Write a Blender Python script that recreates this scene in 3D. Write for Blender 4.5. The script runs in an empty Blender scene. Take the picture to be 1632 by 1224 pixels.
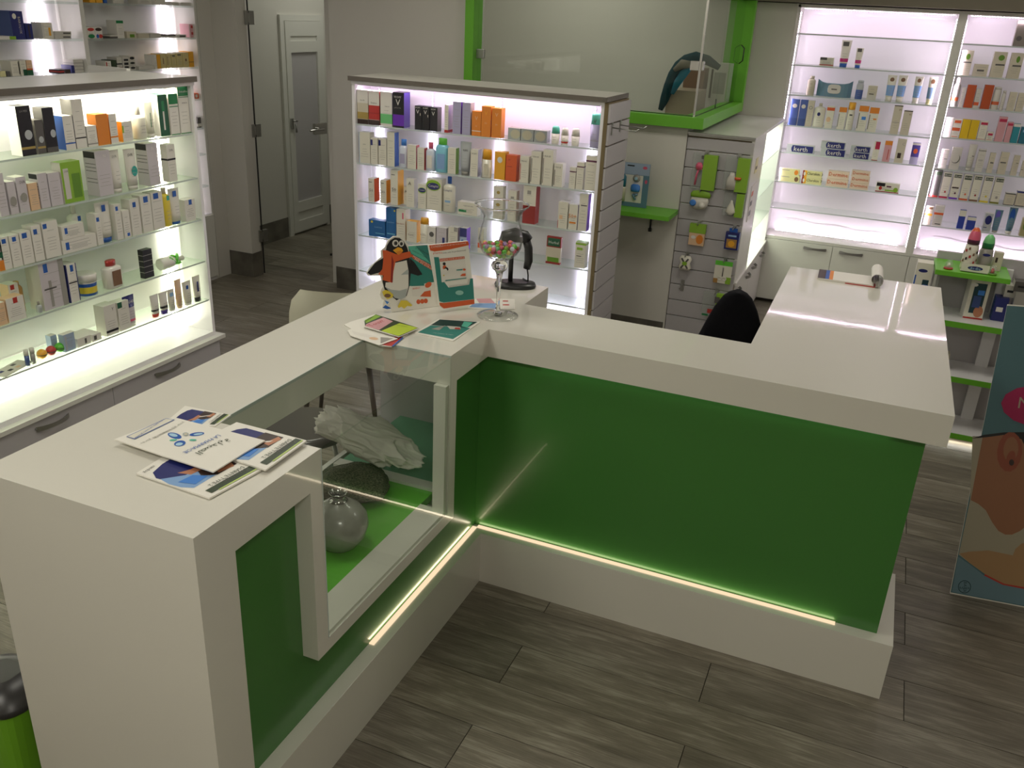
import bpy, bmesh, math, random
from mathutils import Matrix, Vector, Euler
PI = math.pi
S = bpy.context.scene
COL = S.collection
random.seed(7)

# ------------------------------------------------------------------ camera, world, exposure, room lights
cam_d = bpy.data.cameras.new('camera'); cam = bpy.data.objects.new('camera', cam_d); COL.objects.link(cam)
cam_d.sensor_width = 36.0; cam_d.lens = 36.0 * 1404.2 / 1632.0; cam_d.clip_start = .02; cam_d.clip_end = 60
cam.location = (1.098242, -2.52050992, 1.9767816)
cam.rotation_euler = Euler((math.radians(66.93039), math.radians(-2.67421), math.radians(22.90227)), 'XYZ')
S.camera = cam
S.view_settings.view_transform = 'Standard'; S.view_settings.look = 'None'
S.view_settings.exposure = 0.0; S.view_settings.gamma = 1.0; S.view_settings.use_curve_mapping = False
S.cycles.max_bounces = 10; S.cycles.transparent_max_bounces = 24; S.cycles.sample_clamp_indirect = 4.0
S.cycles.use_denoising = True
S.cycles.caustics_reflective = False; S.cycles.caustics_refractive = False
W = bpy.data.worlds.new('world'); S.world = W; W.use_nodes = True
W.node_tree.nodes['Background'].inputs[0].default_value = (.9, .92, 1, 1)
W.node_tree.nodes['Background'].inputs[1].default_value = .05

def area_light(name, loc, rot, sx, sy, power, col, parent=None, spread=PI):
    d = bpy.data.lights.new(name, 'AREA'); d.shape = 'RECTANGLE'; d.size = sx; d.size_y = sy
    d.energy = power; d.color = col; d.spread = spread
    o = bpy.data.objects.new(name, d); COL.objects.link(o); o.location = loc; o.rotation_euler = rot
    if parent: o.parent = parent
    return o
WARM = (1.0, .955, .84)
CEIL = 2.75
for (lx, ly, pw) in ((-.7, -2.7, 21), (1.5, -2.7, 20), (-.6, -.5, 10.5), (-2.6, -1.2, 10), (.6, 1.2, 11.5), (-1.5, 1.2, 11), (2.2, 1.4, 6.5), (1.4, 2.9, 7.5)):  # last lamp is added to brighten the pack fronts in the back bays
    area_light('ceiling_light_source', (lx, ly, CEIL - .03), (0, 0, 0), .6, .6, pw, WARM)
area_light('ceiling_light_source', (-3.0, 4.3, CEIL - .03), (0, 0, 0), .6, .6, 9, (1, .97, .9))
area_light('ceiling_light_source', (-1.2, 3.6, CEIL - .03), (0, 0, 0), .6, .6, 11, WARM)

# ------------------------------------------------------------------ colours
HEX = dict(W='dedad2', K='17161a', DG='55524f', GY='97948d', LG='cac6bd', LL='c6bfc4', CR='dcd8c9', BE='c9c1ad', SV='aeb2b4',
 GD='a68f4e', OR='d9822b', YO='e6a62c', YE='d8c23c', YO2='d9b514', PE='dbb894', LM='86b032', DLM='5f8a26', LM2='b9d071', LM3='b9cf3e', GR='1f7a47', DGR='18563a',
 DGR2='2f3f2a', DGR3='143a38', TL='2aa094', TL2='5bb8a0', TL3='2f7f76', BL='2257a8', BL2='4a5f9e', BL3='3b4f86', BL4='6d7fb0', SB='8fb4d8', SB2='3f7fd0', SB3='7fa3d0',
 NV='1e2568', NV2='2a3f9a', IB='9fb0c8', MV='8f6fa8', RD='b0322c', DR='8c2420', RO='cf5a2c', AM='a87f42', BR='7a5a42', BR2='7d766c', VI='3b2480', VI2='6a5fc0',
 PU='6a2fb0', PU2='4a3f8c', PL='5a2444', LV='a5a1bd', PK='d45a78', MG='c02a78', CM='b02048', CM2='a01050', DB='3a2a26', LG2='6fc07a', CL='d0d6e4', AQ='7fc4d8', GR2='5fc03a',
 DBL='1a5f9a', GB='5f8296', GB2='7a98b8', YC='d6d09a', YC2='cfc088', PKL='cf9aa0', PCL='dcc8b4', BO='b04a1c', TB='2a8a98', TB2='1f6a80', DG2='55534f', OL='7a7a2c',
 KH='a8a070', LB='a8cbe0', LB2='8fc0b4', GY2='aab0ae', SK='b57a5a', SKD='96674a', SKR='8f4c38', SKL='a5835c', BG='4c7078', BG2='688692', CRG='a39c88', DTL='1b3d44', EDG='6b5b3a',
 WH='e6e3da', WD='9a8a74')
def lin(h):
    r = [int(h[i:i+2], 16) / 255 for i in (0, 2, 4)]
    return tuple(c / 12.92 if c <= .04045 else ((c + .055) / 1.055) ** 2.4 for c in r) + (1.0,)
PAL = {k: lin(v) for k, v in HEX.items()}
def C_(c): return PAL[c] if isinstance(c, str) else (tuple(c) + (1.0,))[:4]

# ------------------------------------------------------------------ materials
def mat(name, rough=.5, base=None, metal=0.0, coat=0.0, spec=.5, attr=False):
    m = bpy.data.materials.new(name); m.use_nodes = True; nt = m.node_tree; b = nt.nodes['Principled BSDF']
    b.inputs['Roughness'].default_value = rough; b.inputs['Metallic'].default_value = metal
    b.inputs['Coat Weight'].default_value = coat; b.inputs['Coat Roughness'].default_value = .04; b.inputs['Specular IOR Level'].default_value = spec
    if attr:
        a = nt.nodes.new('ShaderNodeAttribute'); a.attribute_name = 'Col'; nt.links.new(a.outputs['Color'], b.inputs['Base Color'])
    if base: b.inputs['Base Color'].default_value = C_(base)
    return m
def bump(m, scale, strength, dist=.002):
    nt = m.node_tree; b = nt.nodes['Principled BSDF']
    tc = nt.nodes.new('ShaderNodeTexCoord'); n = nt.nodes.new('ShaderNodeTexNoise'); n.inputs['Scale'].default_value = scale; n.inputs['Detail'].default_value = 3
    bu = nt.nodes.new('ShaderNodeBump'); bu.inputs['Strength'].default_value = strength; bu.inputs['Distance'].default_value = dist
    nt.links.new(tc.outputs['Object'], n.inputs['Vector']); nt.links.new(n.outputs['Fac'], bu.inputs['Height']); nt.links.new(bu.outputs['Normal'], b.inputs['Normal'])
    return m
def mottle(m, c1, c2, scale):
    nt = m.node_tree; b = nt.nodes['Principled BSDF']
    tc = nt.nodes.new('ShaderNodeTexCoord'); n = nt.nodes.new('ShaderNodeTexNoise'); n.inputs['Scale'].default_value = scale; n.inputs['Detail'].default_value = 6
    r = nt.nodes.new('ShaderNodeValToRGB'); r.color_ramp.elements[0].color = C_(c1); r.color_ramp.elements[1].color = C_(c2)
    r.color_ramp.elements[0].position = .35; r.color_ramp.elements[1].position = .65
    nt.links.new(tc.outputs['Object'], n.inputs['Vector']); nt.links.new(n.outputs['Fac'], r.inputs['Fac']); nt.links.new(r.outputs['Color'], b.inputs['Base Color'])
    return m
def emit(name, col, st):
    m = bpy.data.materials.new(name); m.use_nodes = True; nt = m.node_tree; nt.nodes.remove(nt.nodes['Principled BSDF'])
    e = nt.nodes.new('ShaderNodeEmission'); e.inputs[0].default_value = tuple(col) + (1,); e.inputs[1].default_value = st
    nt.links.new(e.outputs[0], nt.nodes['Material Output'].inputs[0]); return m
def thin_glass(name, tint, frost=0.0, ior=1.5):
    m = bpy.data.materials.new(name); m.use_nodes = True; nt = m.node_tree; nt.nodes.remove(nt.nodes['Principled BSDF'])
    t = nt.nodes.new('ShaderNodeBsdfTransparent'); t.inputs[0].default_value = tuple(tint) + (1,)
    g = nt.nodes.new('ShaderNodeBsdfGlossy'); g.inputs['Roughness'].default_value = .01
    f = nt.nodes.new('ShaderNodeFresnel'); f.inputs[0].default_value = ior
    ge = nt.nodes.new('ShaderNodeNewGeometry'); iv = nt.nodes.new('ShaderNodeMath'); iv.operation = 'SUBTRACT'; iv.inputs[0].default_value = 1.0; nt.links.new(ge.outputs['Backfacing'], iv.inputs[1])
    fm = nt.nodes.new('ShaderNodeMath'); fm.operation = 'MULTIPLY'; nt.links.new(f.outputs[0], fm.inputs[0]); nt.links.new(iv.outputs[0], fm.inputs[1])
    mx = nt.nodes.new('ShaderNodeMixShader'); nt.links.new(fm.outputs[0], mx.inputs[0]); nt.links.new(t.outputs[0], mx.inputs[1]); nt.links.new(g.outputs[0], mx.inputs[2])
    out = mx
    if frost:
        d = nt.nodes.new('ShaderNodeBsdfDiffuse'); d.inputs[0].default_value = tuple(x * .9 for x in tint) + (1,)
        m2 = nt.nodes.new('ShaderNodeMixShader'); m2.inputs[0].default_value = frost
        nt.links.new(mx.outputs[0], m2.inputs[1]); nt.links.new(d.outputs[0], m2.inputs[2]); out = m2
    nt.links.new(out.outputs[0], nt.nodes['Material Output'].inputs[0]); return m
M = {}
M['card'] = mat('printed_card', .42, attr=True)
M['plast'] = mat('packaging_plastic', .28, attr=True, coat=.3)
M['foil'] = mat('foil_card', .25, metal=.6, attr=True)
M['cloth'] = bump(mat('cloth', .9, attr=True, spec=.1), 60, .5)
M['fabric_k'] = bump(mat('black_mesh_fabric', .95, (.006, .006, .008), spec=.15), 300, .3)
M['solid'] = bump(mat('white_solid_surface', .30, (.70, .68, .61), coat=.85, spec=.4), 160, .05)
M['lam'] = mat('white_laminate', .35, (.66, .65, .60), coat=.2)
M['lamin'] = mat('white_laminate_interior', .30, (.80, .785, .80), coat=.2)
M['lamlil'] = bump(mat('pale_grey_laminate', .45, (.44, .42, .43)), 80, .05)
M['taupe'] = bump(mat('taupe_laminate', .5, (.12, .105, .085)), 90, .1)
M['slatedge'] = mat('raw_board_edge', .7, (.16, .12, .055))
M['wall'] = bump(mat('white_wall_paint', .6, (.58, .56, .51)), 25, .12)
M['ceil'] = mat('ceiling_paint', .8, (.5, .48, .42))
M['soffit'] = bump(mat('taupe_wall_paint', .7, (.17, .15, .11)), 60, .1)
M['tilebase'] = mottle(mat('grey_plank_skirting', .5), (.085, .078, .062), (.15, .138, .112), 9)
M['green'] = mat('green_lacquer', .24, (.050, .190, .034), coat=.15)
M['greenlac'] = bump(mat('lime_lacquer', .4, (.13, .42, .025)), 40, .05)
M['greensh'] = mat('display_green', .13, (.13, .46, .05), coat=.5)
M['tealgl'] = mat('teal_tinted_shelf', .2, (.14, .34, .22))
M['chrome'] = mat('chrome', .18, (.62, .62, .60), metal=1)
M['steel'] = mat('brushed_steel', .35, (.42, .42, .40), metal=1)
M['blackpl'] = mat('black_plastic', .35, (.012, .012, .013))
M['creampl'] = mat('cream_plastic', .4, (.60, .58, .47))
M['darkwood'] = mat('dark_wood_leg', .5, (.05, .035, .025))
M['binblack'] = mat('black_bin_lid', .35, (.015, .014, .014))
M['bingreen'] = mat('lime_bin', .45, (.14, .36, .01))
M['sglass'] = thin_glass('shelf_glass', (.93, .965, .945), .10)
M['sglassg'] = thin_glass('shelf_glass_green', (.905, .96, .90), .14)
M['sgedge'] = mat('glass_edge', .2, (.52, .58, .55))
M['wglass'] = thin_glass('window_glass', (.93, .96, .94), 0, 1.5)
M['cglass'] = thin_glass('case_glass', (.965, .985, .97), 0, 1.5)
M['blister'] = thin_glass('blister_plastic', (.93, .95, .93), .12)
gm = mat('clear_glass', .0, (1, 1, 1)); gm.node_tree.nodes['Principled BSDF'].inputs['Transmission Weight'].default_value = 1; gm.node_tree.nodes['Principled BSDF'].inputs['IOR'].default_value = 1.45
M['glass'] = gm
M['gthin'] = thin_glass('goblet_glass', (.97, .975, .97), .0, 1.6)
_nt = M['gthin'].node_tree; _lw = _nt.nodes.new('ShaderNodeLayerWeight'); _lw.inputs[0].default_value = .35
_cr = _nt.nodes.new('ShaderNodeValToRGB'); _cr.color_ramp.elements[0].color = (.975, .98, .975, 1); _cr.color_ramp.elements[0].position = .45; _cr.color_ramp.elements[1].color = (.30, .32, .31, 1)
_nt.links.new(_lw.outputs['Facing'], _cr.inputs[0]); _nt.links.new(_cr.outputs[0], [n for n in _nt.nodes if n.type == 'BSDF_TRANSPARENT'][0].inputs[0])
M['led_pink'] = emit('led_cool', (1, .90, 1), 9)
M['led_bay'] = emit('led_bay', (1, .78, 1), 160)
M['led_lav'] = emit('led_lavender', (.93, .88, 1), 12)
M['led_warm'] = emit('led_soft', (1, .98, .86), 7)
M['led_amber'] = emit('led_counter', (1, .78, .50), 1.0)
M['cpink'] = (1, .80, 1); M['clav'] = (.84, .80, 1); M['cwarm'] = (1, .98, .76)
M['vneck'] = mat('silver_glaze', .12, (.4, .4, .38), metal=.9)
# speckled ceramic vase
M['ceramic'] = bump(mottle(mat('grey_glazed_ceramic', .3, coat=.6), (.22, .22, .19), (.30, .30, .26), 14), 90, .2)
M['pattern'] = bump(mottle(mat('dark_patterned_fabric', .9), (.010, .010, .008), (.16, .15, .10), 22), 60, .5)
# wood-look plank tile
def plank_mat():
    m = bpy.data.materials.new('wood_look_tile'); m.use_nodes = True; nt = m.node_tree; b = nt.nodes['Principled BSDF']
    tc = nt.nodes.new('ShaderNodeTexCoord'); oi = nt.nodes.new('ShaderNodeObjectInfo')
    mul = nt.nodes.new('ShaderNodeVectorMath'); mul.operation = 'SCALE'; mul.inputs[3].default_value = 37.0
    cx = nt.nodes.new('ShaderNodeCombineXYZ'); nt.links.new(oi.outputs['Random'], cx.inputs[0]); nt.links.new(oi.outputs['Random'], cx.inputs[1]); nt.links.new(cx.outputs[0], mul.inputs[0])
    add = nt.nodes.new('ShaderNodeVectorMath'); nt.links.new(tc.outputs['Object'], add.inputs[0]); nt.links.new(mul.outputs[0], add.inputs[1])
    def noise(sc, scale, det):
        mp = nt.nodes.new('ShaderNodeMapping'); mp.inputs['Scale'].default_value = sc; nt.links.new(add.outputs[0], mp.inputs[0])
        n = nt.nodes.new('ShaderNodeTexNoise'); n.inputs['Scale'].default_value = scale; n.inputs['Detail'].default_value = det; n.inputs['Roughness'].default_value = .65; n.inputs['Distortion'].default_value = .6
        nt.links.new(mp.outputs[0], n.inputs['Vector']); return n
    n1 = noise((1.6, 16, 1), 2.2, 8); n2 = noise((5, 150, 1), 1.8, 7); n3 = noise((1.5, 4, 1), 1.6, 3)
    a1 = nt.nodes.new('ShaderNodeMath'); a1.operation = 'MULTIPLY_ADD'; a1.inputs[1].default_value = .95; nt.links.new(n2.outputs['Fac'], a1.inputs[0]); nt.links.new(n1.outputs['Fac'], a1.inputs[2])
    a2 = nt.nodes.new('ShaderNodeMath'); a2.operation = 'MULTIPLY_ADD'; a2.inputs[1].default_value = .55; nt.links.new(n3.outputs['Fac'], a2.inputs[0]); nt.links.new(a1.outputs[0], a2.inputs[2])
    r = nt.nodes.new('ShaderNodeValToRGB'); e = r.color_ramp.elements
    e[0].position = .66; e[0].color = (.092, .078, .057, 1); e[1].position = 1.0; e[1].color = (.27, .25, .20, 1)
    k = e.new(.88); k.color = (.172, .151, .115, 1)
    mr = nt.nodes.new('ShaderNodeMapRange'); mr.inputs[1].default_value = .75; mr.inputs[2].default_value = 1.78; mr.inputs[3].default_value = .55; mr.inputs[4].default_value = 1.2
    nt.links.new(a2.outputs[0], mr.inputs[0]); nt.links.new(mr.outputs[0], r.inputs['Fac'])
    hv = nt.nodes.new('ShaderNodeHueSaturation'); mv = nt.nodes.new('ShaderNodeMapRange'); mv.inputs[3].default_value = .8; mv.inputs[4].default_value = 1.2
    nt.links.new(oi.outputs['Random'], mv.inputs[0]); nt.links.new(mv.outputs[0], hv.inputs['Value']); nt.links.new(r.outputs['Color'], hv.inputs['Color'])
    nt.links.new(hv.outputs['Color'], b.inputs['Base Color']); b.inputs['Roughness'].default_value = .38
    bu = nt.nodes.new('ShaderNodeBump'); bu.inputs['Strength'].default_value = .25; bu.inputs['Distance'].default_value = .002
    nt.links.new(n2.outputs['Fac'], bu.inputs['Height']); nt.links.new(bu.outputs['Normal'], b.inputs['Normal'])
    return m
M['plank'] = plank_mat()
M['grout'] = mat('dark_grout', .9, (.04, .034, .024))

# ------------------------------------------------------------------ mesh builder
TEXTC = {}
def text_geo(s):
    if s in TEXTC: return TEXTC[s]
    src = s
    if s == '@AR': src = '\ufe94\ufef4\ufedf\ufeaa\ufef4\ufebc\ufedf\ufe8d'
    cu = bpy.data.curves.new('t', 'FONT'); cu.body = src; cu.resolution_u = 1; cu.size = 1.0; cu.align_x = 'LEFT'
    o = bpy.data.objects.new('t', cu); me = bpy.data.meshes.new_from_object(o)
    vs = [(v.co.x, v.co.y) for v in me.vertices]; fs = [tuple(p.vertices) for p in me.polygons]
    bpy.data.objects.remove(o); bpy.data.curves.remove(cu); bpy.data.meshes.remove(me)
    if vs:
        x0 = min(v[0] for v in vs); x1 = max(v[0] for v in vs); y0 = min(v[1] for v in vs); y1 = max(v[1] for v in vs)
        w = max(x1 - x0, 1e-4); h = max(y1 - y0, 1e-4)
        vs = [((x - x0) / w, (y - y0) / h) for x, y in vs]
    else: w = h = 1
    TEXTC[s] = (vs, fs, w / h); return TEXTC[s]

class MB:
    def __init__(s): s.v = []; s.f = []; s.c = []; s.m = []; s.sm = []
    def face(s, pts, col='W', mi=0, smooth=False):
        n = len(s.v); s.v += [tuple(p) for p in pts]; s.f.append(tuple(range(n, n + len(pts)))); s.c.append(C_(col)); s.m.append(mi); s.sm.append(smooth); return s
    def box(s, x0, x1, y0, y1, z0, z1, col='W', mi=0, side=None, top=None):
        n = len(s.v)
        s.v += [(x0, y0, z0), (x1, y0, z0), (x1, y1, z0), (x0, y1, z0), (x0, y0, z1), (x1, y0, z1), (x1, y1, z1), (x0, y1, z1)]
        F = [((0, 1, 5, 4), col), ((1, 2, 6, 5), side or col), ((2, 3, 7, 6), col), ((3, 0, 4, 7), side or col), ((4, 5, 6, 7), top or col), ((3, 2, 1, 0), col)]
        for q, c in F: s.f.append(tuple(n + i for i in q)); s.c.append(C_(c)); s.m.append(mi); s.sm.append(False)
        return s
    def prism(s, pts, z0, z1, col='W', mi=0):
        n = len(s.v); k = len(pts)
        s.v += [(x, y, z0) for x, y in pts] + [(x, y, z1) for x, y in pts]
        s.f.append(tuple(range(n + k, n + 2 * k))); s.f.append(tuple(reversed(range(n, n + k))))
        for i in range(k): j = (i + 1) % k; s.f.append((n + i, n + j, n + k + j, n + k + i))
        for _ in range(k + 2): s.c.append(C_(col)); s.m.append(mi); s.sm.append(False)
        return s
    def loft(s, rings, seg=16, col='W', mi=0, caps=True, power=2.0, smooth=True, cx=0, cy=0):
        """rings: (z, half width, half depth, colour or None[, dx, dy])"""
        n0 = len(s.v)
        for r in rings:
            dx = r[4] if len(r) > 4 else 0; dy = r[5] if len(r) > 5 else 0
            for k in range(seg):
                t = 2 * PI * k / seg; ct, st = math.cos(t), math.sin(t)
                e = 2.0 / power
                x = math.copysign(abs(ct) ** e, ct) * r[1]; y = math.copysign(abs(st) ** e, st) * r[2]
                s.v.append((cx + x + dx, cy + y + dy, r[0]))
        for i in range(len(rings) - 1):
            c = rings[i + 1][3] or col
            for k in range(seg):
                a = n0 + i * seg + k; b = n0 + i * seg + (k + 1) % seg
                s.f.append((a, b, b + seg, a + seg)); s.c.append(C_(c)); s.m.append(mi); s.sm.append(smooth)
        if caps:
            s.f.append(tuple(reversed(range(n0, n0 + seg)))); s.f.append(tuple(range(n0 + (len(rings) - 1) * seg, n0 + len(rings) * seg)))
            s.c += [C_(rings[0][3] or col), C_(rings[-1][3] or col)]; s.m += [mi, mi]; s.sm += [False, False]
        return s
    def tube(s, pts, r, seg=8, col='W', mi=0, caps=True):
        pts = [Vector(p) for p in pts]; n0 = len(s.v); up = Vector((0, 0, 1)); prev = None
        for i, p in enumerate(pts):
            d = (pts[min(i + 1, len(pts) - 1)] - pts[max(i - 1, 0)]).normalized()
            a = prev if prev is not None else (up if abs(d.z) < .9 else Vector((1, 0, 0)))
            b = d.cross(a).normalized(); a = b.cross(d).normalized(); prev = a
            rr = r[i] if isinstance(r, (list, tuple)) else r
            for k in range(seg):
                t = 2 * PI * k / seg; s.v.append(tuple(p + (a * math.cos(t) + b * math.sin(t)) * rr))
        for i in range(len(pts) - 1):
            for k in range(seg):
                a = n0 + i * seg + k; b = n0 + i * seg + (k + 1) % seg
                s.f.append((a, a + seg, b + seg, b)); s.c.append(C_(col)); s.m.append(mi); s.sm.append(True)
        if caps:
            s.f.append(tuple(range(n0, n0 + seg))); s.f.append(tuple(reversed(range(n0 + (len(pts) - 1) * seg, n0 + len(pts) * seg))))
            s.c += [C_(col)] * 2; s.m += [mi] * 2; s.sm += [False] * 2
        return s
    def rect(s, x0, x1, z0, z1, y, col, mi=0): return s.face([(x0, y, z0), (x1, y, z0), (x1, y, z1), (x0, y, z1)], col, mi)
    def disc(s, cx, cz, rx, rz, y, col, n=14, mi=0):
        return s.face([(cx + rx * math.cos(2 * PI * k / n), y, cz + rz * math.sin(2 * PI * k / n)) for k in range(n)], col, mi)
    def text(s, st, M4, w, h, col, mi=0):
        """unit text box (0..1) scaled to w,h and mapped by matrix M4 (local x,y plane)"""
        vs, fs, asp = text_geo(st)
        n = len(s.v); s.v += [tuple(M4 @ Vector((x * w, y * h, 0))) for x, y in vs]
        for q in fs: s.f.append(tuple(n + i for i in q)); s.c.append(C_(col)); s.m.append(mi); s.sm.append(False)
        return s
    def xf(s, M4, n0=0): s.v[n0:] = [tuple(M4 @ Vector(p)) for p in s.v[n0:]]; return s
    def mesh(s, name, mats):
        me = bpy.data.meshes.new(name); me.from_pydata(s.v, [], s.f)
        ca = me.color_attributes.new('Col', 'FLOAT_COLOR', 'CORNER')
        dat = []
        for p, c in zip(s.f, s.c): dat += list(c) * len(p)
        ca.data.foreach_set('color', dat)
        me.polygons.foreach_set('material_index', s.m); me.polygons.foreach_set('use_smooth', s.sm)
        for m in (mats if isinstance(mats, (list, tuple)) else [mats]): me.materials.append(M[m] if isinstance(m, str) else m)
        me.update(); return me
    def build(s, name, mats='lam', parent=None, loc=None, rot=None, bevel=0, label=None):
        o = bpy.data.objects.new(name, s.mesh(name, mats)); COL.objects.link(o)
        if loc: o.location = loc
        if rot: o.rotation_euler = rot
        if parent: o.parent = parent
        if bevel:
            b = o.modifiers.new('bevel', 'BEVEL'); b.width = bevel; b.segments = 2; b.limit_method = 'ANGLE'; b.angle_limit = .6
        if label: o['label'] = label
        return o
def weld(o, sub=0):
    bm = bmesh.new(); bm.from_mesh(o.data); bmesh.ops.remove_doubles(bm, verts=bm.verts, dist=1e-5); bm.to_mesh(o.data); bm.free()
    return o
def tag(o, label, cat, group=None, kind=None):
    o['label'] = label; o['category'] = cat
    if group: o['group'] = group
    if kind: o['kind'] = kind
    return o
def thing(name, label, cat, loc=(0, 0, 0), rz=0, group=None):
    o = bpy.data.objects.new(name, None); COL.objects.link(o); o.location = loc; o.rotation_euler = (0, 0, rz); o.empty_display_size = .05
    return tag(o, label, cat, group)
def struct(o): o['kind'] = 'structure'; return o
def B(*a, **k): return MB().box(*a, **k)

# ------------------------------------------------------------------ floor: plank tiles laid in half bond along x
FX0, FX1, FY0, FY1 = -3.71, 3.0, -3.3, 6.0
floor = struct(B(FX0 - .1, FX1 + .1, FY0 - .1, FY1 + .1, -.05, -.003).build('floor', 'grout'))
PL, PW, GR_ = 1.2, .198, .0028
pm = MB().box(-PL / 2 + GR_ / 2, PL / 2 - GR_ / 2, -PW / 2 + GR_ / 2, PW / 2 - GR_ / 2, -.003, 0).mesh('plank', 'plank')
first = True
row = -18
while True:
    y1 = -.068 + PW * row; y0 = y1 - PW
    if y0 > FY1: break
    if y1 > FY0:
        off = .885 if row % 2 == 0 else .285
        k = math.floor((FX0 - off) / PL)
        while off + k * PL < FX1:
            a, b = off + k * PL, off + (k + 1) * PL
            o = None
            if not (b > 1.5 and y1 > 4.5) and not (y1 > 4.3 and a > -2.2):
                o = bpy.data.objects.new('plank', pm)
                if a < FX0 or b > FX1 or y0 < FY0 or y1 > FY1:
                    aa, bb = max(a, FX0), min(b, FX1); c0, c1 = max(y0, FY0), min(y1, FY1)
                    if bb - aa > .03 and c1 - c0 > .02:
                        mx, my = (a + b) / 2, (y0 + y1) / 2
                        o.data = MB().box(aa - mx + GR_ / 2, bb - mx - GR_ / 2, c0 - my + GR_ / 2, c1 - my - GR_ / 2, -.003, 0).mesh('plank', 'plank')
                    else: o = None
                if o:
                    COL.objects.link(o); o.location = ((a + b) / 2, (y0 + y1) / 2, 0); o.parent = floor
            k += 1
    row += 1

# ------------------------------------------------------------------ room shell
struct(B(FX0 - .2, FX1 + .2, FY0 - .2, FY1 + .2, CEIL, CEIL + .08).build('ceiling', 'ceil'))
struct(B(-3.81, -3.71, FY0, FY1, 0, CEIL).build('wall_left', 'wall'))
struct(B(FX1, FX1 + .1, FY0, FY1, 0, CEIL).build('wall_right', 'wall'))
struct(B(FX0 - .1, FX1 + .1, FY0 - .1, FY0, 0, CEIL).build('wall_front', 'wall'))
struct(B(-3.71, -2.49, FY1 - .1, FY1, 0, CEIL).build('wall_corridor_end', 'wall'))
struct(B(-2.59, -2.49, 2.95, FY1 - .1, 0, CEIL).build('wall_corridor', 'wall'))
# wall with the window opening (solid below the opening and at its left)
wb = MB().box(-2.49, -1.40, 2.85, 2.95, 0, CEIL).box(-1.40, -.01, 2.85, 2.95, 0, 1.38).box(-1.40, -.01, 2.85, 2.95, 2.2, CEIL)
struct(wb.build('wall_back', 'wall'))
struct(MB().box(-.11, -.01, 2.95, 4.22, 0, 1.38).box(-.11, -.01, 2.95, 4.22, 2.2, CEIL).build('wall_side', 'wall'))
struct(B(-2.49, 2.999, 4.48, 4.58, 0, CEIL).build('wall_rear', 'wall'))
struct(B(-.01, .355, 4.22, 4.48, 0, 2.1).build('wall_niche', 'wall'))
# pier at the end of the left wall, with return wall to the corridor
struct(MB().box(-3.709, -3.166, 2.744, 2.85, 0, CEIL).build('wall_pier', 'wall'))
struct(B(-3.709, -3.375, 2.605, 2.743, 0, CEIL).build('wall_filler', 'wall'))
# dark soffit over the back shelving
struct(MB().box(-.01, 2.999, 4.12, 4.479, 2.105, CEIL - .001).build('soffit', 'soffit'))
# skirting
sk = struct(MB().box(-3.375, -3.160, 2.738, 2.744, 0, .185).build('baseboard_pier', 'tilebase'))
struct(MB().box(-3.166, -3.160, 2.744, 2.85, 0, .185).build('baseboard_pier_side', 'tilebase'))
struct(MB().box(-2.49, -.02, 2.844, 2.85, 0, .165).build('baseboard_back', 'tilebase'))
struct(MB().box(-3.71, -3.704, 2.851, 3.93, 0, .175).build('baseboard_corridor', 'tilebase'))
struct(MB().box(-3.71, -3.704, 4.56, 5.89, 0, .175).build('baseboard_corridor_far', 'tilebase'))
struct(MB().box(-2.49, -2.484, 2.95, 5.89, 0, .175).build('baseboard_corridor_side', 'tilebase'))

# white panelled door in the corridor wall
dr = bpy.data.objects.new('door_1', None); COL.objects.link(dr); struct(dr)
DX = -3.71
MB().box(DX, DX + .022, 3.935, 3.99, 0, 1.80).box(DX, DX + .022, 4.51, 4.555, 0, 1.80).box(DX, DX + .022, 3.935, 4.555, 1.80, 1.845).build('door_frame', 'lam', dr)
f = MB()
f.box(DX, DX + .03, 3.99, 4.06, .02, 1.798).box(DX, DX + .03, 4.44, 4.51, .02, 1.798)
f.box(DX, DX + .03, 4.06, 4.44, .02, .12).box(DX, DX + .03, 4.06, 4.44, .2, .29).box(DX, DX + .03, 4.06, 4.44, 1.55, 1.64).box(DX, DX + .03, 4.06, 4.44, 1.68, 1.798)
f.build('door_leaf', 'lam', dr)
B(DX, DX + .012, 4.06, 4.44, .29, 1.55).build('door_panel', 'lamlil', dr)
MB().box(DX, DX + .02, 4.06, 4.44, .12, .2).box(DX, DX + .02, 4.06, 4.44, 1.64, 1.68).build('door_rail_inset', 'lam', dr)
MB().box(DX + .03, DX + .045, 4.0, 4.03, .93, 1.02).tube([(DX + .04, 4.015, 1.0), (DX + .06, 4.03, 1.0), (DX + .06, 4.06, .995)], .006).build('door_lock', 'steel', dr)
MB().tube([(DX + .05, 4.05, .97), (DX + .05, 4.055, .9)], .008, 6).build('key', 'steel', dr)

# frameless glass door, standing nearly shut across the passage
GA = math.atan2(3.582 - 2.855, -3.016 + 3.163)
gd = thing('glass_door', 'frameless clear glass door with chrome hinges across the passage', 'door', (-3.160, 2.86, 0), GA)
GL = math.hypot(3.582 - 2.855, .147)
B(.006, GL, -.005, .005, .008, 2.2).build('glass_pane', 'cglass', gd)
B(0, .006, -.005, .005, .008, 2.2).build('glass_edge', 'blackpl', gd)
for z in (.30, 1.075, 1.835):
    MB().box(-.028, -.003, -.012, .012, z - .045, z + .045).box(.006, .05, -.011, .011, z - .045, z + .045).box(-.004, .008, -.008, .008, z - .03, z + .03).build('hinge', 'steel', gd, bevel=.002)
h = MB().box(GL - .16, GL - .035, -.016, .016, 1.0, 1.085)
h.tube([(GL - .11, -.02, 1.045), (GL - .11, -.06, 1.045), (GL - .20, -.065, 1.045), (GL - .26, -.06, 1.042)], .008, 8)
h.build('lever_handle', 'chrome', gd, bevel=.002)
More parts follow.
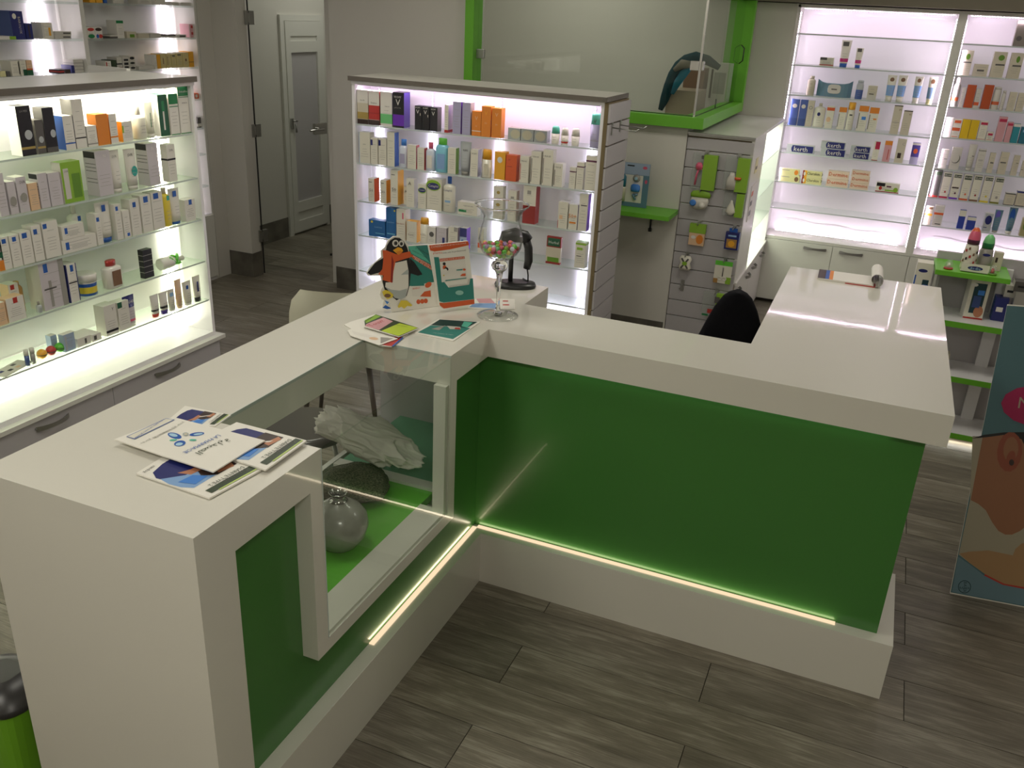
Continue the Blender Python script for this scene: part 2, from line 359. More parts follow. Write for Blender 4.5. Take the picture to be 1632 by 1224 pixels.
MB().tube([(GL - .03, -.008, .012), (GL - .03, -.008, .03)], .01, 8).build('floor_stop', 'blackpl', gd)

# ------------------------------------------------------------------ lime window surround with clear panes, room behind it
wf = bpy.data.objects.new('window_1', None); COL.objects.link(wf); struct(wf)
Z0, Z1 = 1.382, 1.445
f = MB()
f.prism([(-1.455, 2.785), (.088, 2.785), (.088, 4.18), (-.04, 4.18), (-.04, 2.915), (-1.455, 2.915)], Z0, Z1)
f.prism([(-1.455, 2.785), (.088, 2.785), (.088, 4.18), (-.04, 4.18), (-.04, 2.915), (-1.455, 2.915)], 2.11, 2.17)
f.build('window_frame', 'greenlac', wf, bevel=.002)
B(-1.455, -1.395, 2.785, 2.915, Z1, 2.11).build('window_post', 'greenlac', wf, bevel=.002)
B(-.085, .088, 4.12, 4.18, Z1, 2.11).build('window_post', 'greenlac', wf, bevel=.002)
MB().box(.018, .024, 2.86, 4.12, Z1, Z1 + .004).box(-1.395, .02, 2.848, 2.854, Z1, Z1 + .004).build('glazing_channel', 'blackpl', wf)
B(-1.395, .014, 2.848, 2.854, Z1 + .004, 2.11).build('glass_pane', 'wglass', wf)
B(.018, .024, 2.858, 3.46, Z1 + .004, 2.11).build('glass_pane', 'wglass', wf)
B(.018, .024, 3.47, 4.118, Z1 + .004, 2.11).build('glass_pane', 'wglass', wf)
B(.010, .022, 2.846, 2.858, Z1, 2.11).build('corner_profile', 'chrome', wf)
B(.018, .0245, 3.457, 3.471, Z1, Z1 + .06).build('glass_clip', 'blackpl', wf)
for (x, y, z) in ((.016, 2.852, 1.725),):
    MB().box(x - .055, x - .006, y - .016, y + .01, z - .026, z + .026).box(x + .006, x + .016, y + .004, y + .05, z - .026, z + .026).build('glass_clamp', 'chrome', wf, bevel=.002)
B(-1.40, -1.345, 2.838, 2.864, 1.68, 1.735).build('glass_clamp', 'steel', wf, bevel=.003)
MB().tube([(.03, 4.115, 1.70), (.055, 4.09, 1.72), (.055, 4.09, 1.80), (.03, 4.115, 1.82)], .004, 6).build('pull_handle', 'blackpl', wf)
# things in the room behind the panes, on a shelf board
sb = tag(B(-.62, -.12, 3.55, 4.1, 1.30, 1.33).build('shelf_board', 'lam'), 'white shelf board behind the lime window carrying the cardboard boxes', 'shelf')
tag(MB().box(-.335, -.13, 3.60, 3.88, 1.331, 1.53, 'WD').build('cardboard_box', 'card'), 'low brown cardboard box behind the lime window, under the jacket', 'box', 'boxes behind the window')
tag(MB().box(-.30, -.16, 3.90, 4.05, 1.331, 1.66, 'BR').build('cardboard_box', 'card'), 'tall narrow brown carton behind the lime window pane', 'box', 'boxes behind the window')
j = MB().box(-.155, -.115, 3.60, 4.05, 1.331, 1.70, 'LG').rect(-.155, -.12, 1.40, 1.62, 3.599, 'W')
tag(MB().box(-.125, .0, 3.95, 4.09, 1.445, 1.70, 'LG').rect(-.10, -.02, 1.50, 1.64, 3.949, 'GY').rect(-.122, -.108, 1.47, 1.66, 3.948, 'DB').build('equipment_case', 'card'), 'pale grey case with a clear window and dark label behind the glass', 'case', 'boxes behind the window')
jk = MB()
prof = [(1.40, .018, .03), (1.47, .03, .05), (1.55, .035, .07), (1.62, .05, .08), (1.68, .07, .09), (1.73, .075, .08), (1.765, .05, .06), (1.775, .02, .03)]
pp = [(-.355, 1.40), (-.335, 1.47), (-.315, 1.55), (-.290, 1.62), (-.255, 1.68), (-.215, 1.72), (-.16, 1.745), (-.08, 1.73), (.0, 1.69)]
rr = [.016, .030, .036, .042, .045, .04, .034, .03, .018]
jk.tube([(x, 3.548, z) for x, z in pp], rr, 10, 'DTL')
jk.tube([(x + .035, 3.515, z - .04) for x, z in pp[2:6]], [.012, .025, .028, .015], 8, 'TB2')
jk.tube([(-.28, 3.51, 1.66), (-.23, 3.49, 1.70), (-.17, 3.49, 1.70)], [.015, .03, .02], 8, 'BR2')
jo = jk.build('jacket', 'cloth'); tag(jo, 'dark teal jacket draped over the boxes behind the lime window', 'jacket')

# ------------------------------------------------------------------ handles, led tapes, shelving helpers
def led_tape(x0, y0, z0, x1, y1, z1, nrm, beadm, parent, pitch=.0165, tapew=.009):
    """thin tape with square emitting beads, nrm = facing direction"""
    a, b = Vector((x0, y0, z0)), Vector((x1, y1, z1)); d = (b - a); L = d.length; d.normalize(); n = Vector(nrm); s = d.cross(n).normalized()
    m = MB(); w = s * tapew / 2; t = n * .0012
    m.face([a - w, b - w, b + w, a + w], 'W'); m.face([a - w + t, b - w + t, b + w + t, a + w + t], 'W')
    k = int(L / pitch); h = n * .0022
    for i in range(k):
        c = a + d * (pitch * (i + .5)); p, q = d * .0032, s * .0032
        m.face([c - p - q + h, c + p - q + h, c + p + q + h, c - p + q + h], 'W', 1)
    return m.build('led_strip', ['lamin', beadm], parent)
def bow_handle(parent, c, along, out, L=.13, name='handle'):
    c = Vector(c); a = Vector(along); o = Vector(out); m = MB(); N = 8
    n0 = len(m.v); up = a.cross(o)
    rows = []
    for i in range(N + 1):
        t = i / N * 2 - 1; r = .006 + .022 * (1 - t * t); hw = .011 - .003 * (1 - t * t)
        p = c + a * (L / 2 * t) + o * r; rows.append((p + up * hw, p - up * hw, p - up * hw + o * .004, p + up * hw + o * .004))
    for r in rows: m.v += [tuple(q) for q in r]
    for i in range(N):
        for k in range(4):
            q = n0 + i * 4 + k; q2 = n0 + i * 4 + (k + 1) % 4
            m.f.append((q, q2, q2 + 4, q + 4)); m.c.append(PAL['W']); m.m.append(0); m.sm.append(False)
    for t in (-1, 1):
        p = c + a * (L / 2 * t * .97)
        m.tube([p, p + o * .008], .005, 6)
    return m.build(name, 'steel', parent)

def open_shelving(root, w, depth, zb, zt, shelves, led, ledc, side=.018, back=True, pw=(6, 3), verts=(), fascia=None, base_led=True, frame_leds=False, lab='', gl='sglass'):
    """local frame: front at y=0 facing -y, x from 0 to w, going back to y=depth"""
    B(0, side, 0, depth, zb, zt).build('side_panel', 'lamin', root)
    B(w - side, w, 0, depth, zb, zt).build('side_panel', 'lamin', root)
    B(side, w - side, depth - .012, depth, zb, zt).build('back_panel', 'lamin', root)
    B(0, w, 0, depth, zb - .022, zb).build('bottom_board', 'lamin', root)
    for z in shelves:
        m = MB().box(side + .001, w - side - .001, .008, depth - .014, z - .008, z - .0002, 'W', 0)
        m.face([(side + .001, .0079, z - .008), (w - side - .001, .0079, z - .008), (w - side - .001, .0079, z - .0002), (side + .001, .0079, z - .0002)], 'W', 1)
        m.build('glass_shelf', [gl, 'sgedge'], root)
    return root

# ------------------------------------------------------------------ left island unit (faces +x): local x -> world y, local -y -> world +x
LEFT = thing('display_unit', 'white lit island display unit with dark top edge at far left, cosmetics on glass shelves', 'shelf unit', (-2.0, -1.0, 0), PI / 2)
LW, LD, ID = 1.961, .38, .19
zs = {(k, r): z for k, r, z, _ in DATA} if False else None
DATA=[
('left','top',1.3535,[
 ('b',.029,.065,.188,.06,'K','black carton with gold band and silver disc',[('S','W'),('B',.13,.18,'GD'),('E',.62,.42,.27,.1,'SV'),('T','LA MER',.5,.9,.04,'GY')],0,0),
 ('b',.09,.038,.131,.05,'DG','small charcoal carton with gold band',[('S','GY'),('B',.16,.22,'GD'),('E',.55,.42,.3,.1,'SV')],0,0),
 ('b',.141,.054,.174,.05,'K','tall black carton with silver disc',[('S','DG'),('B',.0,.12,'DG'),('E',.7,.42,.24,.09,'SV')],0,0),
 ('b',.231,.05,.135,.06,'W','white carton with blue side and blue band',[('S','BL'),('B',.17,.21,'BL')],0,0),
 ('b',.287,.055,.197,.06,'W','tall white carton with black band and grey side',[('S','DG'),('B',.2,.225,'K')],0,0),
 ('b',.346,.053,.085,.05,'W','short white carton with grey band',[('S','LG'),('B',.1,.17,'GY')],0,0),
 ('b',.408,.065,.128,.05,'OR','plain orange carton',[('S','OR')],0,0),
 ('b',.466,.042,.124,.07,'W','white carton with orange band and orange side',[('S','OR'),('B',.2,.25,'OR')],0,0),
 ('b',.542,.058,.086,.05,'W','small white carton with yellow side',[('S','YO'),('B',.45,.8,'LM',.0,.15)],0,0),
 ('o',.637,.064,.145,.05,'CR','white spray bottle with clear cap',[('C','W',.28,.35)],0,0),
 ('t',.698,.046,.158,.04,'CR','pale cream tube with green print',[('B',.3,.7,'GR',.3,.4),('C','W',.12)],0,0),
 ('b',.771,.06,.185,.07,'DGR','dark green carton printed with white syringe',[('S','W'),('B',.15,.65,'W',.42,.58),('B',.6,.85,'GR',.35,.65)],0,0),
 ('b',.839,.058,.185,.05,'W','narrow white carton with green top',[('S','W'),('B',.75,1,'GR'),('B',.0,.02,'GR'),('B',.68,.7,'GR')],0,0),
 ('b',.911,.068,.213,.07,'W','large white carton with green top and black text',[('S','LG'),('B',.8,1,'GR'),('T','Ostealine',.5,.9,.05,'W'),('B',.77,.785,'GR'),('B',.0,.015,'GR'),('T','aisance',.55,.66,.035,'K')],0,0),
]),
('left','second',1.1398,[
 ('b',-.124,.038,.165,.05,'LL','pale lilac carton with small text',[],0,0),
 ('b',-.079,.036,.127,.05,'LL','pale lilac carton with grey disc',[('E',.5,.4,.4,.15,'GY')],0,0),
 ('b',-.032,.045,.139,.05,'LL','wider lilac carton with grey disc and heading',[('E',.55,.42,.35,.13,'GY'),('T','SVR',.6,.85,.08,'DG')],0,0),
 ('b',.017,.043,.108,.05,'PE','peach carton',[('S','PE')],0,0),
 ('b',.067,.044,.139,.05,'LL','lilac carton with black striped side',[('SS',1)],0,0),
 ('b',.123,.058,.134,.05,'LL','plain lilac carton beside the green box',[],0,0),
 ('b',.211,.101,.167,.05,'LM','wide lime green box showing a tube',[('S','W'),('B',.1,.85,'LG',.1,.36),('B',.1,.7,'DLM',.5,.92),('T','SVR',.25,.78,.05,'DG')],0,0),
 ('b',.385,.079,.192,.07,'LL','tall lilac carton with black striped side',[('SS',1),('T','N',.6,.88,.07,'W')],0,0),
 ('t',.463,.057,.184,.04,'W','white tube with grey lettering',[('T','SVR',.5,.85,.06,'GY'),('C','W',.1)],0,0),
 ('t',.555,.063,.179,.04,'W','white tube with teal blob',[('T','SVR',.5,.85,.07,'DG'),('E',.62,.45,.3,.13,'TL'),('C','W',.1)],0,0),
 ('b',.675,.066,.192,.07,'LL','tall lilac carton with monogram and striped side',[('SS',1),('T','N',.5,.88,.07,'W')],0,0),
 ('b',.792,.053,.173,.04,'W','slim white carton with black band',[('B',.58,.63,'K'),('T','SVR',.5,.85,.06,'DG')],0,0),
]),
('left','third',0.9333,[
 ('b',-.178,.024,.148,.05,'W','white carton with orange bottom',[('B',0,.28,'OR'),('B',.35,.5,'DGR')],0,0),
 ('b',-.153,.041,.129,.05,'W','white carton with blue corner tag',[('B',.8,.94,'BL',.3,.75),('S','W')],0,0),
 ('b',-.106,.044,.128,.05,'W','white carton with blue corner tag',[('B',.8,.94,'BL',.3,.7)],0,0),
 ('b',-.054,.051,.132,.05,'W','wider white carton with blue tag',[('B',.8,.96,'BL',.2,.65)],0,0),
 ('b',-.001,.044,.146,.05,'W','slim white carton with high blue tag',[('B',.76,.9,'BL',.2,.6)],0,0),
 ('b',.067,.076,.151,.05,'W','broad white carton with blue tag at left',[('B',.82,.95,'BL',.05,.3)],0,0),
 ('b',.178,.114,.057,.05,'W','flat white carton lying on another',[('B',.4,.85,'BL',.12,.25)],.059,0),
 ('b',.202,.181,.058,.05,'W','long flat white carton under another',[('B',.25,.8,'BL',.1,.2)],0,0),
 ('o',.267,.06,.182,.05,'W','white pump bottle with blue tag',[('B',.58,.7,'BL',.45,.8),('C','W',.25,.4)],0,-.062),
 ('b',.315,.031,.137,.05,'W','very slim white carton with blue tag',[('B',.75,.88,'BL',.2,.7)],0,0),
 ('t',.367,.077,.177,.05,'W','white tube with wide blue cap',[('B',.77,.93,'BL',.35,.65),('C','BL',.13)],0,0),
 ('b',.429,.036,.159,.05,'W','slim white carton behind the tube',[('B',.82,.94,'BL',.2,.6)],0,0),
 ('b',.473,.04,.124,.05,'W','small white carton with low blue tag',[('B',.05,.17,'BL',.4,.8)],0,0),
 ('b',.53,.056,.165,.05,'W','white carton with blue tag and tall back',[('B',.78,.92,'BL',.3,.65)],0,0),
 ('b',.599,.062,.173,.05,'W','tall white carton with large blue tag',[('B',.8,.96,'BL',.3,.75)],0,0),
 ('b',.671,.072,.176,.05,'W','tall white carton with large blue tag',[('B',.82,.97,'BL',.2,.65)],0,0),
 ('o',.737,.057,.184,.04,'YE','yellow oil bottle with beige cap',[('B',.68,.8,'TL',.4,.8),('C','BE',.15,.5)],0,0),
 ('t',.8,.067,.171,.04,'W','white tube with blue cap and blue tag',[('B',.77,.93,'BL',.3,.7),('C','BL',.08)],0,0),
 ('b',.884,.07,.106,.05,'W','short white carton with blue tag',[('B',.75,.98,'BL',.4,.7)],0,0),
]),
('left','fourth',0.7185,[
 ('b',-.216,.038,.092,.06,'PE','peach edged carton with lilac mark',[('B',.6,.9,'MV',.1,.3),('S','PE')],0,0),
 ('b',-.151,.081,.099,.05,'W','broad white carton with red tag',[('B',.75,.98,'RD',.4,.65),('P','PE'),('S','PE')],0,0),
 ('b',-.1,.046,.131,.05,'W','white carton with red tag and peach side',[('B',.82,.97,'RD',.2,.6),('S','PE')],0,-.062),
 ('o',-.07,.038,.132,.04,'AM','amber glass bottle with red neck',[('C','AM',.12,.6)],0,-.062),
 ('o',-.039,.023,.049,.02,'SV','tiny clear bottle with grey cap',[('C','GY',.3,.5)],0,0),
 ('b',.041,.122,.206,.08,'LL','large pale carton printed with a grey bottle',[('S','LG'),('B',.78,.96,'BL',.18,.35),('B',.05,.6,'GY',.3,.42),('B',.42,.45,'DG',.1,.6),('B',0,1,'GY',.78,1)],0,0),
 ('b',.138,.054,.168,.06,'W','slim white carton framed in navy blue',[('S','NV'),('B',0,1,'NV',.0,.08),('B',0,1,'NV',.92,1),('B',.8,.97,'BL',.4,.7),('B',.5,.53,'K',.1,.9)],0,0),
 ('j',.245,.097,.095,.07,'W','white jar with yellow and blue label',[('B',.0,.12,'BL'),('B',.12,.42,'YE'),('B',.42,.58,'BL'),('C','W',.35)],0,0),
 ('o',.377,.096,.127,.06,'W','white bottle with red cap and brown label',[('B',.1,.65,'BR',.2,.85),('C','RD',.2,.55)],0,0),
 ('b',.573,.058,.136,.03,'K','slim black carton with white marks',[('B',.2,.22,'GY'),('B',.4,.42,'GY'),('B',.6,.62,'GY'),('B',.8,.82,'GY')],0,0),
]),
('left','lowest',0.5119,[
 ('b',.034,.031,.075,.03,'IB','pale blue small carton behind the front one',[],0,-.045),
 ('b',.074,.057,.079,.03,'IB','pale blue small carton in front',[('B',.1,.9,'SV',.1,.25)],0,0),
 ('b',.149,.072,.039,.12,'W','long white carton lying end-on',[('B',.2,.8,'DG',.55,.7)],0,0),
 ('b',.219,.051,.033,.1,'W','short white carton lying end-on',[('B',.2,.8,'DG',.2,.5)],0,0),
 ('b',.312,.071,.142,.06,'W','white carton with black bottom band',[('B',.1,.18,'K'),('T','Y',.7,.85,.1,'DG'),('S','LG')],0,0),
 ('b',.39,.066,.138,.05,'W','white carton with dark green corner',[('B',.8,1,'DGR',.0,.4)],0,0),
 ('t',.442,.067,.149,.04,'LL','purple topped cream tube',[('B',.62,1,'NV'),('B',.18,.25,'PK'),('T','ADDAX',.5,.8,.09,'W'),('C','W',.14)],0,0),
 ('t',.596,.052,.112,.03,'W','white mini tube with red cap',[('B',.28,.36,'K'),('C','RD',.17)],0,0),
 ('t',.655,.053,.11,.03,'W','white mini tube with violet cap',[('B',.28,.38,'K'),('C','VI',.2)],0,0),
 ('t',.708,.046,.111,.03,'CR','cream mini tube with blue tag',[('B',.68,.85,'SB',.15,.75),('C','W',.1)],0,0),
 ('t',.759,.043,.147,.03,'PE','beige mini tube leaning on its neighbour',[('C','PE',.1)],0,0),
 ('t',.82,.057,.123,.03,'CR','pale mini tube with small blue tag',[('B',.68,.84,'BL',.3,.6),('C','W',.1)],0,0),
 ('t',.891,.054,.134,.03,'CR','white mini tube with black cap',[('B',.4,.8,'NV',.3,.55),('C','K',.18)],0,0),
]),
('middle','top',1.3241,[
 ('b',-1.724,.072,.187,.05,'W','white carton with gold lower half',[('B',.28,.62,'BE'),('B',.15,.35,'GD'),('B',0,.14,'DB'),('T','Specific',.5,.7,.05,'DG')],0,0),
 ('b',-1.649,.071,.186,.05,'W','white carton with red lower half',[('B',.16,.58,'RD'),('B',.34,.36,'DR'),('B',0,.15,'DB'),('T','Source',.5,.66,.05,'DG'),('S','DR')],0,0),
 ('b',-1.569,.076,.188,.05,'W','white carton with light green base',[('B',.08,.36,'LG2'),('T','PRECIS',.6,.58,.035,'DG')],0,0),
 ('b',-1.49,.073,.191,.07,'K','black and purple carton with large white V',[('S','VI'),('B',.05,.37,'PU'),('T','VICHY',.45,.87,.06,'W'),('T','V',.48,.72,.17,'W'),('T','LIFTACTIV',.45,.56,.035,'GY')],0,0),
 ('b',-1.363,.044,.129,.05,'K','small black carton with white V',[('T','V',.45,.76,.16,'W'),('B',.6,.7,'BE',.75,.85),('T','VICHY',.45,.93,.06,'W')],0,0),
 ('b',-1.315,.044,.129,.05,'K','small black carton with white V',[('T','V',.45,.76,.16,'W'),('B',.56,.66,'BE',.75,.85),('T','VICHY',.45,.93,.06,'W')],0,0),
 ('b',-1.265,.047,.128,.05,'K','small black carton with white V, grey side',[('T','V',.45,.74,.16,'W'),('S','DG'),('T','VICHY',.45,.92,.06,'W')],0,0),
 ('b',-1.186,.023,.148,.06,'CR','very narrow cream carton with red foot',[('B',0,.1,'RD')],0,0),
 ('b',-1.122,.05,.17,.05,'LV','tall lavender carton',[('S','PU')],0,0),
 ('b',-1.064,.05,.17,.05,'LV','tall lavender carton with darker side',[('S','GY')],0,0),
 ('b',-1.002,.055,.13,.05,'OR','short orange carton with pale V',[('T','V',.5,.72,.15,'PE'),('B',.18,.21,'W'),('T','50',.5,.4,.06,'PE')],0,0),
 ('b',-.945,.055,.16,.05,'OR','tall orange carton with pale V',[('T','V',.5,.78,.12,'YO'),('T','50',.5,.45,.06,'PE')],0,0),
 ('b',-.882,.056,.155,.05,'OR','tall orange carton with pale V set apart',[('T','V',.5,.78,.12,'PE'),('T','50',.5,.45,.06,'PE')],0,0),
 ('b',-.776,.073,.061,.05,'SV','flat silver compact box',[('E',.6,.5,.4,.4,'BE')],0,0),
 ('b',-.7,.074,.062,.05,'SV','flat silver compact box',[('E',.5,.5,.4,.4,'BE')],0,0),
 ('b',-.623,.074,.062,.05,'SV','flat silver compact box',[('E',.5,.5,.4,.4,'BE')],0,0),
 ('r',-.544,.05,.091,.035,'CR','roll-on with teal cap',[('C','TL2',.42)],0,0),
 ('r',-.491,.044,.087,.035,'CR','roll-on with cream cap and red band',[('C','CR',.45),('B',.1,.2,'RD')],0,0),
 ('r',-.431,.049,.09,.035,'CR','plain cream roll-on',[('C','CR',.45)],0,0),
 ('s',-.319,.055,.174,.04,'LV','tall white spray can with teal cap',[('C','TL2',.32),('T','V',.5,.78,.1,'DG'),('B',.2,.22,'GY')],0,0),
]),
('middle','second',1.1014,[
 ('b',-1.716,.073,.176,.05,'CR','cream carton with pale blue left edge',[('B',0,1,'SB',0,.04),('T','smile',.5,.62,.04,'DG')],0,0),
 ('b',-1.652,.047,.15,.05,'CR','slim cream carton with navy tag',[('B',.72,.93,'NV',.0,.3)],0,0),
 ('b',-1.596,.053,.153,.05,'CR','slim cream carton with dark navy tag',[('B',.72,.93,'NV',-.0,.28)],0,0),
 ('b',-1.541,.05,.191,.05,'CR','tall cream carton with royal blue side',[('S','BL')],0,0),
 ('o',-1.465,.056,.159,.04,'CL','clear bottle with blue cap',[('C','SB2',.22,.6),('B',.15,.5,'LV',.15,.85)],0,0),
 ('b',-1.404,.057,.134,.04,'CR','cream carton with red side',[('S','RD')],0,0),
 ('b',-1.345,.045,.123,.04,'CR','small cream carton with red top corner',[('S','RD')],0,0),
 ('o',-1.29,.057,.159,.04,'CL','clear bottle with pink cap',[('C','PK',.22,.5),('B',.1,.55,'W',.15,.85)],0,0),
 ('o',-1.218,.08,.188,.05,'AQ','large aqua bottle with green cap',[('C','GR2',.19,.65),('B',.1,.55,'SB3',.12,.88)],0,0),
 ('b',-1.148,.051,.142,.04,'CR','cream carton with green side',[('S','DLM')],0,0),
 ('t',-1.071,.063,.183,.04,'SV','silver grey cream tube',[('C','GY',.12),('T','eau',.5,.75,.06,'DG')],0,0),
 ('b',-1.009,.046,.148,.05,'CR','cream carton with dark purple side',[('S','DB'),('T','VICHY',.5,.85,.05,'K')],0,0),
 ('s',-.938,.059,.154,.04,'CR','cream bottle with broad yellow cap',[('C','YO',.35),('B',.1,.5,'BE',.3,.8)],0,0),
 ('b',-.853,.064,.15,.05,'YO','yellow orange carton with white disc',[('E',.5,.72,.24,.11,'W')],0,0),
 ('b',-.785,.064,.139,.05,'RO','red orange carton',[('T','SPF',.3,.82,.06,'DR'),('B',.55,.57,'DR',.1,.6)],0,0),
 ('b',-.708,.052,.142,.05,'CR','cream carton with red stripe',[('B',.1,.72,'RD',.05,.12),('T','URIAGE',.45,.82,.05,'DG')],0,0),
 ('b',-.641,.057,.174,.05,'CR','tall cream carton with black stripe',[('B',.06,.78,'K',.05,.11),('T','URIAGE',.45,.84,.045,'DG')],0,0),
 ('b',-.572,.058,.19,.05,'CR','tallest cream carton with brown stripe',[('B',.06,.76,'DB',.05,.1),('T','URIAGE',.4,.82,.045,'DG')],0,0),
 ('b',-.509,.049,.124,.05,'CR','short cream carton with dark stripe',[('B',.06,.72,'DB',.05,.12),('T','URIAGE',.45,.84,.06,'DG')],0,0),
 ('b',-.427,.035,.113,.04,'CR','small cream carton with plum line',[('B',.77,.82,'PL')],0,0),
 ('b',-.386,.039,.142,.04,'CR','medium cream carton with plum line',[('B',.82,.86,'PL')],0,0),
 ('b',-.326,.059,.181,.04,'CR','tall cream carton with plum line',[('B',.83,.88,'PL')],0,0),
]),
('middle','third',0.8795,[
 ('b',-1.675,.041,.137,.06,'CR','cream carton reading 50 with orange side',[('S','RO'),('T','50',.5,.5,.13,'DG'),('B',.83,.86,'DG',.1,.6)],0,0),
 ('b',-1.594,.043,.136,.06,'CR','cream carton reading 30 with yellow side',[('S','YO'),('T','30',.5,.5,.13,'DG'),('B',.85,.88,'DG',.1,.6)],0,0),
 ('b',-1.52,.049,.201,.07,'CR','tall cream carton reading 50 with yellow side',[('S','YO'),('T','50',.5,.45,.1,'DG'),('B',.86,.88,'DG',.1,.6)],0,0),
 ('b',-1.463,.036,.105,.03,'CR','tiny cream carton with dark peak mark',[('T','A',.4,.75,.14,'DB')],0,-.045),
 ('b',-1.413,.052,.164,.04,'CR','tall cream carton with dark peak mark',[('T','A',.45,.84,.12,'DB'),('S','LG')],0,0),
 ('b',-1.335,.054,.142,.04,'CR','small carton with green oval logo',[('E',.5,.75,.48,.12,'LM'),('E',.5,.76,.44,.09,'NV'),('T','Cetaphil',.5,.76,.07,'W')],0,0),
 ('b',-1.257,.094,.18,.06,'CR','large carton with green and navy oval logo',[('E',.45,.8,.5,.17,'LM'),('E',.45,.77,.42,.11,'NV'),('T','Cetaphil',.45,.77,.1,'W')],0,0),
 ('o',-1.17,.073,.201,.05,'CR','cream lotion bottle with blue pump',[('C','BL',.2,.35),('B',.28,.34,'SB',.2,.8),('T','Cetaphil',.5,.62,.08,'NV')],0,0),
 ('b',-1.043,.123,.072,.05,'CR','flat cream carton with green stripe mark',[('B',.2,.4,'GR',.05,.45),('T','topicrem care',.55,.72,.13,'DG')],0,0),
 ('b',-.854,.058,.184,.04,'CR','cream carton with gold emblems behind the glass vase',[('E',.5,.82,.18,.05,'GD'),('E',.5,.45,.22,.05,'GD')],0,0),
 ('b',-.769,.05,.169,.04,'CR','white carton seen through the glass vase',[('B',.75,.82,'GY',.3,.7)],0,0),
 ('b',-.666,.075,.208,.06,'CR','large white and red carton',[('B',0,.48,'DR'),('B',.78,.88,'GY',.3,.6),('S','DR')],0,0),
 ('b',-.467,.055,.145,.05,'CR','cream carton with red left edge',[('B',0,.3,'RD',0,.06),('B',.35,.5,'PE',.15,.5)],0,0),
 ('b',-.407,.05,.137,.05,'CR','cream carton reading 50 in orange',[('T','50+',.45,.55,.16,'OR'),('B',.25,.32,'OR',.1,.85)],0,0),
 ('b',-.352,.05,.201,.05,'CR','tall cream carton with violet lower side',[('S','PU'),('B',.68,.71,'DG',.2,.9)],0,0),
]),
('middle','fourth',0.6721,[
 ('b',-1.64,.114,.1,.05,'DBL','wide deep blue carton',[('E',.2,.88,.07,.07,'YE'),('B',.2,.24,'AQ',.4,.95),('T','Luxidens',.6,.6,.1,'SB')],0,0),
 ('b',-1.543,.067,.185,.05,'DBL','tall deep blue carton',[('E',.88,.93,.08,.03,'YE'),('B',.15,.18,'AQ',.1,.9),('T','Luxidens',.5,.55,.05,'SB')],0,0),
 ('b',-1.476,.06,.185,.06,'CR','tall white carton with pink flower print',[('B',.7,.9,'PK',.65,.8),('T','Sanodente',.45,.55,.05,'DR')],0,0),
 ('b',-1.403,.068,.124,.05,'CR','cream carton with yellow edge',[('S','YO'),('P','YO'),('T','Bonphar',.45,.35,.08,'BR')],0,0),
 ('s',-1.326,.057,.153,.04,'CR','cream bottle with amber cap',[('C','YO',.24),('T','Bonphar',.5,.35,.06,'BR')],0,0),
 ('b',-1.27,.052,.109,.04,'W','bright white carton with grey leaf',[('E',.5,.6,.3,.14,'DG')],0,0),
 ('b',-1.206,.064,.112,.05,'LL','white carton with navy bar',[('B',.0,.5,'NV',.6,.85)],0,0),
 ('b',-1.131,.061,.126,.05,'CR','cream carton with slanted top print',[('B',.8,1,'GY',.6,.95)],0,0),
 ('b',-1.065,.044,.129,.05,'IB','violet blue carton',[('B',.6,1,'NV'),('S','PU'),('E',.4,.4,.2,.08,'BL')],0,0),
 ('b',-.953,.036,.143,.04,'CR','white and red carton behind the glass vase',[('B',.2,.4,'RO')],0,0),
 ('b',-.507,.086,.154,.02,'DR','green and red herbal tea pouch',[('B',.66,.95,'DGR',.08,.92),('B',.08,.62,'BE'),('B',.08,.25,'DLM',.1,.9),('T','Herbal',.5,.8,.1,'W')],0,0),
 ('b',-.35,.06,.145,.05,'CR','white carton with yellow green top',[('P','LM'),('B',.7,.8,'LM',.15,.7),('B',.9,.97,'LM'),('B',.45,.48,'DG',.15,.6)],0,0),
]),
('bay1','top',1.7133,[
 ('b',.597,.09,.057,.05,'CR','flat pale carton with red line',[('B',.7,1,'DG',.0,.5),('B',.1,.2,'RD')],0,0),
 ('t',.706,.061,.174,.04,'CR','tall white tube with pink and blue bands',[('B',.2,.33,'MG'),('B',.78,.94,'DG',.1,.8),('C','BL',.15)],0,0),
 ('t',.799,.044,.13,.03,'CR','shorter white tube with pink and blue bands',[('B',.24,.4,'MG'),('B',.8,.97,'DG',.1,.8),('C','BL',.16)],0,0),
]),
('bay1','second',1.5157,[
 ('o',.521,.054,.129,.04,'BE','beige lotion bottle',[('C','BE',.15,.55),('T','SN',.5,.6,.06,'BR')],0,0),
 ('w',.678,.23,.12,.06,'GB','grey blue wipes pack with white lid',[],0,0),
 ('o',.843,.048,.123,.03,'SV','blue bottle with clear cap',[('C','SV',.15,.8),('B',.0,.5,'BL2')],0,0),
 ('b',.926,.06,.094,.04,'BE','squat beige carton with dark line',[('B',.4,.45,'K',.2,.7),('B',.0,.35,'LG')],0,0),
 ('t',1.037,.055,.17,.04,'CR','cream tube with blue middle and brown disc',[('B',.22,.62,'SB3'),('B',.56,.62,'BL2'),('E',.5,.83,.28,.08,'BR'),('C','CR',.2)],0,0),
 ('t',1.105,.055,.173,.04,'CR','cream tube with blue middle and brown disc',[('B',.22,.62,'SB3'),('B',.56,.62,'BL2'),('E',.5,.83,.28,.08,'BR'),('C','CR',.2)],0,0),
 ('t',1.205,.05,.172,.04,'CR','cream tube with blue middle and olive disc',[('B',.22,.66,'SB3'),('B',.6,.66,'BL2'),('E',.5,.85,.26,.08,'BR'),('C','CR',.22)],0,0),
 ('t',1.291,.05,.175,.04,'CR','cream tube with dusky blue middle',[('B',.22,.62,'GB2'),('B',.56,.62,'BL2'),('E',.5,.83,.3,.09,'BR'),('C','YC',.18)],0,0),
]),
('bay1','third',1.3086,[
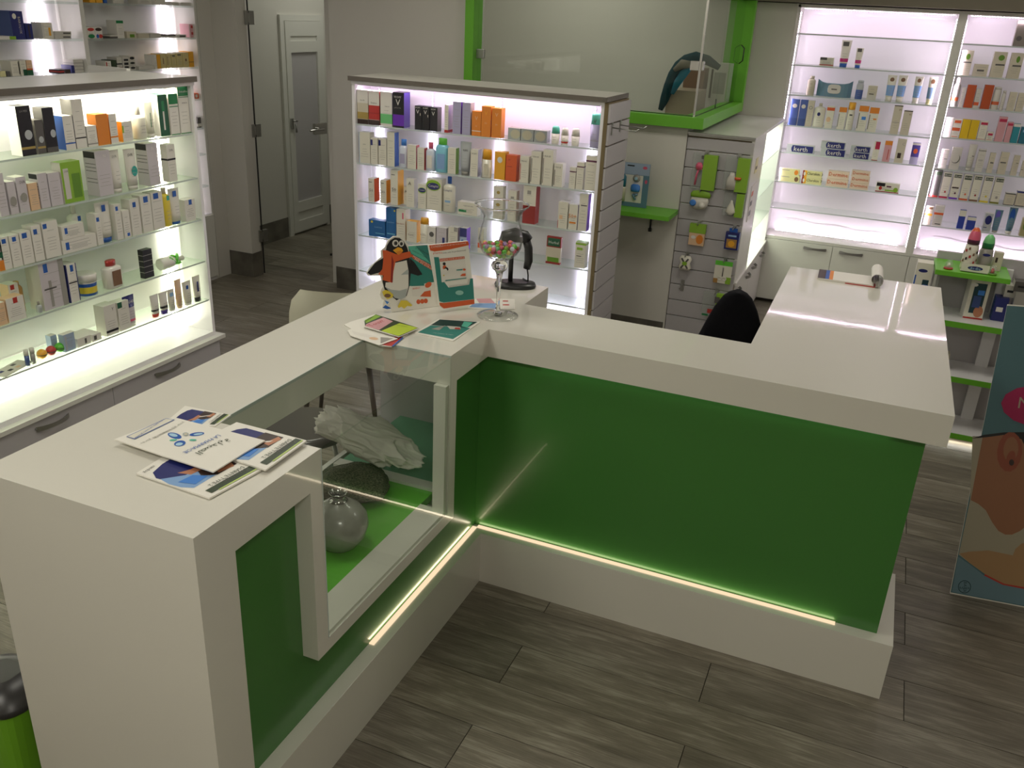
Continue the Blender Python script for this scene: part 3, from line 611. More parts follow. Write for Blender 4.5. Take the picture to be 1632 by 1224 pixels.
 ('b',.436,.056,.175,.05,'BL2','slate blue carton with pale disc',[('E',.5,.75,.3,.08,'CR'),('B',0,.28,'BL3')],0,0),
 ('b',.496,.049,.175,.05,'BL2','slate blue carton with pale disc',[('E',.5,.75,.3,.08,'CR'),('B',0,.28,'BL3')],0,0),
 ('b',.546,.042,.174,.04,'BE','slim beige carton with grey ring',[('E',.5,.73,.32,.07,'GY'),('E',.5,.73,.18,.04,'BE')],0,0),
 ('o',.609,.076,.161,.04,'CR','round cream bottle with navy disc',[('C','BE',.12,.3),('E',.45,.55,.18,.08,'NV')],0,0),
 ('b',.681,.05,.148,.04,'CR','cream carton with orange band near top',[('B',.8,.94,'RO'),('E',.4,.4,.3,.12,'PE')],0,0),
 ('b',.762,.049,.147,.04,'CR','cream carton with orange lid',[('B',.78,1,'OR'),('B',.1,.7,'DG',.04,.12)],0,0),
 ('o',.816,.049,.184,.04,'CR','cream bottle with bright orange cap',[('C','YO',.27,.95),('B',.52,.57,'K',.3,.8)],0,0),
 ('b',.897,.061,.167,.04,'CR','cream carton with orange lid and blue tag',[('B',.78,1,'OR'),('B',.45,.58,'SB2',.4,.85),('B',.1,.72,'DG',.04,.12)],0,0),
 ('b',.966,.06,.162,.04,'CR','cream carton with orange lid and orange tag',[('B',.76,1,'OR'),('B',.5,.56,'OR',.5,.85),('B',.1,.7,'DG',.04,.12)],0,0),
 ('b',1.113,.055,.188,.05,'BE','tall beige carton with monogram',[('B',.97,1,'DB'),('T','M',.75,.85,.07,'BR'),('B',.4,.42,'GY',.1,.9)],0,0),
 ('b',1.18,.055,.16,.05,'BE','shorter beige carton with monogram',[('B',.96,1,'DB'),('T','M',.75,.84,.07,'BR')],0,0),
]),
('bay1','fourth',1.1209,[
 ('b',.522,.189,.057,.05,'SV','long blue toothpaste carton',[('B',.1,.9,'NV',.2,.97),('E',.25,.5,.08,.4,'NV'),('T','kerth',.52,.5,.55,'W')],0,0),
 ('b',.739,.163,.048,.05,'SV','upper blue toothpaste carton of a pair',[('B',.05,.95,'NV',.25,.97),('E',.3,.5,.1,.44,'NV'),('T','kerth',.55,.5,.6,'W')],.051,0),
 ('b',.747,.167,.05,.05,'SV','lower blue toothpaste carton of a pair',[('B',.05,.95,'NV',.25,.97),('E',.3,.5,.1,.44,'NV'),('T','kerth',.55,.5,.6,'W')],0,0),
 ('b',.924,.131,.043,.05,'SV','upper small blue toothpaste carton',[('B',.05,.95,'NV',.25,.97),('E',.3,.5,.1,.44,'NV'),('T','kerth',.55,.5,.6,'W')],.044,0),
 ('b',.924,.131,.043,.05,'SV','lower small blue toothpaste carton',[('B',.05,.95,'NV',.2,.97),('E',.28,.5,.1,.44,'NV'),('T','kerth',.55,.5,.6,'W')],0,0),
 ('b',1.026,.04,.128,.03,'CR','slim carton with crimson top',[('B',.6,1,'CM',.25,1),('B',.0,.04,'DR')],0,0),
 ('b',1.099,.048,.14,.03,'PKL','pink carton with orange top',[('B',.8,1,'OR'),('B',.1,.6,'RD',.6,.7)],0,0),
 ('b',1.181,.056,.16,.04,'BE','beige carton with dark diamond',[('B',.2,.42,'DB',.25,.65),('T','C',.7,.8,.12,'GY')],0,0),
 ('b',1.276,.051,.143,.04,'PU2','violet carton with orange ball print',[('E',.5,.62,.28,.12,'RO'),('B',0,.35,'LV'),('B',.9,1,'LG')],0,0),
]),
('bay1','fifth',0.9132,[
 ('b',.474,.139,.047,.05,'YC','upper cream carton printed with a face',[('E',.85,.5,.1,.38,'OR'),('B',.7,.8,'GY',.05,.5)],.046,0),
 ('b',.48,.144,.045,.05,'YC','lower cream carton printed with a face',[('E',.85,.5,.1,.38,'BR'),('B',.7,.8,'GY',.05,.5)],0,0),
 ('b',.634,.133,.047,.05,'YC','upper carton with red and yellow end',[('B',0,1,'DR',0,.09),('B',0,1,'YO',.09,.22),('E',.1,.5,.05,.3,'W'),('T','Clarskin 3',.63,.6,.42,'K')],.046,0),
 ('b',.636,.137,.045,.05,'YC','lower carton with red and yellow end',[('B',0,1,'DR',0,.09),('B',0,1,'YO',.09,.22),('E',.1,.5,.05,.3,'W'),('T','Clarskin 3',.63,.6,.42,'K')],0,0),
 ('b',.811,.142,.055,.05,'PCL','upper peach carton with red lettering',[('T','Dermine',.5,.6,.5,'RO')],.054,0),
 ('b',.811,.147,.053,.05,'PCL','lower peach carton with red lettering',[('T','Dermine',.5,.6,.5,'RO')],0,0),
 ('b',.957,.123,.041,.05,'PCL','top peach carton of three with red lettering',[('T','Dermine',.5,.6,.5,'RO')],.087,0),
 ('b',.961,.124,.042,.05,'PCL','middle peach carton of three with red lettering',[('T','Dermine',.5,.6,.5,'RO')],.045,0),
 ('b',.961,.124,.044,.05,'PCL','bottom peach carton of three with red lettering',[('T','Dermine',.5,.6,.5,'RO')],0,0),
 ('b',1.149,.154,.066,.04,'CR','flat white carton with black red and green print',[('B',.6,.95,'K',.02,.38),('E',.2,.4,.07,.2,'RD'),('B',0,.1,'DR'),('B',.15,.3,'LM',.4,.8),('E',.85,.35,.1,.25,'LM'),('B',.55,.7,'PL',.45,.65)],0,0),
]),
('bay2','top',1.9068,[
 ('b',1.735,.067,.159,.06,'BR2','large brown grey carton at frame edge',[('E',.4,.3,.25,.1,'DG')],0,0),
]),
('bay2','second',1.7131,[
 ('b',1.458,.07,.154,.05,'BE','beige carton with leaf print and dark line',[('B',.5,.55,'DG',.2,.95),('E',.6,.75,.18,.12,'DLM')],0,0),
 ('b',1.554,.084,.075,.05,'BE','low beige carton between tall ones',[('B',.42,.56,'DG',.25,.75)],0,0),
 ('b',1.651,.076,.156,.05,'BE','beige carton with curled leaf print',[('B',.47,.53,'DG',.25,.95),('E',.6,.77,.24,.11,'DLM')],0,0),
 ('b',1.748,.071,.155,.05,'BE','beige carton with green plant print',[('B',.47,.53,'DG',.25,.95),('E',.6,.75,.15,.13,'DLM')],0,0),
]),
('bay2','third',1.516,[
 ('o',1.443,.045,.182,.04,'GY','grey bottle with orange band',[('C','LG',.2,.6),('B',.2,.33,'RO')],0,0),
 ('b',1.485,.022,.123,.04,'LG','narrow grey carton',[],0,0),
 ('b',1.53,.052,.142,.05,'BO','burnt orange carton beside narrow grey one',[('S','DR')],0,0),
 ('b',1.575,.03,.122,.05,'LG','slim grey carton with orange band',[('B',.15,.32,'RO')],0,0),
 ('b',1.631,.055,.149,.05,'BO','burnt orange carton beside banded bottle',[('S','DR')],0,0),
 ('o',1.686,.047,.141,.04,'LG','pale grey bottle with orange band',[('C','LG',.1,.9),('B',.22,.36,'RO')],0,0),
 ('o',1.727,.025,.121,.03,'LG','slim pale grey bottle',[('C','LG',.12,.8)],0,0),
 ('b',1.78,.043,.117,.04,'BE','plain beige carton',[],0,0),
 ('b',1.831,.043,.116,.04,'BE','plain beige carton near frame edge',[],0,0),
]),
('bay2','fourth',1.32,[
 ('b',1.444,.046,.126,.04,'LG','grey carton with faint lines',[],0,0),
 ('b',1.493,.047,.118,.04,'CR','white carton with two orange tags',[('B',.8,.95,'RO',.1,.95),('B',.38,.55,'RO',.0,1),('B',.05,.08,'RO',.1,.9)],0,0),
 ('b',1.547,.049,.121,.05,'YO2','bright yellow carton',[],0,0),
 ('b',1.599,.05,.121,.05,'YO2','bright yellow carton beside red tagged one',[],0,0),
 ('b',1.653,.048,.121,.04,'CR','white carton with red tag',[('B',.8,.93,'CM',.1,.95),('B',.04,.06,'RD')],0,0),
 ('b',1.702,.04,.056,.04,'CR','tiny white carton with red tag',[('B',.6,.85,'CM',.2,.9),('B',.1,.14,'RD',.1,.9)],0,0),
 ('b',1.759,.048,.156,.05,'PKL','tall pink carton with crimson tag',[('B',.8,.92,'CM',.05,.95)],0,0),
 ('b',1.807,.033,.128,.04,'PKL','shorter pink carton with crimson tag',[('B',.82,.94,'CM',.05,.95)],0,0),
 ('b',1.848,.04,.12,.05,'TB','teal blue carton with white top',[('B',.85,1,'W')],0,0),
 ('b',1.894,.036,.103,.05,'TB2','dark teal carton at frame edge',[('B',.7,.85,'SB',.3,1)],0,0),
]),
('bay2','fifth',1.114,[
 ('b',1.461,.046,.125,.04,'LG','light grey carton with arc print',[('B',.5,.53,'DG',.5,.95)],0,0),
 ('b',1.532,.061,.145,.04,'LG','wider grey carton with bold dark arc',[('E',.5,.5,.45,.22,'DG'),('E',.44,.53,.42,.22,'LG')],0,0),
 ('t',1.624,.045,.173,.04,'LG','grey cream tube with dark arc',[('C','LG',.12),('B',.55,.58,'DG',.6,.9)],0,0),
 ('b',1.684,.045,.148,.04,'LG','grey carton with dark cap line',[('B',.92,.95,'DG'),('B',.5,.53,'GY',.2,.8)],0,0),
 ('b',1.751,.033,.132,.03,'BE','slim beige carton with dark ring',[('B',.48,.54,'DG',.3,.9)],0,0),
 ('b',1.823,.048,.143,.04,'BE','beige carton with dark scribble',[('B',.5,.56,'DG',.1,.8)],0,0),
 ('b',1.896,.036,.131,.03,'BE','slim beige carton with small arc',[('B',.6,.63,'DG',.5,.9)],0,0),
 ('b',1.949,.029,.102,.03,'BE','beige carton at the frame edge',[('B',.4,.43,'DG',0,.4)],0,0),
]),
('bay2','sixth',0.9181,[
 ('b',1.449,.055,.179,.05,'DG2','dark grey carton with red foot',[('B',0,.07,'RD'),('B',.84,.96,'DGR2',.1,.9)],0,0),
 ('b',1.51,.052,.173,.05,'CR','cream carton with crimson foot',[('B',0,.07,'CM'),('B',.84,.96,'DGR2',.1,.95),('E',.6,.25,.12,.04,'RD'),('T','HELIAR',.5,.9,.06,'W')],0,0),
 ('b',1.573,.052,.172,.05,'CR','cream carton with purple foot',[('B',0,.07,'PU'),('B',.84,.96,'DGR2',.1,.95),('E',.6,.24,.12,.04,'PL'),('B',.42,.48,'DB',.1,.9),('T','HELIAR',.5,.9,.06,'W')],0,0),
 ('b',1.637,.051,.172,.05,'CR','cream carton with orange foot',[('B',0,.07,'RO'),('B',.8,.96,'DGR2',.1,.95),('E',.6,.24,.12,.04,'RO'),('T','HELIAR',.5,.89,.06,'W')],0,0),
 ('b',1.699,.051,.173,.05,'CR','cream carton with brown foot',[('B',0,.07,'BR'),('B',.84,.96,'DGR2',.1,.95),('E',.6,.24,.12,.04,'DR'),('T','HELIAR',.5,.9,.06,'W')],0,0),
 ('b',1.764,.053,.173,.05,'CR','cream carton with yellow foot',[('B',0,.07,'YE'),('B',.84,.96,'DGR2',.1,.95),('E',.6,.24,.12,.04,'YE'),('T','HELIAR',.5,.9,.06,'W')],0,0),
 ('b',1.829,.052,.172,.05,'CR','cream carton with olive foot',[('B',0,.07,'OL'),('B',.84,.97,'DGR2',.1,.95),('E',.6,.24,.15,.05,'GY'),('T','HELIAR',.5,.9,.06,'W')],0,0),
 ('b',1.915,.059,.08,.05,'BE','low beige carton with dark lid',[('B',.9,1,'DG'),('B',0,.06,'DG')],0,0),
 ('b',1.98,.058,.1,.05,'BE','low beige carton with navy lid',[('B',.88,1,'NV'),('B',0,.06,'DG')],0,0),
]),
('bay2','seventh',0.7246,[
 ('b',1.447,.047,.127,.04,'BE','beige carton with brown top and yellow band',[('B',.85,.97,'BR',.05,.9),('B',.5,.62,'YO')],0,0),
 ('b',1.51,.059,.14,.05,'LG','grey carton with orange band',[('B',.55,.66,'RO'),('B',.08,.12,'K',.3,.9)],0,0),
 ('b',1.659,.04,.126,.04,'NV2','slim royal blue carton with cream top',[('B',.68,1,'CR')],0,0),
 ('b',1.722,.053,.087,.04,'NV2','squat royal blue carton with cream top',[('B',.75,1,'CR')],0,0),
 ('b',1.822,.049,.125,.05,'SV','grey green carton with navy heart',[('E',.5,.65,.42,.25,'NV'),('B',.22,.26,'NV',.05,.5)],0,0),
 ('t',1.877,.045,.154,.04,'GB','grey tube with violet blob',[('E',.4,.78,.35,.2,'VI2'),('C','GY',.1)],0,0),
 ('t',1.96,.048,.179,.04,'GB','grey tube with deep blue blob',[('E',.45,.72,.38,.25,'BL'),('C','W',.13)],0,0),
 ('b',2.043,.033,.12,.05,'KH','khaki carton with green disc',[('E',.7,.6,.4,.25,'DLM')],0,0),
]),
('wall','half hidden',1.2995,[
 ('b',2.557,.056,.033,.06,'RO','small red packet past the island',[('B',.2,.8,'W',.3,.7)],0,0),
]),
('wall','hidden',1.1034,[
 ('b',2.572,.051,.068,.06,'DG','small black box past the island',[('B',.1,.4,'W')],0,0),
]),
('wall','upper',1.8938,[
 ('b',1.749,.042,.071,.08,'YO','yellow orange carton cut by the picture edge',[],0,0),
 ('b',1.803,.048,.072,.08,'YO','yellow orange carton beside blue one',[],0,0),
 ('b',1.849,.024,.052,.08,'BL','narrow blue carton',[],0,0),
 ('b',1.952,.085,.049,.08,'LG','grey white carton',[],0,0),
 ('b',2.166,.118,.055,.08,'LG','low grey carton pile',[],0,0),
 ('b',2.3,.095,.041,.08,'W','white carton near the end strip light',[],0,0),
 ('b',2.438,.058,.019,.08,'LG','thin flat grey carton',[],0,0),
 ('b',2.55,.108,.019,.08,'LG','flat grey carton at the shelf end',[],0,0),
]),
('wall','middle',1.696,[
 ('b',1.14,.101,.016,.08,'W','flat white and green carton',[('B',0,1,'LM',.6,1)],0,0),
 ('b',1.214,.079,.143,.1,'NV','large navy carton with star',[('S','BL3'),('E',.3,.82,.16,.1,'CR'),('TV','BAROLUX',.65,.5,.12,'BE')],0,0),
 ('b',1.281,.045,.081,.08,'NV','smaller navy carton',[('B',.1,.9,'DB',.4,.6)],0,0),
 ('b',1.402,.072,.086,.08,'CR','cream carton with yellow ribbon',[('B',.2,.7,'YO',.6,.8),('B',.1,.9,'LG',0,.2)],0,0),
 ('b',1.507,.114,.02,.08,'LG','upper flat grey carton',[('B',.3,.7,'DG',.5,.95)],.02,0),
 ('b',1.503,.114,.019,.08,'LG','lower flat grey carton',[('B',.3,.7,'DG',.5,.95)],0,0),
 ('b',1.708,.056,.063,.08,'W','white carton with red and green swirls',[('E',.5,.8,.45,.15,'RD'),('E',.5,.2,.45,.18,'GR')],0,0),
 ('b',1.766,.055,.063,.08,'W','white carton with red and blue swirls',[('E',.5,.8,.45,.15,'DB'),('E',.7,.2,.3,.18,'RD'),('E',.3,.2,.2,.18,'BL')],0,0),
 ('b',1.881,.06,.02,.08,'DG','flat dark carton',[('B',.5,1,'LG')],0,0),
 ('b',1.939,.056,.101,.08,'W','tall white carton with green band',[('B',.84,1,'GR'),('S','W')],0,0),
 ('b',2.026,.078,.037,.08,'BE','low beige carton',[('B',.1,.6,'DLM',.3,.8)],0,0),
 ('b',2.127,.091,.026,.08,'BE','flat beige carton in front of the strip',[],0,0),
 ('b',2.231,.094,.026,.08,'LG','flat grey carton in front of the strip',[],0,0),
 ('b',2.372,.075,.019,.08,'DG','flat charcoal carton',[('B',.0,.5,'LG')],0,0),
 ('b',2.465,.089,.018,.08,'LG','flat grey carton near the pink one',[('B',.2,.7,'DG',.3,.9)],0,0),
 ('b',2.58,.055,.083,.08,'PKL','white carton with pink side panel',[('B',0,1,'W',0,.1),('B',.2,.9,'RD',.3,1),('B',.4,.7,'PKL',.2,.9)],0,0),
]),
('wall','lower',1.5082,[
 ('b',1.075,.031,.029,.08,'YC','low cream carton',[],0,0),
 ('b',1.106,.023,.026,.08,'DG','small dark carton',[],0,0),
 ('b',1.155,.051,.078,.08,'CR','white carton with black edge bar',[('B',.1,.95,'K',.9,1)],0,0),
 ('b',1.206,.04,.079,.08,'CR','white carton with green corner',[('B',0,.4,'DGR',.4,1)],0,0),
 ('b',1.248,.037,.079,.08,'PE','peach white carton with green wave',[('B',0,.35,'DGR'),('B',.35,.45,'RO')],0,0),
 ('b',1.457,.039,.021,.08,'K','small flat dark carton',[('B',.3,.7,'RD')],0,0),
 ('b',1.501,.04,.021,.08,'DB','small flat brown carton',[],0,0),
 ('b',1.542,.023,.042,.08,'NV','narrow navy carton',[],0,0),
 ('b',1.597,.069,.074,.08,'LG','grey white striped carton stack',[('B',.2,.25,'GY'),('B',.45,.5,'GY'),('B',.7,.75,'GY')],0,0),
 ('b',1.81,.044,.058,.08,'W','white carton with red mark',[('B',.5,.9,'RD',.1,.3),('B',0,.15,'TL')],0,0),
 ('b',1.855,.042,.062,.08,'DGR2','dark green carton',[('B',0,.2,'TL')],0,0),
 ('b',1.901,.04,.077,.08,'LG','grey carton with dark print',[('B',.45,.55,'K'),('B',.05,.25,'DR')],0,0),
 ('b',1.952,.051,.078,.08,'LG','grey carton dotted with dark labels',[('B',.1,.3,'K',.2,.9),('B',.4,.58,'K',.2,.9),('B',.7,.85,'K',.2,.9)],0,0),
 ('b',2.005,.05,.082,.08,'LG','grey carton dotted with dark ovals',[('E',.5,.85,.4,.1,'K'),('E',.5,.5,.4,.08,'K'),('E',.5,.15,.4,.08,'K')],0,0),
 ('b',2.121,.13,.019,.08,'LG','long flat grey carton',[],0,0),
 ('b',2.205,.022,.085,.08,'W','narrow white carton',[],0,0),
 ('b',2.234,.031,.085,.08,'YO','narrow orange carton',[],0,0),
 ('b',2.276,.048,.089,.08,'YC2','pale yellow carton with brown lines',[('B',.3,.7,'BR',.4,.55)],0,0),
 ('b',2.325,.043,.09,.08,'YC2','pale yellow carton with dark lines',[('B',.2,.8,'BR',.2,.3)],0,0),
 ('b',2.372,.044,.087,.08,'YC2','pale yellow carton with a heading',[('B',.8,.9,'DG',.2,.8)],0,0),
 ('b',2.425,.056,.091,.08,'YC2','broader pale yellow carton with a heading',[('B',.82,.92,'DG',.2,.8)],0,0),
 ('b',2.485,.057,.092,.08,'YC2','broader pale yellow carton with a dot',[('E',.5,.5,.15,.1,'BR')],0,0),
 ('b',2.539,.046,.097,.08,'YO','yellow orange carton at the shelf end',[('B',.3,.34,'BR')],0,0),
]),
]
ZS = {(d[0], d[1]): d[2] for d in DATA}
ORDER = {'left': ['top', 'second', 'third', 'fourth', 'lowest'], 'middle': ['top', 'second', 'third', 'fourth']}
open_shelving(LEFT, LW, ID, .335, 1.572, [ZS[('left', r)] for r in ORDER['left']], 'led_warm', M['cwarm'], gl='sglassg')
B(0, LW, ID + .0005, LD, .3135, 1.5715).build('rear_half', 'lam', LEFT)
B(-.008, LW + .008, -.012, LD + .0, 1.590, 1.612).build('top_board', 'lam', LEFT, bevel=.001)
B(-.01, LW + .01, -.018, -.012, 1.588, 1.613).build('top_fascia', 'taupe', LEFT)
B(0, LW, -.006, LD, 1.572, 1.590).build('top_rail', 'lamin', LEFT)
B(LW - .025, LW + .0, LD, LD + .25, .0, 1.622).build('end_panel', 'lam', LEFT)
B(-.0, LW + .035, -.035, LD, .292, .313).build('base_top', 'lam', LEFT, bevel=.001)
B(.0, LW + .01, .0, LD, .0, .2915).build('base_carcass', 'lam', LEFT)
for x0, x1, hx in ((1.229, 1.960, 1.571), (.545, 1.2265, .887), (.003, .5425, .203)):
    dd = B(x0, x1, -.022, -.002, .05, .289).build('drawer', 'lamlil', LEFT, bevel=.001)
    bow_handle(dd, (hx, -.022, .255), (1, 0, 0), (0, -1, 0), .165)
led_tape(.03, .016, 1.570, LW - .03, .016, 1.570, (0, .6, -.8), 'led_warm', LEFT)
area_light('led_source', (LW / 2, .035, 1.562), (math.radians(35), 0, 0), LW - .06, .012, 7.0, M['cwarm'], LEFT)
for x in (1.87, .20):
    led_tape(x, ID - .016, .36, x, ID - .016, 1.55, (0, -1, 0), 'led_warm', LEFT)
    for za, zb2 in ((.36, .505), (.53, .71), (.74, .92), (.95, 1.13), (1.16, 1.34), (1.37, 1.55)):
        area_light('led_source', (x, ID - .03, (za + zb2) / 2), (PI / 2, 0, 0), .02, zb2 - za, 1.5, M['cwarm'], LEFT)
led_tape(.03, ID - .02, .337, LW - .03, ID - .02, .337, (0, -.6, .8), 'led_warm', LEFT)
area_light('led_source', (LW / 2, ID - .045, .345), (math.radians(180 - 30), 0, 0), LW - .06, .012, 9.0, M['cwarm'], LEFT)

# middle island unit (faces -y)
MX0, MX1 = -1.782, -.262
MID = thing('display_unit', 'white lit display unit with dark top edge and slatwall side, standing in the middle', 'shelf unit', (MX0, 2.0, 0), 0)
MW = MX1 - MX0; MD = .37
open_shelving(MID, MW - .012, ID, .335, 1.543, [ZS[('middle', r)] for r in ORDER['middle']] + [.45], 'led_lav', M['clav'])
B(0, MW - .012, ID + .0005, MD, .3135, 1.5425).build('rear_half', 'lam', MID)
B(-.012, MW + .0, -.012, MD, 1.562, 1.584).build('top_board', 'wall', MID, bevel=.001)  # wall paint colour stands in for the wall mirrored in this top
B(-.014, MW + .002, -.018, -.012, 1.560, 1.585).build('top_fascia', 'taupe', MID)
B(MW + .0, MW + .006, -.018, MD + .0, 1.562, 1.586).build('top_fascia_side', 'taupe', MID)
B(0, MW - .012, -.006, MD, 1.543, 1.562).build('top_rail', 'lamin', MID)
B(0, MW - .012, 0, MD, 0, .3125).build('base_carcass', 'lam', MID)
for i in range(2):
    x0 = .005 + i * (MW - .02) / 2; dd = B(x0, x0 + (MW - .02) / 2 - .006, -.02, -.001, .05, .31).build('drawer', 'lamlil', MID, bevel=.001)
    bow_handle(dd, (x0 + .37, -.02, .24), (1, 0, 0), (0, -1, 0), .14)
# slatwall boards on its right side
B(MW - .0115, MW + .009, -.003, MD, .02, 1.558).build('slatwall_back', 'slatedge', MID)
PT = .1118; zt = 1.545; k = 0; z = 1.454
edges = [1.555] + [1.454 - PT * i for i in range(13)]
for a, b in zip(edges, edges[1:]):
    b2 = max(b + .004, .02)
    if a - .004 > b2: B(MW + .009, MW + .020, .0, MD + .012, b2, a - .004).build('slat_board', 'lamlil', MID, bevel=.0008)
for i, (yy, zz) in enumerate(((.05, 1.454), (.20, 1.454))):
    m = MB().box(MW + .0205, MW + .0245, yy - .01, yy + .01, zz - .055, zz + .006)
    m.tube([(MW + .022, yy, zz - .02), (MW + .15, yy, zz - .028), (MW + .165, yy, zz - .015)], .0032, 6)
    m.build('display_hook', 'steel', MID)
led_tape(.03, .016, 1.541, MW - .04, .016, 1.541, (0, .6, -.8), 'led_pink', MID)
area_light('led_source', (MW / 2, .035, 1.533), (math.radians(35), 0, 0), MW - .08, .012, 2.3, (1, .76, 1), MID)
for x in (.077, .43, .856, 1.405):
    led_tape(x, ID - .016, .36, x, ID - .016, 1.53, (0, -1, 0), 'led_lav', MID)
for x in (.077, .43, .856, 1.405):
    for za, zb2 in ((.36, .44), (.47, .66), (.69, .87), (.90, 1.09), (1.12, 1.31)):
        area_light('led_source', (x, ID - .03, (za + zb2) / 2), (PI / 2, 0, 0), .02, zb2 - za, .19 * (zb2 - za) / .19, M['clav'], MID)
area_light('led_source', (MW / 2, ID - .045, .345), (math.radians(180 - 30), 0, 0), MW - .08, .012, 1.5, M['clav'], MID)

# ------------------------------------------------------------------ back wall bays (face -y)
BAYS = thing('wall_shelving', 'white back wall shelving with dotted strip lights around two glass-shelved bays', 'shelf unit', (.355, 4.23, 0), 0)
BD = .245
X = [0, 1.0, 1.05, 2.05]
B(0, .018, 0, BD, .515, 2.095).build('side_panel', 'lam', BAYS)
B(1.0, 1.05, -.001, BD, .515, 2.095).build('divider', 'lam', BAYS)
B(2.05, 2.07, 0, BD, .515, 2.095).build('side_panel', 'lam', BAYS)
B(0, 2.07, 0, BD, 2.078, 2.098).build('top_panel', 'lam', BAYS)
B(.018, 2.05, BD - .012, BD, .515, 2.078).build('back_panel', 'lamin', BAYS)
B(0, 2.3, -.004, BD, .495, .5145).build('worktop', 'lam', BAYS)
bay_sh = {0: [1.915, ZS[('bay1', 'top')], ZS[('bay1', 'second')], ZS[('bay1', 'third')], ZS[('bay1', 'fourth')], ZS[('bay1', 'fifth')], .722],
          1: [ZS[('bay2', r)] for r in ('top', 'second', 'third', 'fourth', 'fifth', 'sixth', 'seventh')]}
for bi, (xa, xb) in enumerate(((.018, 1.0), (1.05, 2.05))):
    for z in bay_sh[bi]:
        m = MB().box(xa + .001, xb - .001, .008, BD - .014, z - .008, z - .0002, 'W', 0)
        m.face([(xa + .001, .0079, z - .008), (xb - .001, .0079, z - .008), (xb - .001, .0079, z - .0002), (xa + .001, .0079, z - .0002)], 'W', 1)
        m.build('glass_shelf', ['sglass', 'sgedge'], BAYS)
    e = .004
    led_tape(xa + e, .014, .55, xa + e, .014, 2.06, (.95, -.1, 0), 'led_bay', BAYS)
    led_tape(xb - e, .014, .55, xb - e, .014, 2.06, (-.95, -.1, 0), 'led_bay', BAYS)
    led_tape(xa + .02, .014, 2.074, xb - .02, .014, 2.074, (0, -.1, -.95), 'led_bay', BAYS)
    led_tape(xa + .05, BD - .06, .5185, xb - .05, BD - .06, .5185, (0, .3, .95), 'led_bay', BAYS)
    cz = 1.3
    for xx in (xa + .03, xb - .03): area_light('led_source', (xx, .012, 1.3), (PI / 2, 0, 0), .008, 1.46, 1.15, M['cpink'], BAYS)
    area_light('led_source', ((xa + xb) / 2, .012, 2.05), (PI / 2, 0, 0), xb - xa - .1, .008, .8, M['cpink'], BAYS)
    m = MB(); pts = []
    for i in range(13): pts.append((xa + .12 + i * .06, BD - .018, .60 + .006 * math.sin(i * 1.3) - .002 * i))
    m.tube(pts, .0018, 5, 'LG').build('cable', 'plast', BAYS)
B(0, 2.3, .012, BD, .06, .4945).build('cabinet_carcass', 'lam', BAYS)
B(0, 2.3, .06, BD, .0, .0595).build('toe_kick', 'taupe', BAYS)
for x0, x1, hx in ((.003, .512, .391), (.515, 1.032, .643), (1.036, 1.55, 1.4), (1.553, 2.07, 1.7)):
    dd = B(x0, x1, -.006, .011, .03, .492).build('door', 'lam', BAYS, bevel=.001)
    bow_handle(dd, (hx, -.006, .459), (1, 0, 0), (0, -1, 0), .16)

# ------------------------------------------------------------------ slatwall cabinet in the corner (front faces -y, open lit niche faces +x)
SX0, SX1, SY0, SY1, SZ = -.008, .385, 2.87, 4.215, 1.352
SC = thing('slatwall_cabinet', 'white corner cabinet with slatwall end carrying baby goods, under the lime window', 'cabinet', (0, 0, 0))
B(SX0, SX1, SY0 - .002, SY1, SZ - .018, SZ).build('top_board', 'lam', SC, bevel=.001)
B(SX0 - .001, SX1 + .002, SY0 - .014, SY0 - .002, SZ - .008, SZ + .004).build('metal_edge', 'steel', SC)
B(SX0, SX1 - .002, SY0 + .012, SY0 + .03, .10, SZ - .018).build('slatwall_back', 'slatedge', SC)
slots = [1.254, 1.150, 1.041, .936, .838, .735, .632, .529, .425, .322, .219]
edges = [SZ - .022] + slots + [.112]
for i, (a, b) in enumerate(zip(edges, edges[1:])):
    B(SX0 + .001, SX1 - .003, SY0 - .006, SY0 + .012, b + .0045, a - .0045).build('slat_board', 'lamlil', SC, bevel=.0008)
for z in slots: B(SX0 + .001, SX1 - .003, SY0 + .004, SY0 + .009, z - .0045, z - .001).build('metal_insert', 'chrome', SC)
B(SX0, .02, SY0 + .03, SY1, 0, SZ - .018).build('back_panel', 'lamin', SC)
B(SX1 - .018, SX1, SY0, SY0 + .46, .478, SZ - .018).build('side_panel', 'lam', SC)
B(SX1 - .018, SX1, SY0 + .46, SY0 + .478, .478, SZ - .018).build('niche_post', 'lam', SC)
B(.02, SX1, SY1 - .018, SY1, .478, SZ - .018).build('niche_end', 'lamin', SC)
B(.02, SX1 + .012, SY0 + .03, SY1, .462, .478).build('worktop', 'lam', SC)
B(.02, SX1 - .02, SY0 + .03, SY1, .05, .461).build('base_carcass', 'lam', SC)
for z in (.70, .92, 1.14):
    MB().box(.03, SX1 - .004, SY0 + .50, SY1 - .02, z - .008, z).build('glass_shelf', 'sglass', SC)
for i in range(2):
    y0 = SY0 + .05 + i * .65; dd = B(SX1 - .018, SX1, y0, y0 + .645, .03, .459).build('door', 'lam', SC, bevel=.001)
    bow_handle(dd, (SX1, y0 + .12, .40), (0, 1, 0), (1, 0, 0), .11); bow_handle(dd, (SX1, y0 + .5, .40), (0, 1, 0), (1, 0, 0), .11)
area_light('led_source', (.2, SY0 + .9, SZ - .03), (0, 0, 0), .25, .75, 6, (.97, 1, .80), SC)
area_light('led_source', (.2, SY0 + .9, .69), (0, 0, 0), .25, .75, 3, (.97, 1, .80), SC)
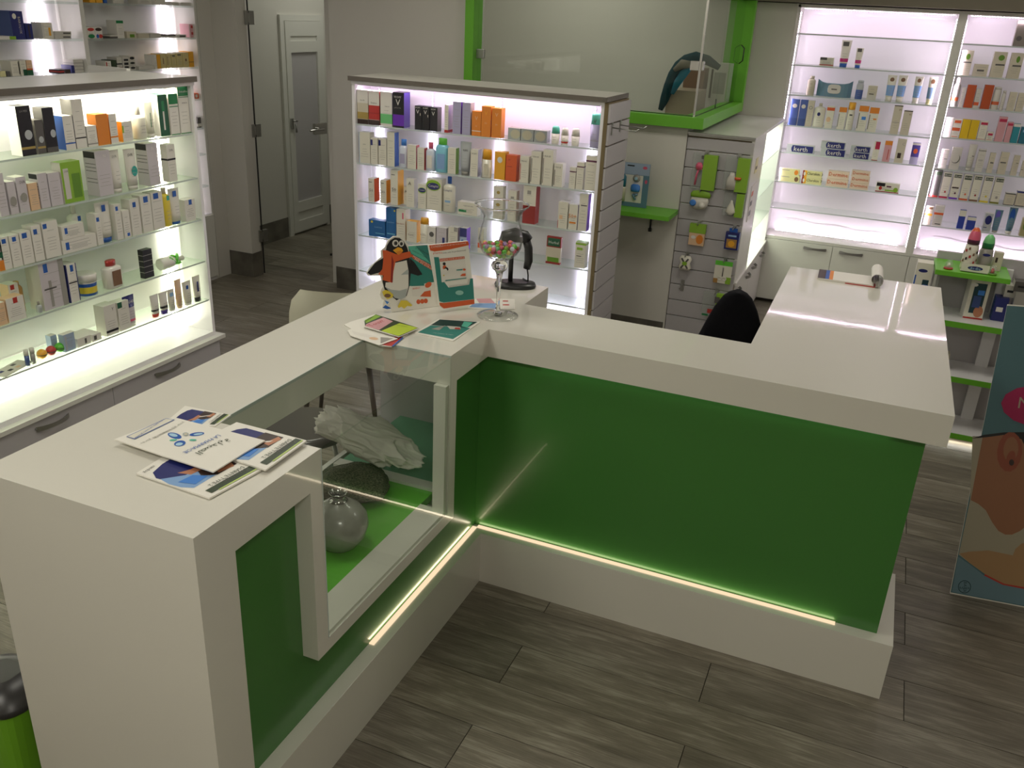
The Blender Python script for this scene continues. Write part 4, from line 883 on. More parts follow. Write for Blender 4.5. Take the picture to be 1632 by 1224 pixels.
# papers pinned on the side panel
tag(MB().box(SX1 + .0005, SX1 + .002, 3.02, 3.12, 1.13, 1.22, 'YC').face([(SX1 + .0024, 3.035, 1.15), (SX1 + .0024, 3.105, 1.15), (SX1 + .0024, 3.105, 1.17), (SX1 + .0024, 3.035, 1.17)], 'K').build('notice', 'card'), 'small yellow notice fixed high on the corner cabinet side', 'notice')
nn = MB().box(SX1 + .0005, SX1 + .003, 3.00, 3.20, .84, 1.06, 'W')
for k in range(3): nn.face([(SX1 + .0034, 3.02, .87 + k * .06), (SX1 + .0034, 3.10, .87 + k * .06), (SX1 + .0034, 3.10, .90 + k * .06), (SX1 + .0034, 3.02, .90 + k * .06)], 'K' if k < 2 else 'RO')
tag(nn.build('notice', 'card'), 'framed white notice with dark blocks on the corner cabinet side', 'notice')

# ------------------------------------------------------------------ left wall shelving (faces +x)
WU = thing('wall_shelving', 'white shelving along the far left wall with vertical light strips behind small boxes', 'shelf unit', (-3.375, -.98, 0), PI / 2)
WW, WD = 3.58, .20
for x in (0, .62, 1.62, 2.605):
    B(x, x + .03, 0, WD, .0, 2.5).build('divider', 'lam', WU)
B(0, 3.58, WD - .01, WD, 0, 2.5).build('back_panel', 'lamin', WU)
B(3.56, 3.58, 0, WD, 0, 2.5).build('divider', 'lam', WU)
zz = [.70, .925, ZS[('wall', 'hidden')], ZS[('wall', 'half hidden')], ZS[('wall', 'lower')], ZS[('wall', 'middle')], ZS[('wall', 'upper')], 2.10, 2.3]
for xa, xb in ((.03, .62), (.65, 1.62), (1.65, 2.605), (2.635, 3.56)):
    for z in zz:
        B(xa + .001, xb - .001, .006, WD - .012, z - .012, z - .0002).build('glass_shelf', ['sglass'], WU)
    c = {.03: .47, .65: 1.47, 1.65: 2.47, 2.635: 3.475}[xa]
    B(c - .008, c + .008, WD - .03, WD - .011, .5, 2.48).build('centre_post', 'lam', WU)
    for s in (-1, 1): led_tape(c + s * .022, WD - .013, .52, c + s * .022, WD - .013, 2.46, (0, -1, 0), 'led_pink', WU)
    if xa > .6:
        for z in (.6, .8, 1.0, 1.2, 1.405, 1.60, 1.795, 2.0):
            area_light('led_source', (c, WD - .035, z), (PI / 2, 0, 0), .05, .19, .85, (1, .88, 1), WU)
B(.0, 3.56, -.0, WD - .01, 0, .495).build('cabinet_carcass', 'lamin', WU)
for i in range(5):
    x0 = .002 + i * .712; B(x0, x0 + .708, -.018, -.001, .03, .49).build('door', 'lam', WU, bevel=.001)

# ------------------------------------------------------------------ reception counter
RC = thing('reception_counter', 'large white U-shaped reception counter with glossy green panels and a glass display corner', 'counter', (0, 0, 0))
H, T_ = 1.0, .097
top = MB().prism([(-.59, -1.4), (0, -1.4), (0, -.968), (-.302, -.968), (-.302, -.281), (0, -.281), (0, 0), (1.411, 0), (1.411, 1.418), (.807, 1.418), (.807, .311), (0, .311), (0, .556), (-.59, .556)], H - T_, H)
def fused(name, builders, mt, parent, bevel):
    obs = [b.build('tmp', mt) for b in builders]; base = obs[0]
    for o in obs[1:]:
        md = base.modifiers.new('u', 'BOOLEAN'); md.operation = 'UNION'; md.solver = 'EXACT'; md.object = o
    bpy.context.view_layer.update(); dg = bpy.context.evaluated_depsgraph_get()
    me = bpy.data.meshes.new_from_object(base.evaluated_get(dg))
    bm = bmesh.new(); bm.from_mesh(me); bmesh.ops.dissolve_limit(bm, angle_limit=.01, verts=bm.verts, edges=bm.edges); bm.to_mesh(me); bm.free()
    for o in obs: bpy.data.objects.remove(o)
    o = bpy.data.objects.new(name, me); COL.objects.link(o); o.parent = parent
    md = o.modifiers.new('bevel', 'BEVEL'); md.width = bevel; md.segments = 2; md.limit_method = 'ANGLE'; md.angle_limit = .6
    return o
fused('counter_body', [top, B(-.59, 0, -1.4, -1.286, 0, H - T_ + .02), MB().prism([(-.54, -1.33), (0, -1.33), (0, 0), (1.411, 0), (1.411, .427), (-.54, .427)], 0, .209),
  B(-.047, 0, -1.017, -.9685, .406, .92), B(-.047, 0, -.2805, -.234, .406, .92), B(-.047, 0, -1.0, -.25, .406, .446)], 'solid', RC, .0035)
g = MB().box(-.06, -.047, -1.2855, -1.017, .2095, H - T_ - .0005).box(-.06, -.047, -1.017, -.234, .2095, .4055).box(-.06, -.047, -.234, .0575, .2095, H - T_ - .0005)
g.build('green_panel', 'green', RC)
B(-.0465, 1.361, .045, .058, .2095, H - T_ - .0005).build('green_panel', 'green', RC)
B(-.05, 1.358, .059, .10, .2095, H - T_ - .001).build('core_panel', 'lam', RC)
MB().box(-.10, -.006, -.965, -.2815, .43, .456).box(-.047, -.0055, -.300, -.2815, .4565, .9028).build('display_sill', 'solid', RC)
B(-.300, .0005, -.9675, -.2815, .994, 1.0008).build('glass_top', 'cglass', RC)
B(-.005, .0015, -.9675, -.2815, .4465, .9935).build('glass_front', 'cglass', RC)
MB().box(-.006, .002, -.969, -.9675, .446, 1.0).box(-.3, .002, -.2825, -.2815, .994, 1.001).box(-.302, -.300, -.968, -.281, .992, 1.0009).build('glass_edge', 'sgedge', RC)
B(-.40, -.102, -1.0, -.19, .425, .452).build('display_shelf', 'greensh', RC)
MB().box(-.50, -.062, -.19, -.145, .40, .463).box(-.50, -.40, -1.0, -.19, .42, .445).build('shelf_edge', 'lam', RC)
B(-.50, -.062, -.1445, .29, .43, .452).build('teal_shelf', 'tealgl', RC)
B(-.59, -.05, .29, .308, .2095, H - T_ - .001).build('inner_wall', 'lamlil', RC)
B(-.058, -.0465, -.26, .044, .4635, .90).build('inner_lining', 'tealgl', RC) if False else None
B(-.59, -.57, -1.285, -1.0, .2095, .9025).build('inner_back', 'lam', RC)
B(-.59, -.57, -1.0, .29, .2095, .40).build('inner_back', 'lam', RC)
B(-.57, -.06, -1.016, -1.0, .2095, .9025).build('inner_divider', 'lamlil', RC)
B(-.57, -.55, .31, .55, .0, .9025).build('support_panel', 'lam', RC)
B(-.57, -.02, .53, .55, .0, .9025).build('support_panel', 'lam', RC)
B(.86, 1.30, 1.2, 1.22, .0, .9025).build('support_panel', 'lam', RC)
MB().box(-.0465, -.030, -.70, .0285, .2095, .2125).build('led_strip', 'led_amber', RC)
MB().box(-.030, 1.235, .0285, .0445, .2095, .2125).build('led_strip', 'led_amber', RC)
area_light('led_source', (.6, .036, .216), (PI, 0, 0), 1.26, .012, .28, (1, .86, .62), RC)
area_light('led_source', (-.0405, -.34, .216), (PI, 0, 0), .006, .70, .16, (1, .85, .55), RC)
area_light('led_source', (.72, .034, .895), (0, 0, 0), 1.1, .006, .07, (.8, 1, .95), RC)

# ------------------------------------------------------------------ products
def curved_prints(m, opts, w, h, y, z0, k=1.0):
    for o in opts:
        if o[0] == 'B':
            if len(o) > 4: m.rect(w * (o[4] - .5) * k, w * (o[5] - .5) * k, z0 + h * o[1], z0 + h * o[2], y - .0006, o[3])
        elif o[0] == 'E': m.disc(w * (o[1] - .5) * k, z0 + h * o[2], w * o[3] * k, h * o[4], y - .0008, o[5])
        elif o[0] == 'T': put_text(m, o, w * k, h, y - .001, z0)
def put_text(m, o, w, h, y, z0):
    vs, fs, asp = text_geo(o[1]); th = h * o[4]; tw = th * asp
    if tw > w * .9: tw = w * .9
    cx = w * (o[2] - .5); cz = z0 + h * o[3]
    M4 = Matrix.Translation((cx - tw / 2, y, cz - th / 2)) @ Matrix.Rotation(PI / 2, 4, 'X')
    m.text(o[1], M4, tw, th, o[5])
RND = random.Random(3)
def lines(m, w, h, y, z0, v0, v1, n, col='GY'):
    for i in range(n):
        v = v1 - (v1 - v0) * i / max(1, n - 1); ww = RND.uniform(.35, .75)
        m.rect(-w * ww / 2, w * ww / 2, z0 + h * v - .0007, z0 + h * v + .0007, y, col)
LIGHTC = {'W', 'LL', 'CR', 'LG', 'BE', 'YC', 'YC2', 'SV', 'IB', 'PE', 'LV'}
def product(kind, w, h, d, main, opts, parent_group, label, cat, loc, rz):
    y = -d / 2; opt = {o[0]: o for o in opts}
    if kind == 'b':
        m = MB(); side = opt.get('S', (0, None))[1]; topc = opt.get('P', (0, None))[1]
        m.box(-w / 2, w / 2, -d / 2, d / 2, 0, h, main, 0, side, topc or ('W' if main in LIGHTC else None))
        e = y - .0003; used = [(o[1], o[2]) for o in opts if o[0] == 'B']
        for i, o in enumerate([q for q in opts if q[0] == 'B']):
            u0, u1 = (o[4], o[5]) if len(o) > 4 else (0, 1); u0 = max(u0, 0)
            m.rect(w * (u0 - .5), w * (u1 - .5), h * o[1], h * o[2], e - .0002 * i, o[3])
            if u0 == 0 and u1 == 1 and not side:
                for sx, q in ((w / 2 + .0003, 1), (-w / 2 - .0003, -1)):
                    pts = [(sx, -d / 2, h * o[1]), (sx, d / 2, h * o[1]), (sx, d / 2, h * o[2]), (sx, -d / 2, h * o[2])]
                    m.face(pts if q > 0 else pts[::-1], o[3])
        e -= .0012
        for i, o in enumerate([q for q in opts if q[0] == 'E']): m.disc(w * (o[1] - .5), h * o[2], w * o[3], h * o[4], e - .0002 * i, o[5])
        e -= .001
        for o in opts:
            if o[0] == 'T': put_text(m, o, w, h, e, 0)
            if o[0] == 'TV':
                vs, fs, asp = text_geo(o[1]); th = w * o[4] * 1.6; tw = min(th * asp, h * .6)
                M4 = Matrix.Translation((w * (o[2] - .5) - th / 2, e, h * o[3] + tw / 2)) @ Matrix.Rotation(PI / 2, 4, 'X') @ Matrix.Rotation(-PI / 2, 4, 'Z')
                m.text(o[1], M4, tw, th, o[5])
        if 'SS' in opt:     # striped left side
            sx = -w / 2 - .0004
            def sf(a, b, z_0, z_1): m.face([(sx, y + d * b, h * z_0), (sx, y + d * a, h * z_0), (sx, y + d * a, h * z_1), (sx, y + d * b, h * z_1)], 'K')
            sf(.05, .95, .84, .98)
            for q in (.30, .38, .55, .63, .71): sf(.05, .9, q, q + .012)
        if main in LIGHTC and h > .05:
            tc = 'GY' if main != 'SV' else 'LG'
            if not any(o[0] in 'TE' for o in opts): lines(m, w, h, y - .0002, 0, .55, .75, 2, tc)
            lines(m, w, h, y - .0001, 0, .22, .46, 4, tc)
        ob = m.build('carton', 'foil' if main == 'SV' and h < .07 and w < .09 else 'card'); ob.location = loc; ob.rotation_euler = (0, 0, rz)
        return tag(ob, label, cat, parent_group)
    name = {'t': 'cream_tube', 'o': 'bottle', 'r': 'roll_on', 's': 'spray_can', 'j': 'jar', 'w': 'wipes_pack'}[kind]
    root = thing(name, label, cat, loc, rz, parent_group)
    cap = opt.get('C', ('C', 'W', .15)); cc = cap[1]; cf = cap[2]; hw = w / 2; hd = d / 2
    bands = [(o[1], o[2], o[3]) for o in opts if o[0] == 'B' and len(o) <= 4]
    def colr(v):
        for a, b, c in bands:
            if a <= v < b: return c
        return main
    def levels(vs):
        s = set(vs)
        for a, b, c in bands:
            for q in (a, b): s.add(round(q, 4)); s.add(round(q - .0008, 4)) if False else None
        return sorted(s)
    m = MB(); c = MB()
    if kind == 't':
        z0 = h * cf; vs = levels([cf, .3, .45, .6, .75, .9, .97, 1.0]); vs = [v for v in vs if v >= cf]
        rings = []
        for i, v in enumerate(vs):
            t = (v - cf) / (1 - cf); W_ = hw * (.86 + .22 * t); D_ = max(hd * .85 * (1 - t ** 1.5), .0012)
            rings.append((h * v, W_, D_, colr((v + vs[i - 1]) / 2) if i else None))
        m.loft(rings, 16, main); yf = -hd * .85
        c.loft([(0, hw * .76, hd * .76, None), (h * cf * .98, hw * .78, hd * .78, None)], 14, cc)
        for o in opts:   # prints follow the slanting front
            if o[0] == 'T' or o[0] == 'E' or (o[0] == 'B' and len(o) > 4):
                v = o[3] if o[0] == 'T' else (o[2] if o[0] == 'E' else o[1]); t = (min(v, 1) - cf) / (1 - cf); yy = -hd * .85 * (1 - max(t, 0) ** 1.5) - .001
                curved_prints(m, [o], w, h, yy, 0, .9)
        lines(m, w * .8, h, yf * .93 - .0005, 0, .32, .5, 3)
    elif kind == 'o':
        nk = cap[3] if len(cap) > 3 else .4; vb = 1 - cf - .1
        vs = levels([0, .02, vb]); vs = [v for v in vs if v <= vb]
        rings = [(h * v, hw * (.94 if v == 0 else 1), hd * (.94 if v == 0 else 1), colr((v + vs[i - 1]) / 2) if i else None) for i, v in enumerate(vs)]
        rings += [(h * (vb + .04), hw * .9, hd * .9, main), (h * (vb + .08), hw * (nk + .12), hd * (nk + .12), main), (h * (1 - cf), hw * nk * .85, hd * nk * .85, main)]
        m.loft(rings, 18, main, power=2.6); yf = -hd
        c.loft([(h * (1 - cf) + .0002, hw * nk, hd * nk, None), (h * .985, hw * nk, hd * nk, None), (h, hw * nk * .85, hd * nk * .85, None)], 14, cc)
        curved_prints(m, opts, w, h, yf, 0, .8); lines(m, w * .7, h, yf - .0004, 0, .2, .4, 3)
    elif kind in 'rs':
        vb = 1 - cf
        vs = levels([0, .03, vb]); vs = [v for v in vs if v <= vb]
        rings = [(h * v, hw * ((.80 if kind == 'r' else .95) + (.2 if kind == 'r' else .05) * min(1, v * 3)), hd * (.8 + .2 * min(1, v * 3)), colr((v + vs[i - 1]) / 2) if i else None) for i, v in enumerate(vs)]
        m.loft(rings, 16, main); yf = -hd
        c.loft([(h * vb + .0002, hw * .97, hd * .97, None), (h * (vb + cf * .8), hw * (.93 if kind == 's' else .8), hd * .9, None), (h, hw * (.8 if kind == 's' else .6), hd * .7, None)], 14, cc)
        curved_prints(m, opts, w, h, yf, 0, .8); lines(m, w * .7, h, yf - .0004, 0, .25, .4, 2)
    elif kind == 'j':
        vb = 1 - cf; vs = levels([0, vb]); rings = [(h * v, hw * .93, hw * .93, colr((v + vs[i - 1]) / 2) if i else None) for i, v in enumerate(vs) if v <= vb]
        m.loft(rings, 20, main); c.loft([(h * vb + .0002, hw, hw, None), (h * .97, hw, hw, None), (h, hw * .92, hw * .92, None)], 20, cc)
        c.disc(0, 0, hw * .5, hw * .5, 0, 'GY') if False else None
        m.text('CICABIAFINE', Matrix.Translation((-w * .3, -hw * .93 - .001, h * .1)) @ Matrix.Rotation(PI / 2, 4, 'X'), w * .6, h * .09, 'W') if False else None
    elif kind == 'w':
        N = 9; rows = []
        for i in range(N + 1):
            u = i / N * 2 - 1; fl = 1 - abs(u) ** 6; hh = h * (.80 - .06 * fl + .14 * abs(u) ** 4); yy = hd * (.25 + .75 * fl)
            rows.append((u * hw, hh, yy))
        for (x0, h0, y0), (x1, h1, y1) in zip(rows, rows[1:]):
            m.face([(x0, -y0, .003), (x1, -y1, .003), (x1, -y1 * .8, h1), (x0, -y0 * .8, h0)], main, 0, True); m.face([(x0, -y0 * .8, h0), (x1, -y1 * .8, h1), (x1, y1, h1), (x0, y0, h0)], main, 0, True)
            m.face([(x0, y0, h0), (x1, y1, h1), (x1, y1, .003), (x0, y0, .003)], main, 0, True); m.face([(x0, y0, .0), (x1, y1, .0), (x1, -y1, .003), (x0, -y0, .003)], main)
        c.loft([(-.004, w * .19, h * .26, None), (.003, w * .18, h * .25, None)], 16, 'LG', power=3.5)
        c.box(-w * .08, w * .08, -h * .05, h * .02, .003, .0036, 'DG')
        c.xf(Matrix.Translation((-.0, -hd * .93, h * .45)) @ Matrix.Rotation(PI / 2 - .1, 4, 'X'))
        m.build('wrapper', 'plast', root); c.build('lid', 'plast', root); return root
    m.build('body', 'plast', root); c.build('cap', 'plast', root)
    return root
UN = {'left': ('left island', 'x', -2.02, PI / 2), 'middle': ('middle island', 'y', 2.02, 0), 'bay1': ('back bay', 'y', 4.25, 0), 'bay2': ('corner bay', 'y', 4.25, 0), 'wall': ('far wall', 'x', -3.40, PI / 2)}
ORD = 'first second third fourth fifth sixth seventh eighth ninth tenth eleventh twelfth thirteenth fourteenth fifteenth sixteenth seventeenth eighteenth nineteenth twentieth twenty-first twenty-second twenty-third twenty-fourth twenty-fifth'.split()
CATS = {'b': 'carton', 't': 'tube', 'o': 'bottle', 'r': 'bottle', 's': 'spray can', 'j': 'jar', 'w': 'wipes pack'}
for key, rn, z0, items in DATA:
    un, ax, pl, rz = UN[key]
    for i, (kind, u, w, h, d, main, desc, opts, dz, off) in enumerate(items):
        front = pl; zz_ = z0 + dz + .0004
        if kind == 'j': d = w
        grp = 'products on the %s shelf of the %s unit' % (rn, un)
        above = [z for z in [d_[2] for d_ in DATA if d_[0] == key] + [{'left': 1.572, 'middle': 1.543, 'bay1': 1.915, 'bay2': 2.07, 'wall': 2.09}[key]] if z > z0 + .02]
        gap = min(above) - z0 - (.0005 if min(above) in (1.572, 1.543) else .0095) - dz
        if key == 'wall': gap -= .004
        h = min(h, gap)
        lo_, hi_ = {'left': (-.98, .942), 'middle': (-1.763, -.297), 'bay1': (.374, 1.354), 'bay2': (1.406, 2.4), 'wall': (-1, 1.62 if u < 1.6 else 2.6)}[key]
        u = min(max(u, lo_ + w / 2 + .001), hi_ - w / 2 - .001)
        if w > .02: w -= .0006
        if ax == 'x': loc = (front - d / 2 + off, u, zz_)
        else: loc = (u, front + d / 2 - off, zz_)
        rzz = rz + (RND.uniform(-.03, .03) if (kind != 'b' and dz == 0) else 0)
        product(kind, w, h, d, main, opts, grp, '%s, %s from left, %s %s shelf' % (desc, ORD[i], un, rn), CATS[kind], loc, rzz)

# things on the left island that are not upright packs
BALLY = (-.051, -.005, .040); STICKY = (-.132, -.104); LEAFY = -.19; GBY = .756
zl = ZS[('left', 'lowest')]
for i, (y, col, nm) in enumerate(((-.025 + .05, 'YO', 'orange'), (.075, 'RD', 'red'), (.120, 'GR2', 'green'))):
    m = MB(); N = 8
    m.loft([(.0215 + .0215 * math.sin(-PI / 2 + PI * k / N) + .0003, max(.0215 * math.cos(-PI / 2 + PI * k / N), .0004), max(.0215 * math.cos(-PI / 2 + PI * k / N), .0004), None) for k in range(N + 1)], 16, col)
    m.loft([(.0195, .0218, .0218, None), (.023, .0218, .0218, None)], 16, 'DG', caps=False)
    ob = m.build('lip_balm_ball', 'plast'); ob.location = (-2.045, BALLY[i], zl); tag(ob, '%s lip balm ball with a dark seam on the left island lowest shelf' % nm, 'lip balm', 'lip balm balls on the left island unit')
for i, (y, c1, nm) in enumerate(((STICKY[0], 'BL3', 'navy blue'), (STICKY[1], 'GY', 'pale grey'))):
    r = thing('lip_balm_stick', '%s lip balm stick standing left of the balls on the lowest shelf' % nm, 'lip balm', (-2.035, y, zl + .0004), 0, 'lip balm sticks on the left island unit')
    MB().loft([(.0, .0095, .0095, None), (.045, .0095, .0095, None)], 14, c1).build('body', 'plast', r)
    MB().loft([(.0452, .0098, .0098, None), (.068, .0098, .0098, None)], 14, 'LG').build('cap', 'plast', r)
ob = MB().box(-.035, .035, -.085, .085, 0, .004, 'LG')
for a, b, c in ((-.01, -.05, 'NV'), (.01, -.02, 'K'), (.015, .02, 'PE'), (-.015, .03, 'DG')): ob.face([(a - .008, b - .012, .0044), (a + .008, b - .012, .0044), (a + .008, b + .012, .0044), (a - .008, b + .012, .0044)], c)
ob = ob.build('booklet', 'card'); ob.location = (-2.06, LEAFY, zl + .0004); ob.rotation_euler = (0, .0, .25); tag(ob, 'small folded grey booklet lying at the left end of the lowest shelf', 'booklet')
# green-wrapped bottle lying down on the fourth shelf
r = thing('bottle', 'white bottle wrapped in green ribbon lying on its side, left island fourth shelf', 'bottle', (-2.06, GBY, ZS[('left', 'fourth')] + .03), 0)
mm = MB().loft([(-.075, .024, .024, None), (-.07, .029, .029, None), (0, .029, .029, None), (.02, .022, .022, None), (.045, .012, .012, None)], 16, 'W'); mm.xf(Matrix.Rotation(-PI / 2, 4, 'X')); mm.build('body', 'plast', r)
mm = MB()
for k in range(7):
    a = k * .9; mm.tube([(.0 + .02 * math.cos(a + q), .018 + .018 * q * math.cos(a * 1.7), .004 + .02 * math.sin(a + q)) for q in (0, .5, 1.0, 1.5, 2.0)], .0085, 7, 'GR2')
mm.build('ribbon', 'plast', r, label='bright green crumpled ribbon')
mm = MB().loft([(.045, .011, .011, None), (.07, .0125, .0125, None), (.085, .0125, .0125, None)], 14, 'LG'); mm.xf(Matrix.Rotation(-PI / 2, 4, 'X')); mm.build('cap', 'plast', r)


# ------------------------------------------------------------------ baby goods hanging on the slatwall
HY = SY0 - .006
def hang(x0, x1, z0, z1, label, fn, name='blister_pack'):
    cx = (x0 + x1) / 2; r = thing(name, label, 'pack', (cx, HY - .0455, z0), 0, 'baby goods on the corner slatwall')
    fn(r, x1 - x0, z1 - z0)
    hk = tag(MB().box(cx - .011, cx + .011, HY - .005, HY - .0008, z1 - .005, z1 + .016).tube([(cx, HY - .003, z1 + .004), (cx, HY - .075, z1 - .002), (cx, HY - .08, z1 + .008)], .0022, 6).build('display_hook', 'steel'), label.split(' hanging')[0] + "'s steel slatwall hook", 'hook', 'steel hooks on the corner slatwall')
    return r
def card_right(r, w, h, thick, split, cc='LM'):
    MB().box(w * (split - .5), w * .5, .0, thick, 0, h * .97, cc, 0, 'DLM').build('backing_card', 'card', r)
    MB().box(-w * .5, w * (split - .5), thick * .4, thick, 0, h, 'CR').build('window_card', 'blister', r)
def p1(r, w, h):
    card_right(r, w, h, .035, .45)
    m = MB().tube([(-w * .3, .004, h * .12), (-w * .27, .004, h * .4), (-w * .2, .004, h * .6)], .006, 8, 'PK'); m.loft([(h * .55, .018, .006, None), (h * .66, .022, .008, None), (h * .75, .012, .006, None)], 12, 'PK', cx=-w * .2); m.build('pink_spoon', 'plast', r)
    MB().rect(-w * .15, -w * .05, h * .85, h * .95, -.0005, 'DG').build('printed_label', 'card', r)
def p2(r, w, h):
    card_right(r, w, h, .04, .5)
    MB().loft([(h * .05, .03, .012, None), (h * .35, .03, .012, None), (h * .45, .018, .008, None), (h * .55, .012, .006, None)], 14, 'LG', cx=-w * .15, cy=.006).build('clear_bottle', 'plast', r)
    MB().loft([(h * .36, .018, .012, None), (h * .43, .02, .012, None)], 10, 'RO', cx=w * .1, cy=-.006).build('orange_ring', 'plast', r)
def p3(r, w, h):
    MB().loft([(h * .62, w * .48, .004, None), (h * .8, w * .5, .004, None), (h * .95, w * .4, .004, None), (h, w * .15, .003, None)], 16, 'LM', cy=.015).build('header_card', 'card', r)
    MB().loft([(h * .0, w * .25, .012, None), (h * .2, w * .42, .02, None), (h * .45, w * .46, .02, None), (h * .62, w * .4, .012, None)], 16, 'LG').build('blister', 'plast', r)
    m = MB(); m.loft([(0, .016, .016, None), (.012, .02, .02, None), (.016, .012, .012, None)], 14, 'SB2'); m.xf(Matrix.Translation((-w * .28, -.012, h * .35)) @ Matrix.Rotation(PI / 2, 4, 'X')); m.build('blue_soother', 'plast', r)
    m = MB(); m.loft([(0, .018, .018, None), (.01, .02, .02, None), (.018, .006, .006, None)], 14, 'W'); m.xf(Matrix.Translation((w * .15, -.014, h * .25)) @ Matrix.Rotation(PI / 2, 4, 'X')); m.build('white_soother', 'plast', r)
def p4(r, w, h):
    card_right(r, w, h, .04, .62)
    MB().loft([(h * .08, .012, .01, None), (h * .2, .03, .014, None), (h * .35, .024, .012, None), (h * .6, .008, .006, None), (h * .68, .006, .005, None)], 14, 'CR', cx=-w * .08, cy=.004).build('glass_teat', 'plast', r)
def p5(r, w, h):
    MB().box(-w / 2, w / 2, 0, .03, h * .58, h, 'LM').build('header_card', 'card', r)
    MB().box(-w / 2 * .95, w / 2 * .95, .002, .03, 0, h * .58, 'PE').build('carton_body', 'card', r)
    MB().disc(w * .2, h * .3, w * .22, h * .22, -.0005, 'OR').build('printed_label', 'card', r)
    MB().disc(-w * .2, h * .38, w * .15, h * .08, -.0006, 'W').build('printed_label', 'card', r)
def p6(r, w, h):
    MB().box(-w / 2, w / 2, 0, .035, 0, h * .82, 'NV', 0, 'BL').build('carton_body', 'card', r)
    MB().box(-w * .3, w * .3, .015, .018, h * .82, h, 'BL').build('hang_tab', 'card', r)
    MB().rect(-w * .38, w * .38, h * .08, h * .5, -.0005, 'AM').disc(0, h * .28, w * .25, h * .15, -.001, 'YO').rect(-w * .3, w * .3, h * .62, h * .7, -.0005, 'SB').build('printed_label', 'card', r)
def p7(r, w, h):
    MB().loft([(0, w * .4, .012, None), (h * .2, w * .5, .018, None), (h * .5, w * .38, .018, None), (h * .8, w * .5, .014, None), (h, w * .35, .006, None)], 12, 'CR', power=3).build('pouch', 'plast', r)
    m = MB()
    for a in (-1, 1):
        m.face([(-w * .32, -.0185, h * (.5 - a * .32)), (-w * .2, -.0185, h * (.5 - a * .38)), (w * .32, -.0185, h * (.5 + a * .32)), (w * .2, -.0185, h * (.5 + a * .38))], 'DG')
    m.disc(0, h * .5, w * .2, h * .14, -.019, 'LM').build('printed_label', 'card', r)
def p8(r, w, h):
    MB().box(-w / 2, w / 2, .0, .003, 0, h * .8, 'CR').build('backing_card', 'card', r)
    MB().box(-w / 2, w / 2, .0, .003, h * .8, h, 'GR2').build('header_card', 'card', r)
    m = MB().rect(w * .2, w * .5, 0, h * .3, -.0004, 'LM').rect(-w * .5, -w * .25, 0, h * .2, -.0004, 'AM')
    m.build('printed_label', 'card', r)
    m = MB()
    for s in (-1, 1):
        pts = [(s * w * .14 + w * .1 * math.cos(q), -.004, h * .22 + w * .1 * math.sin(q)) for q in [2 * PI * k / 10 for k in range(11)]]
        m.tube(pts, .0025, 6, 'W')
    m.tube([(0, -.004, h * .33), (0, -.004, h * .72)], .003, 6, 'DG'); m.build('scissors', 'plast', r)
def p9(r, w, h):
    card_right(r, w, h, .03, .55)
    MB().rect(-w * .45, -w * .2, 0, h * .08, .009, 'GR').rect(-w * .25, w * .05, .02, h * .3, .008, 'RD').rect(w * .0, w * .2, h * .6, h * .85, -.002, 'DG').build('printed_label', 'card', r)
hang(.046, .193, 1.035, 1.245, 'clear pack with pink spoon and lime card hanging top left on the slatwall', p1)
hang(.238, .382, 1.045, 1.245, 'clear pack with orange ring and lime card hanging top right on the slatwall', p2)
hang(.056, .179, .920, 1.028, 'curved lime soother pack with blue and white soothers hanging on the slatwall', p3)
hang(.256, .378, .897, 1.04, 'clear teat pack with lime card hanging below the orange ring one', p4)
hang(.079, .177, .697, .828, 'lime topped carton with peach front hanging at mid height left', p5, 'hanging_carton')
hang(.300, .381, .701, .828, 'dark blue carton with amber picture hanging at mid height right', p6, 'hanging_carton')
hang(.039, .119, .536, .625, 'small white pouch with dark cross and lime dot hanging low left', p7, 'hanging_pouch')
hang(.263, .368, .486, .625, 'white card of baby scissors with green top hanging low right', p8)
hang(.214, .366, .263, .42, 'clear pack with red corner hanging lowest, partly behind the black chair', p9)
tag(MB().box(.06, .082, HY - .005, HY - .0008, .39, .46).tube([(.07, HY - .003, .43), (.07, HY - .09, .42), (.07, HY - .095, .43)], .0025, 6).build('display_hook', 'steel'), 'bare steel hook with nothing on it, low left on the corner slatwall', 'hook', 'steel hooks on the corner slatwall')

# lime wall shelf with a boxed baby set
ws = thing('wall_shelf', 'lime green wall shelf between the middle island and the slatwall cabinet', 'shelf', (0, 0, 0))
B(-.46, -.009, 2.60, 2.849, .868, .895).build('shelf_board', 'greenlac', ws, bevel=.001)
MB().tube([(-.17, 2.84, .75), (-.17, 2.84, .868)], .006, 6).tube([(-.17, 2.84, .76), (-.17, 2.84, .74)], .011, 6).build('bracket', 'blackpl', ws)
bs = thing('baby_feeding_set', 'blue grey carded baby feeding set with blue bottle standing on the lime wall shelf', 'pack', (-.29, 2.76, .8955), 0)
w_, h_ = .20, .262
m = MB().box(-w_ / 2, w_ / 2, .0, .006, 0, h_, 'GB', 0, 'TB2').rect(-w_ / 2, w_ / 2, h_ * .74, h_, -.0003, 'IB').rect(-w_ * .42, w_ * .32, h_ * .1, h_ * .73, -.0004, 'W').rect(-w_ * .2, w_ * .02, h_ * .92, h_ * .95, -.0006, 'K').disc(w_ * .35, h_ * .91, .014, .009, -.0006, 'PK').disc(w_ * .42, h_ * .6, .008, .012, -.0006, 'PK')
m.build('backing_card', 'card', bs)
MB().loft([(h_ * .12, .026, .016, None), (h_ * .42, .026, .016, None), (h_ * .45, .024, .015, 'CR')], 14, 'BE', cx=-w_ * .3, cy=-.012).loft([(h_ * .45, .025, .016, None), (h_ * .68, .024, .015, None), (h_ * .74, .012, .008, None)], 14, 'TB2', cx=-w_ * .3, cy=-.012).build('feeding_bottle', 'plast', bs)
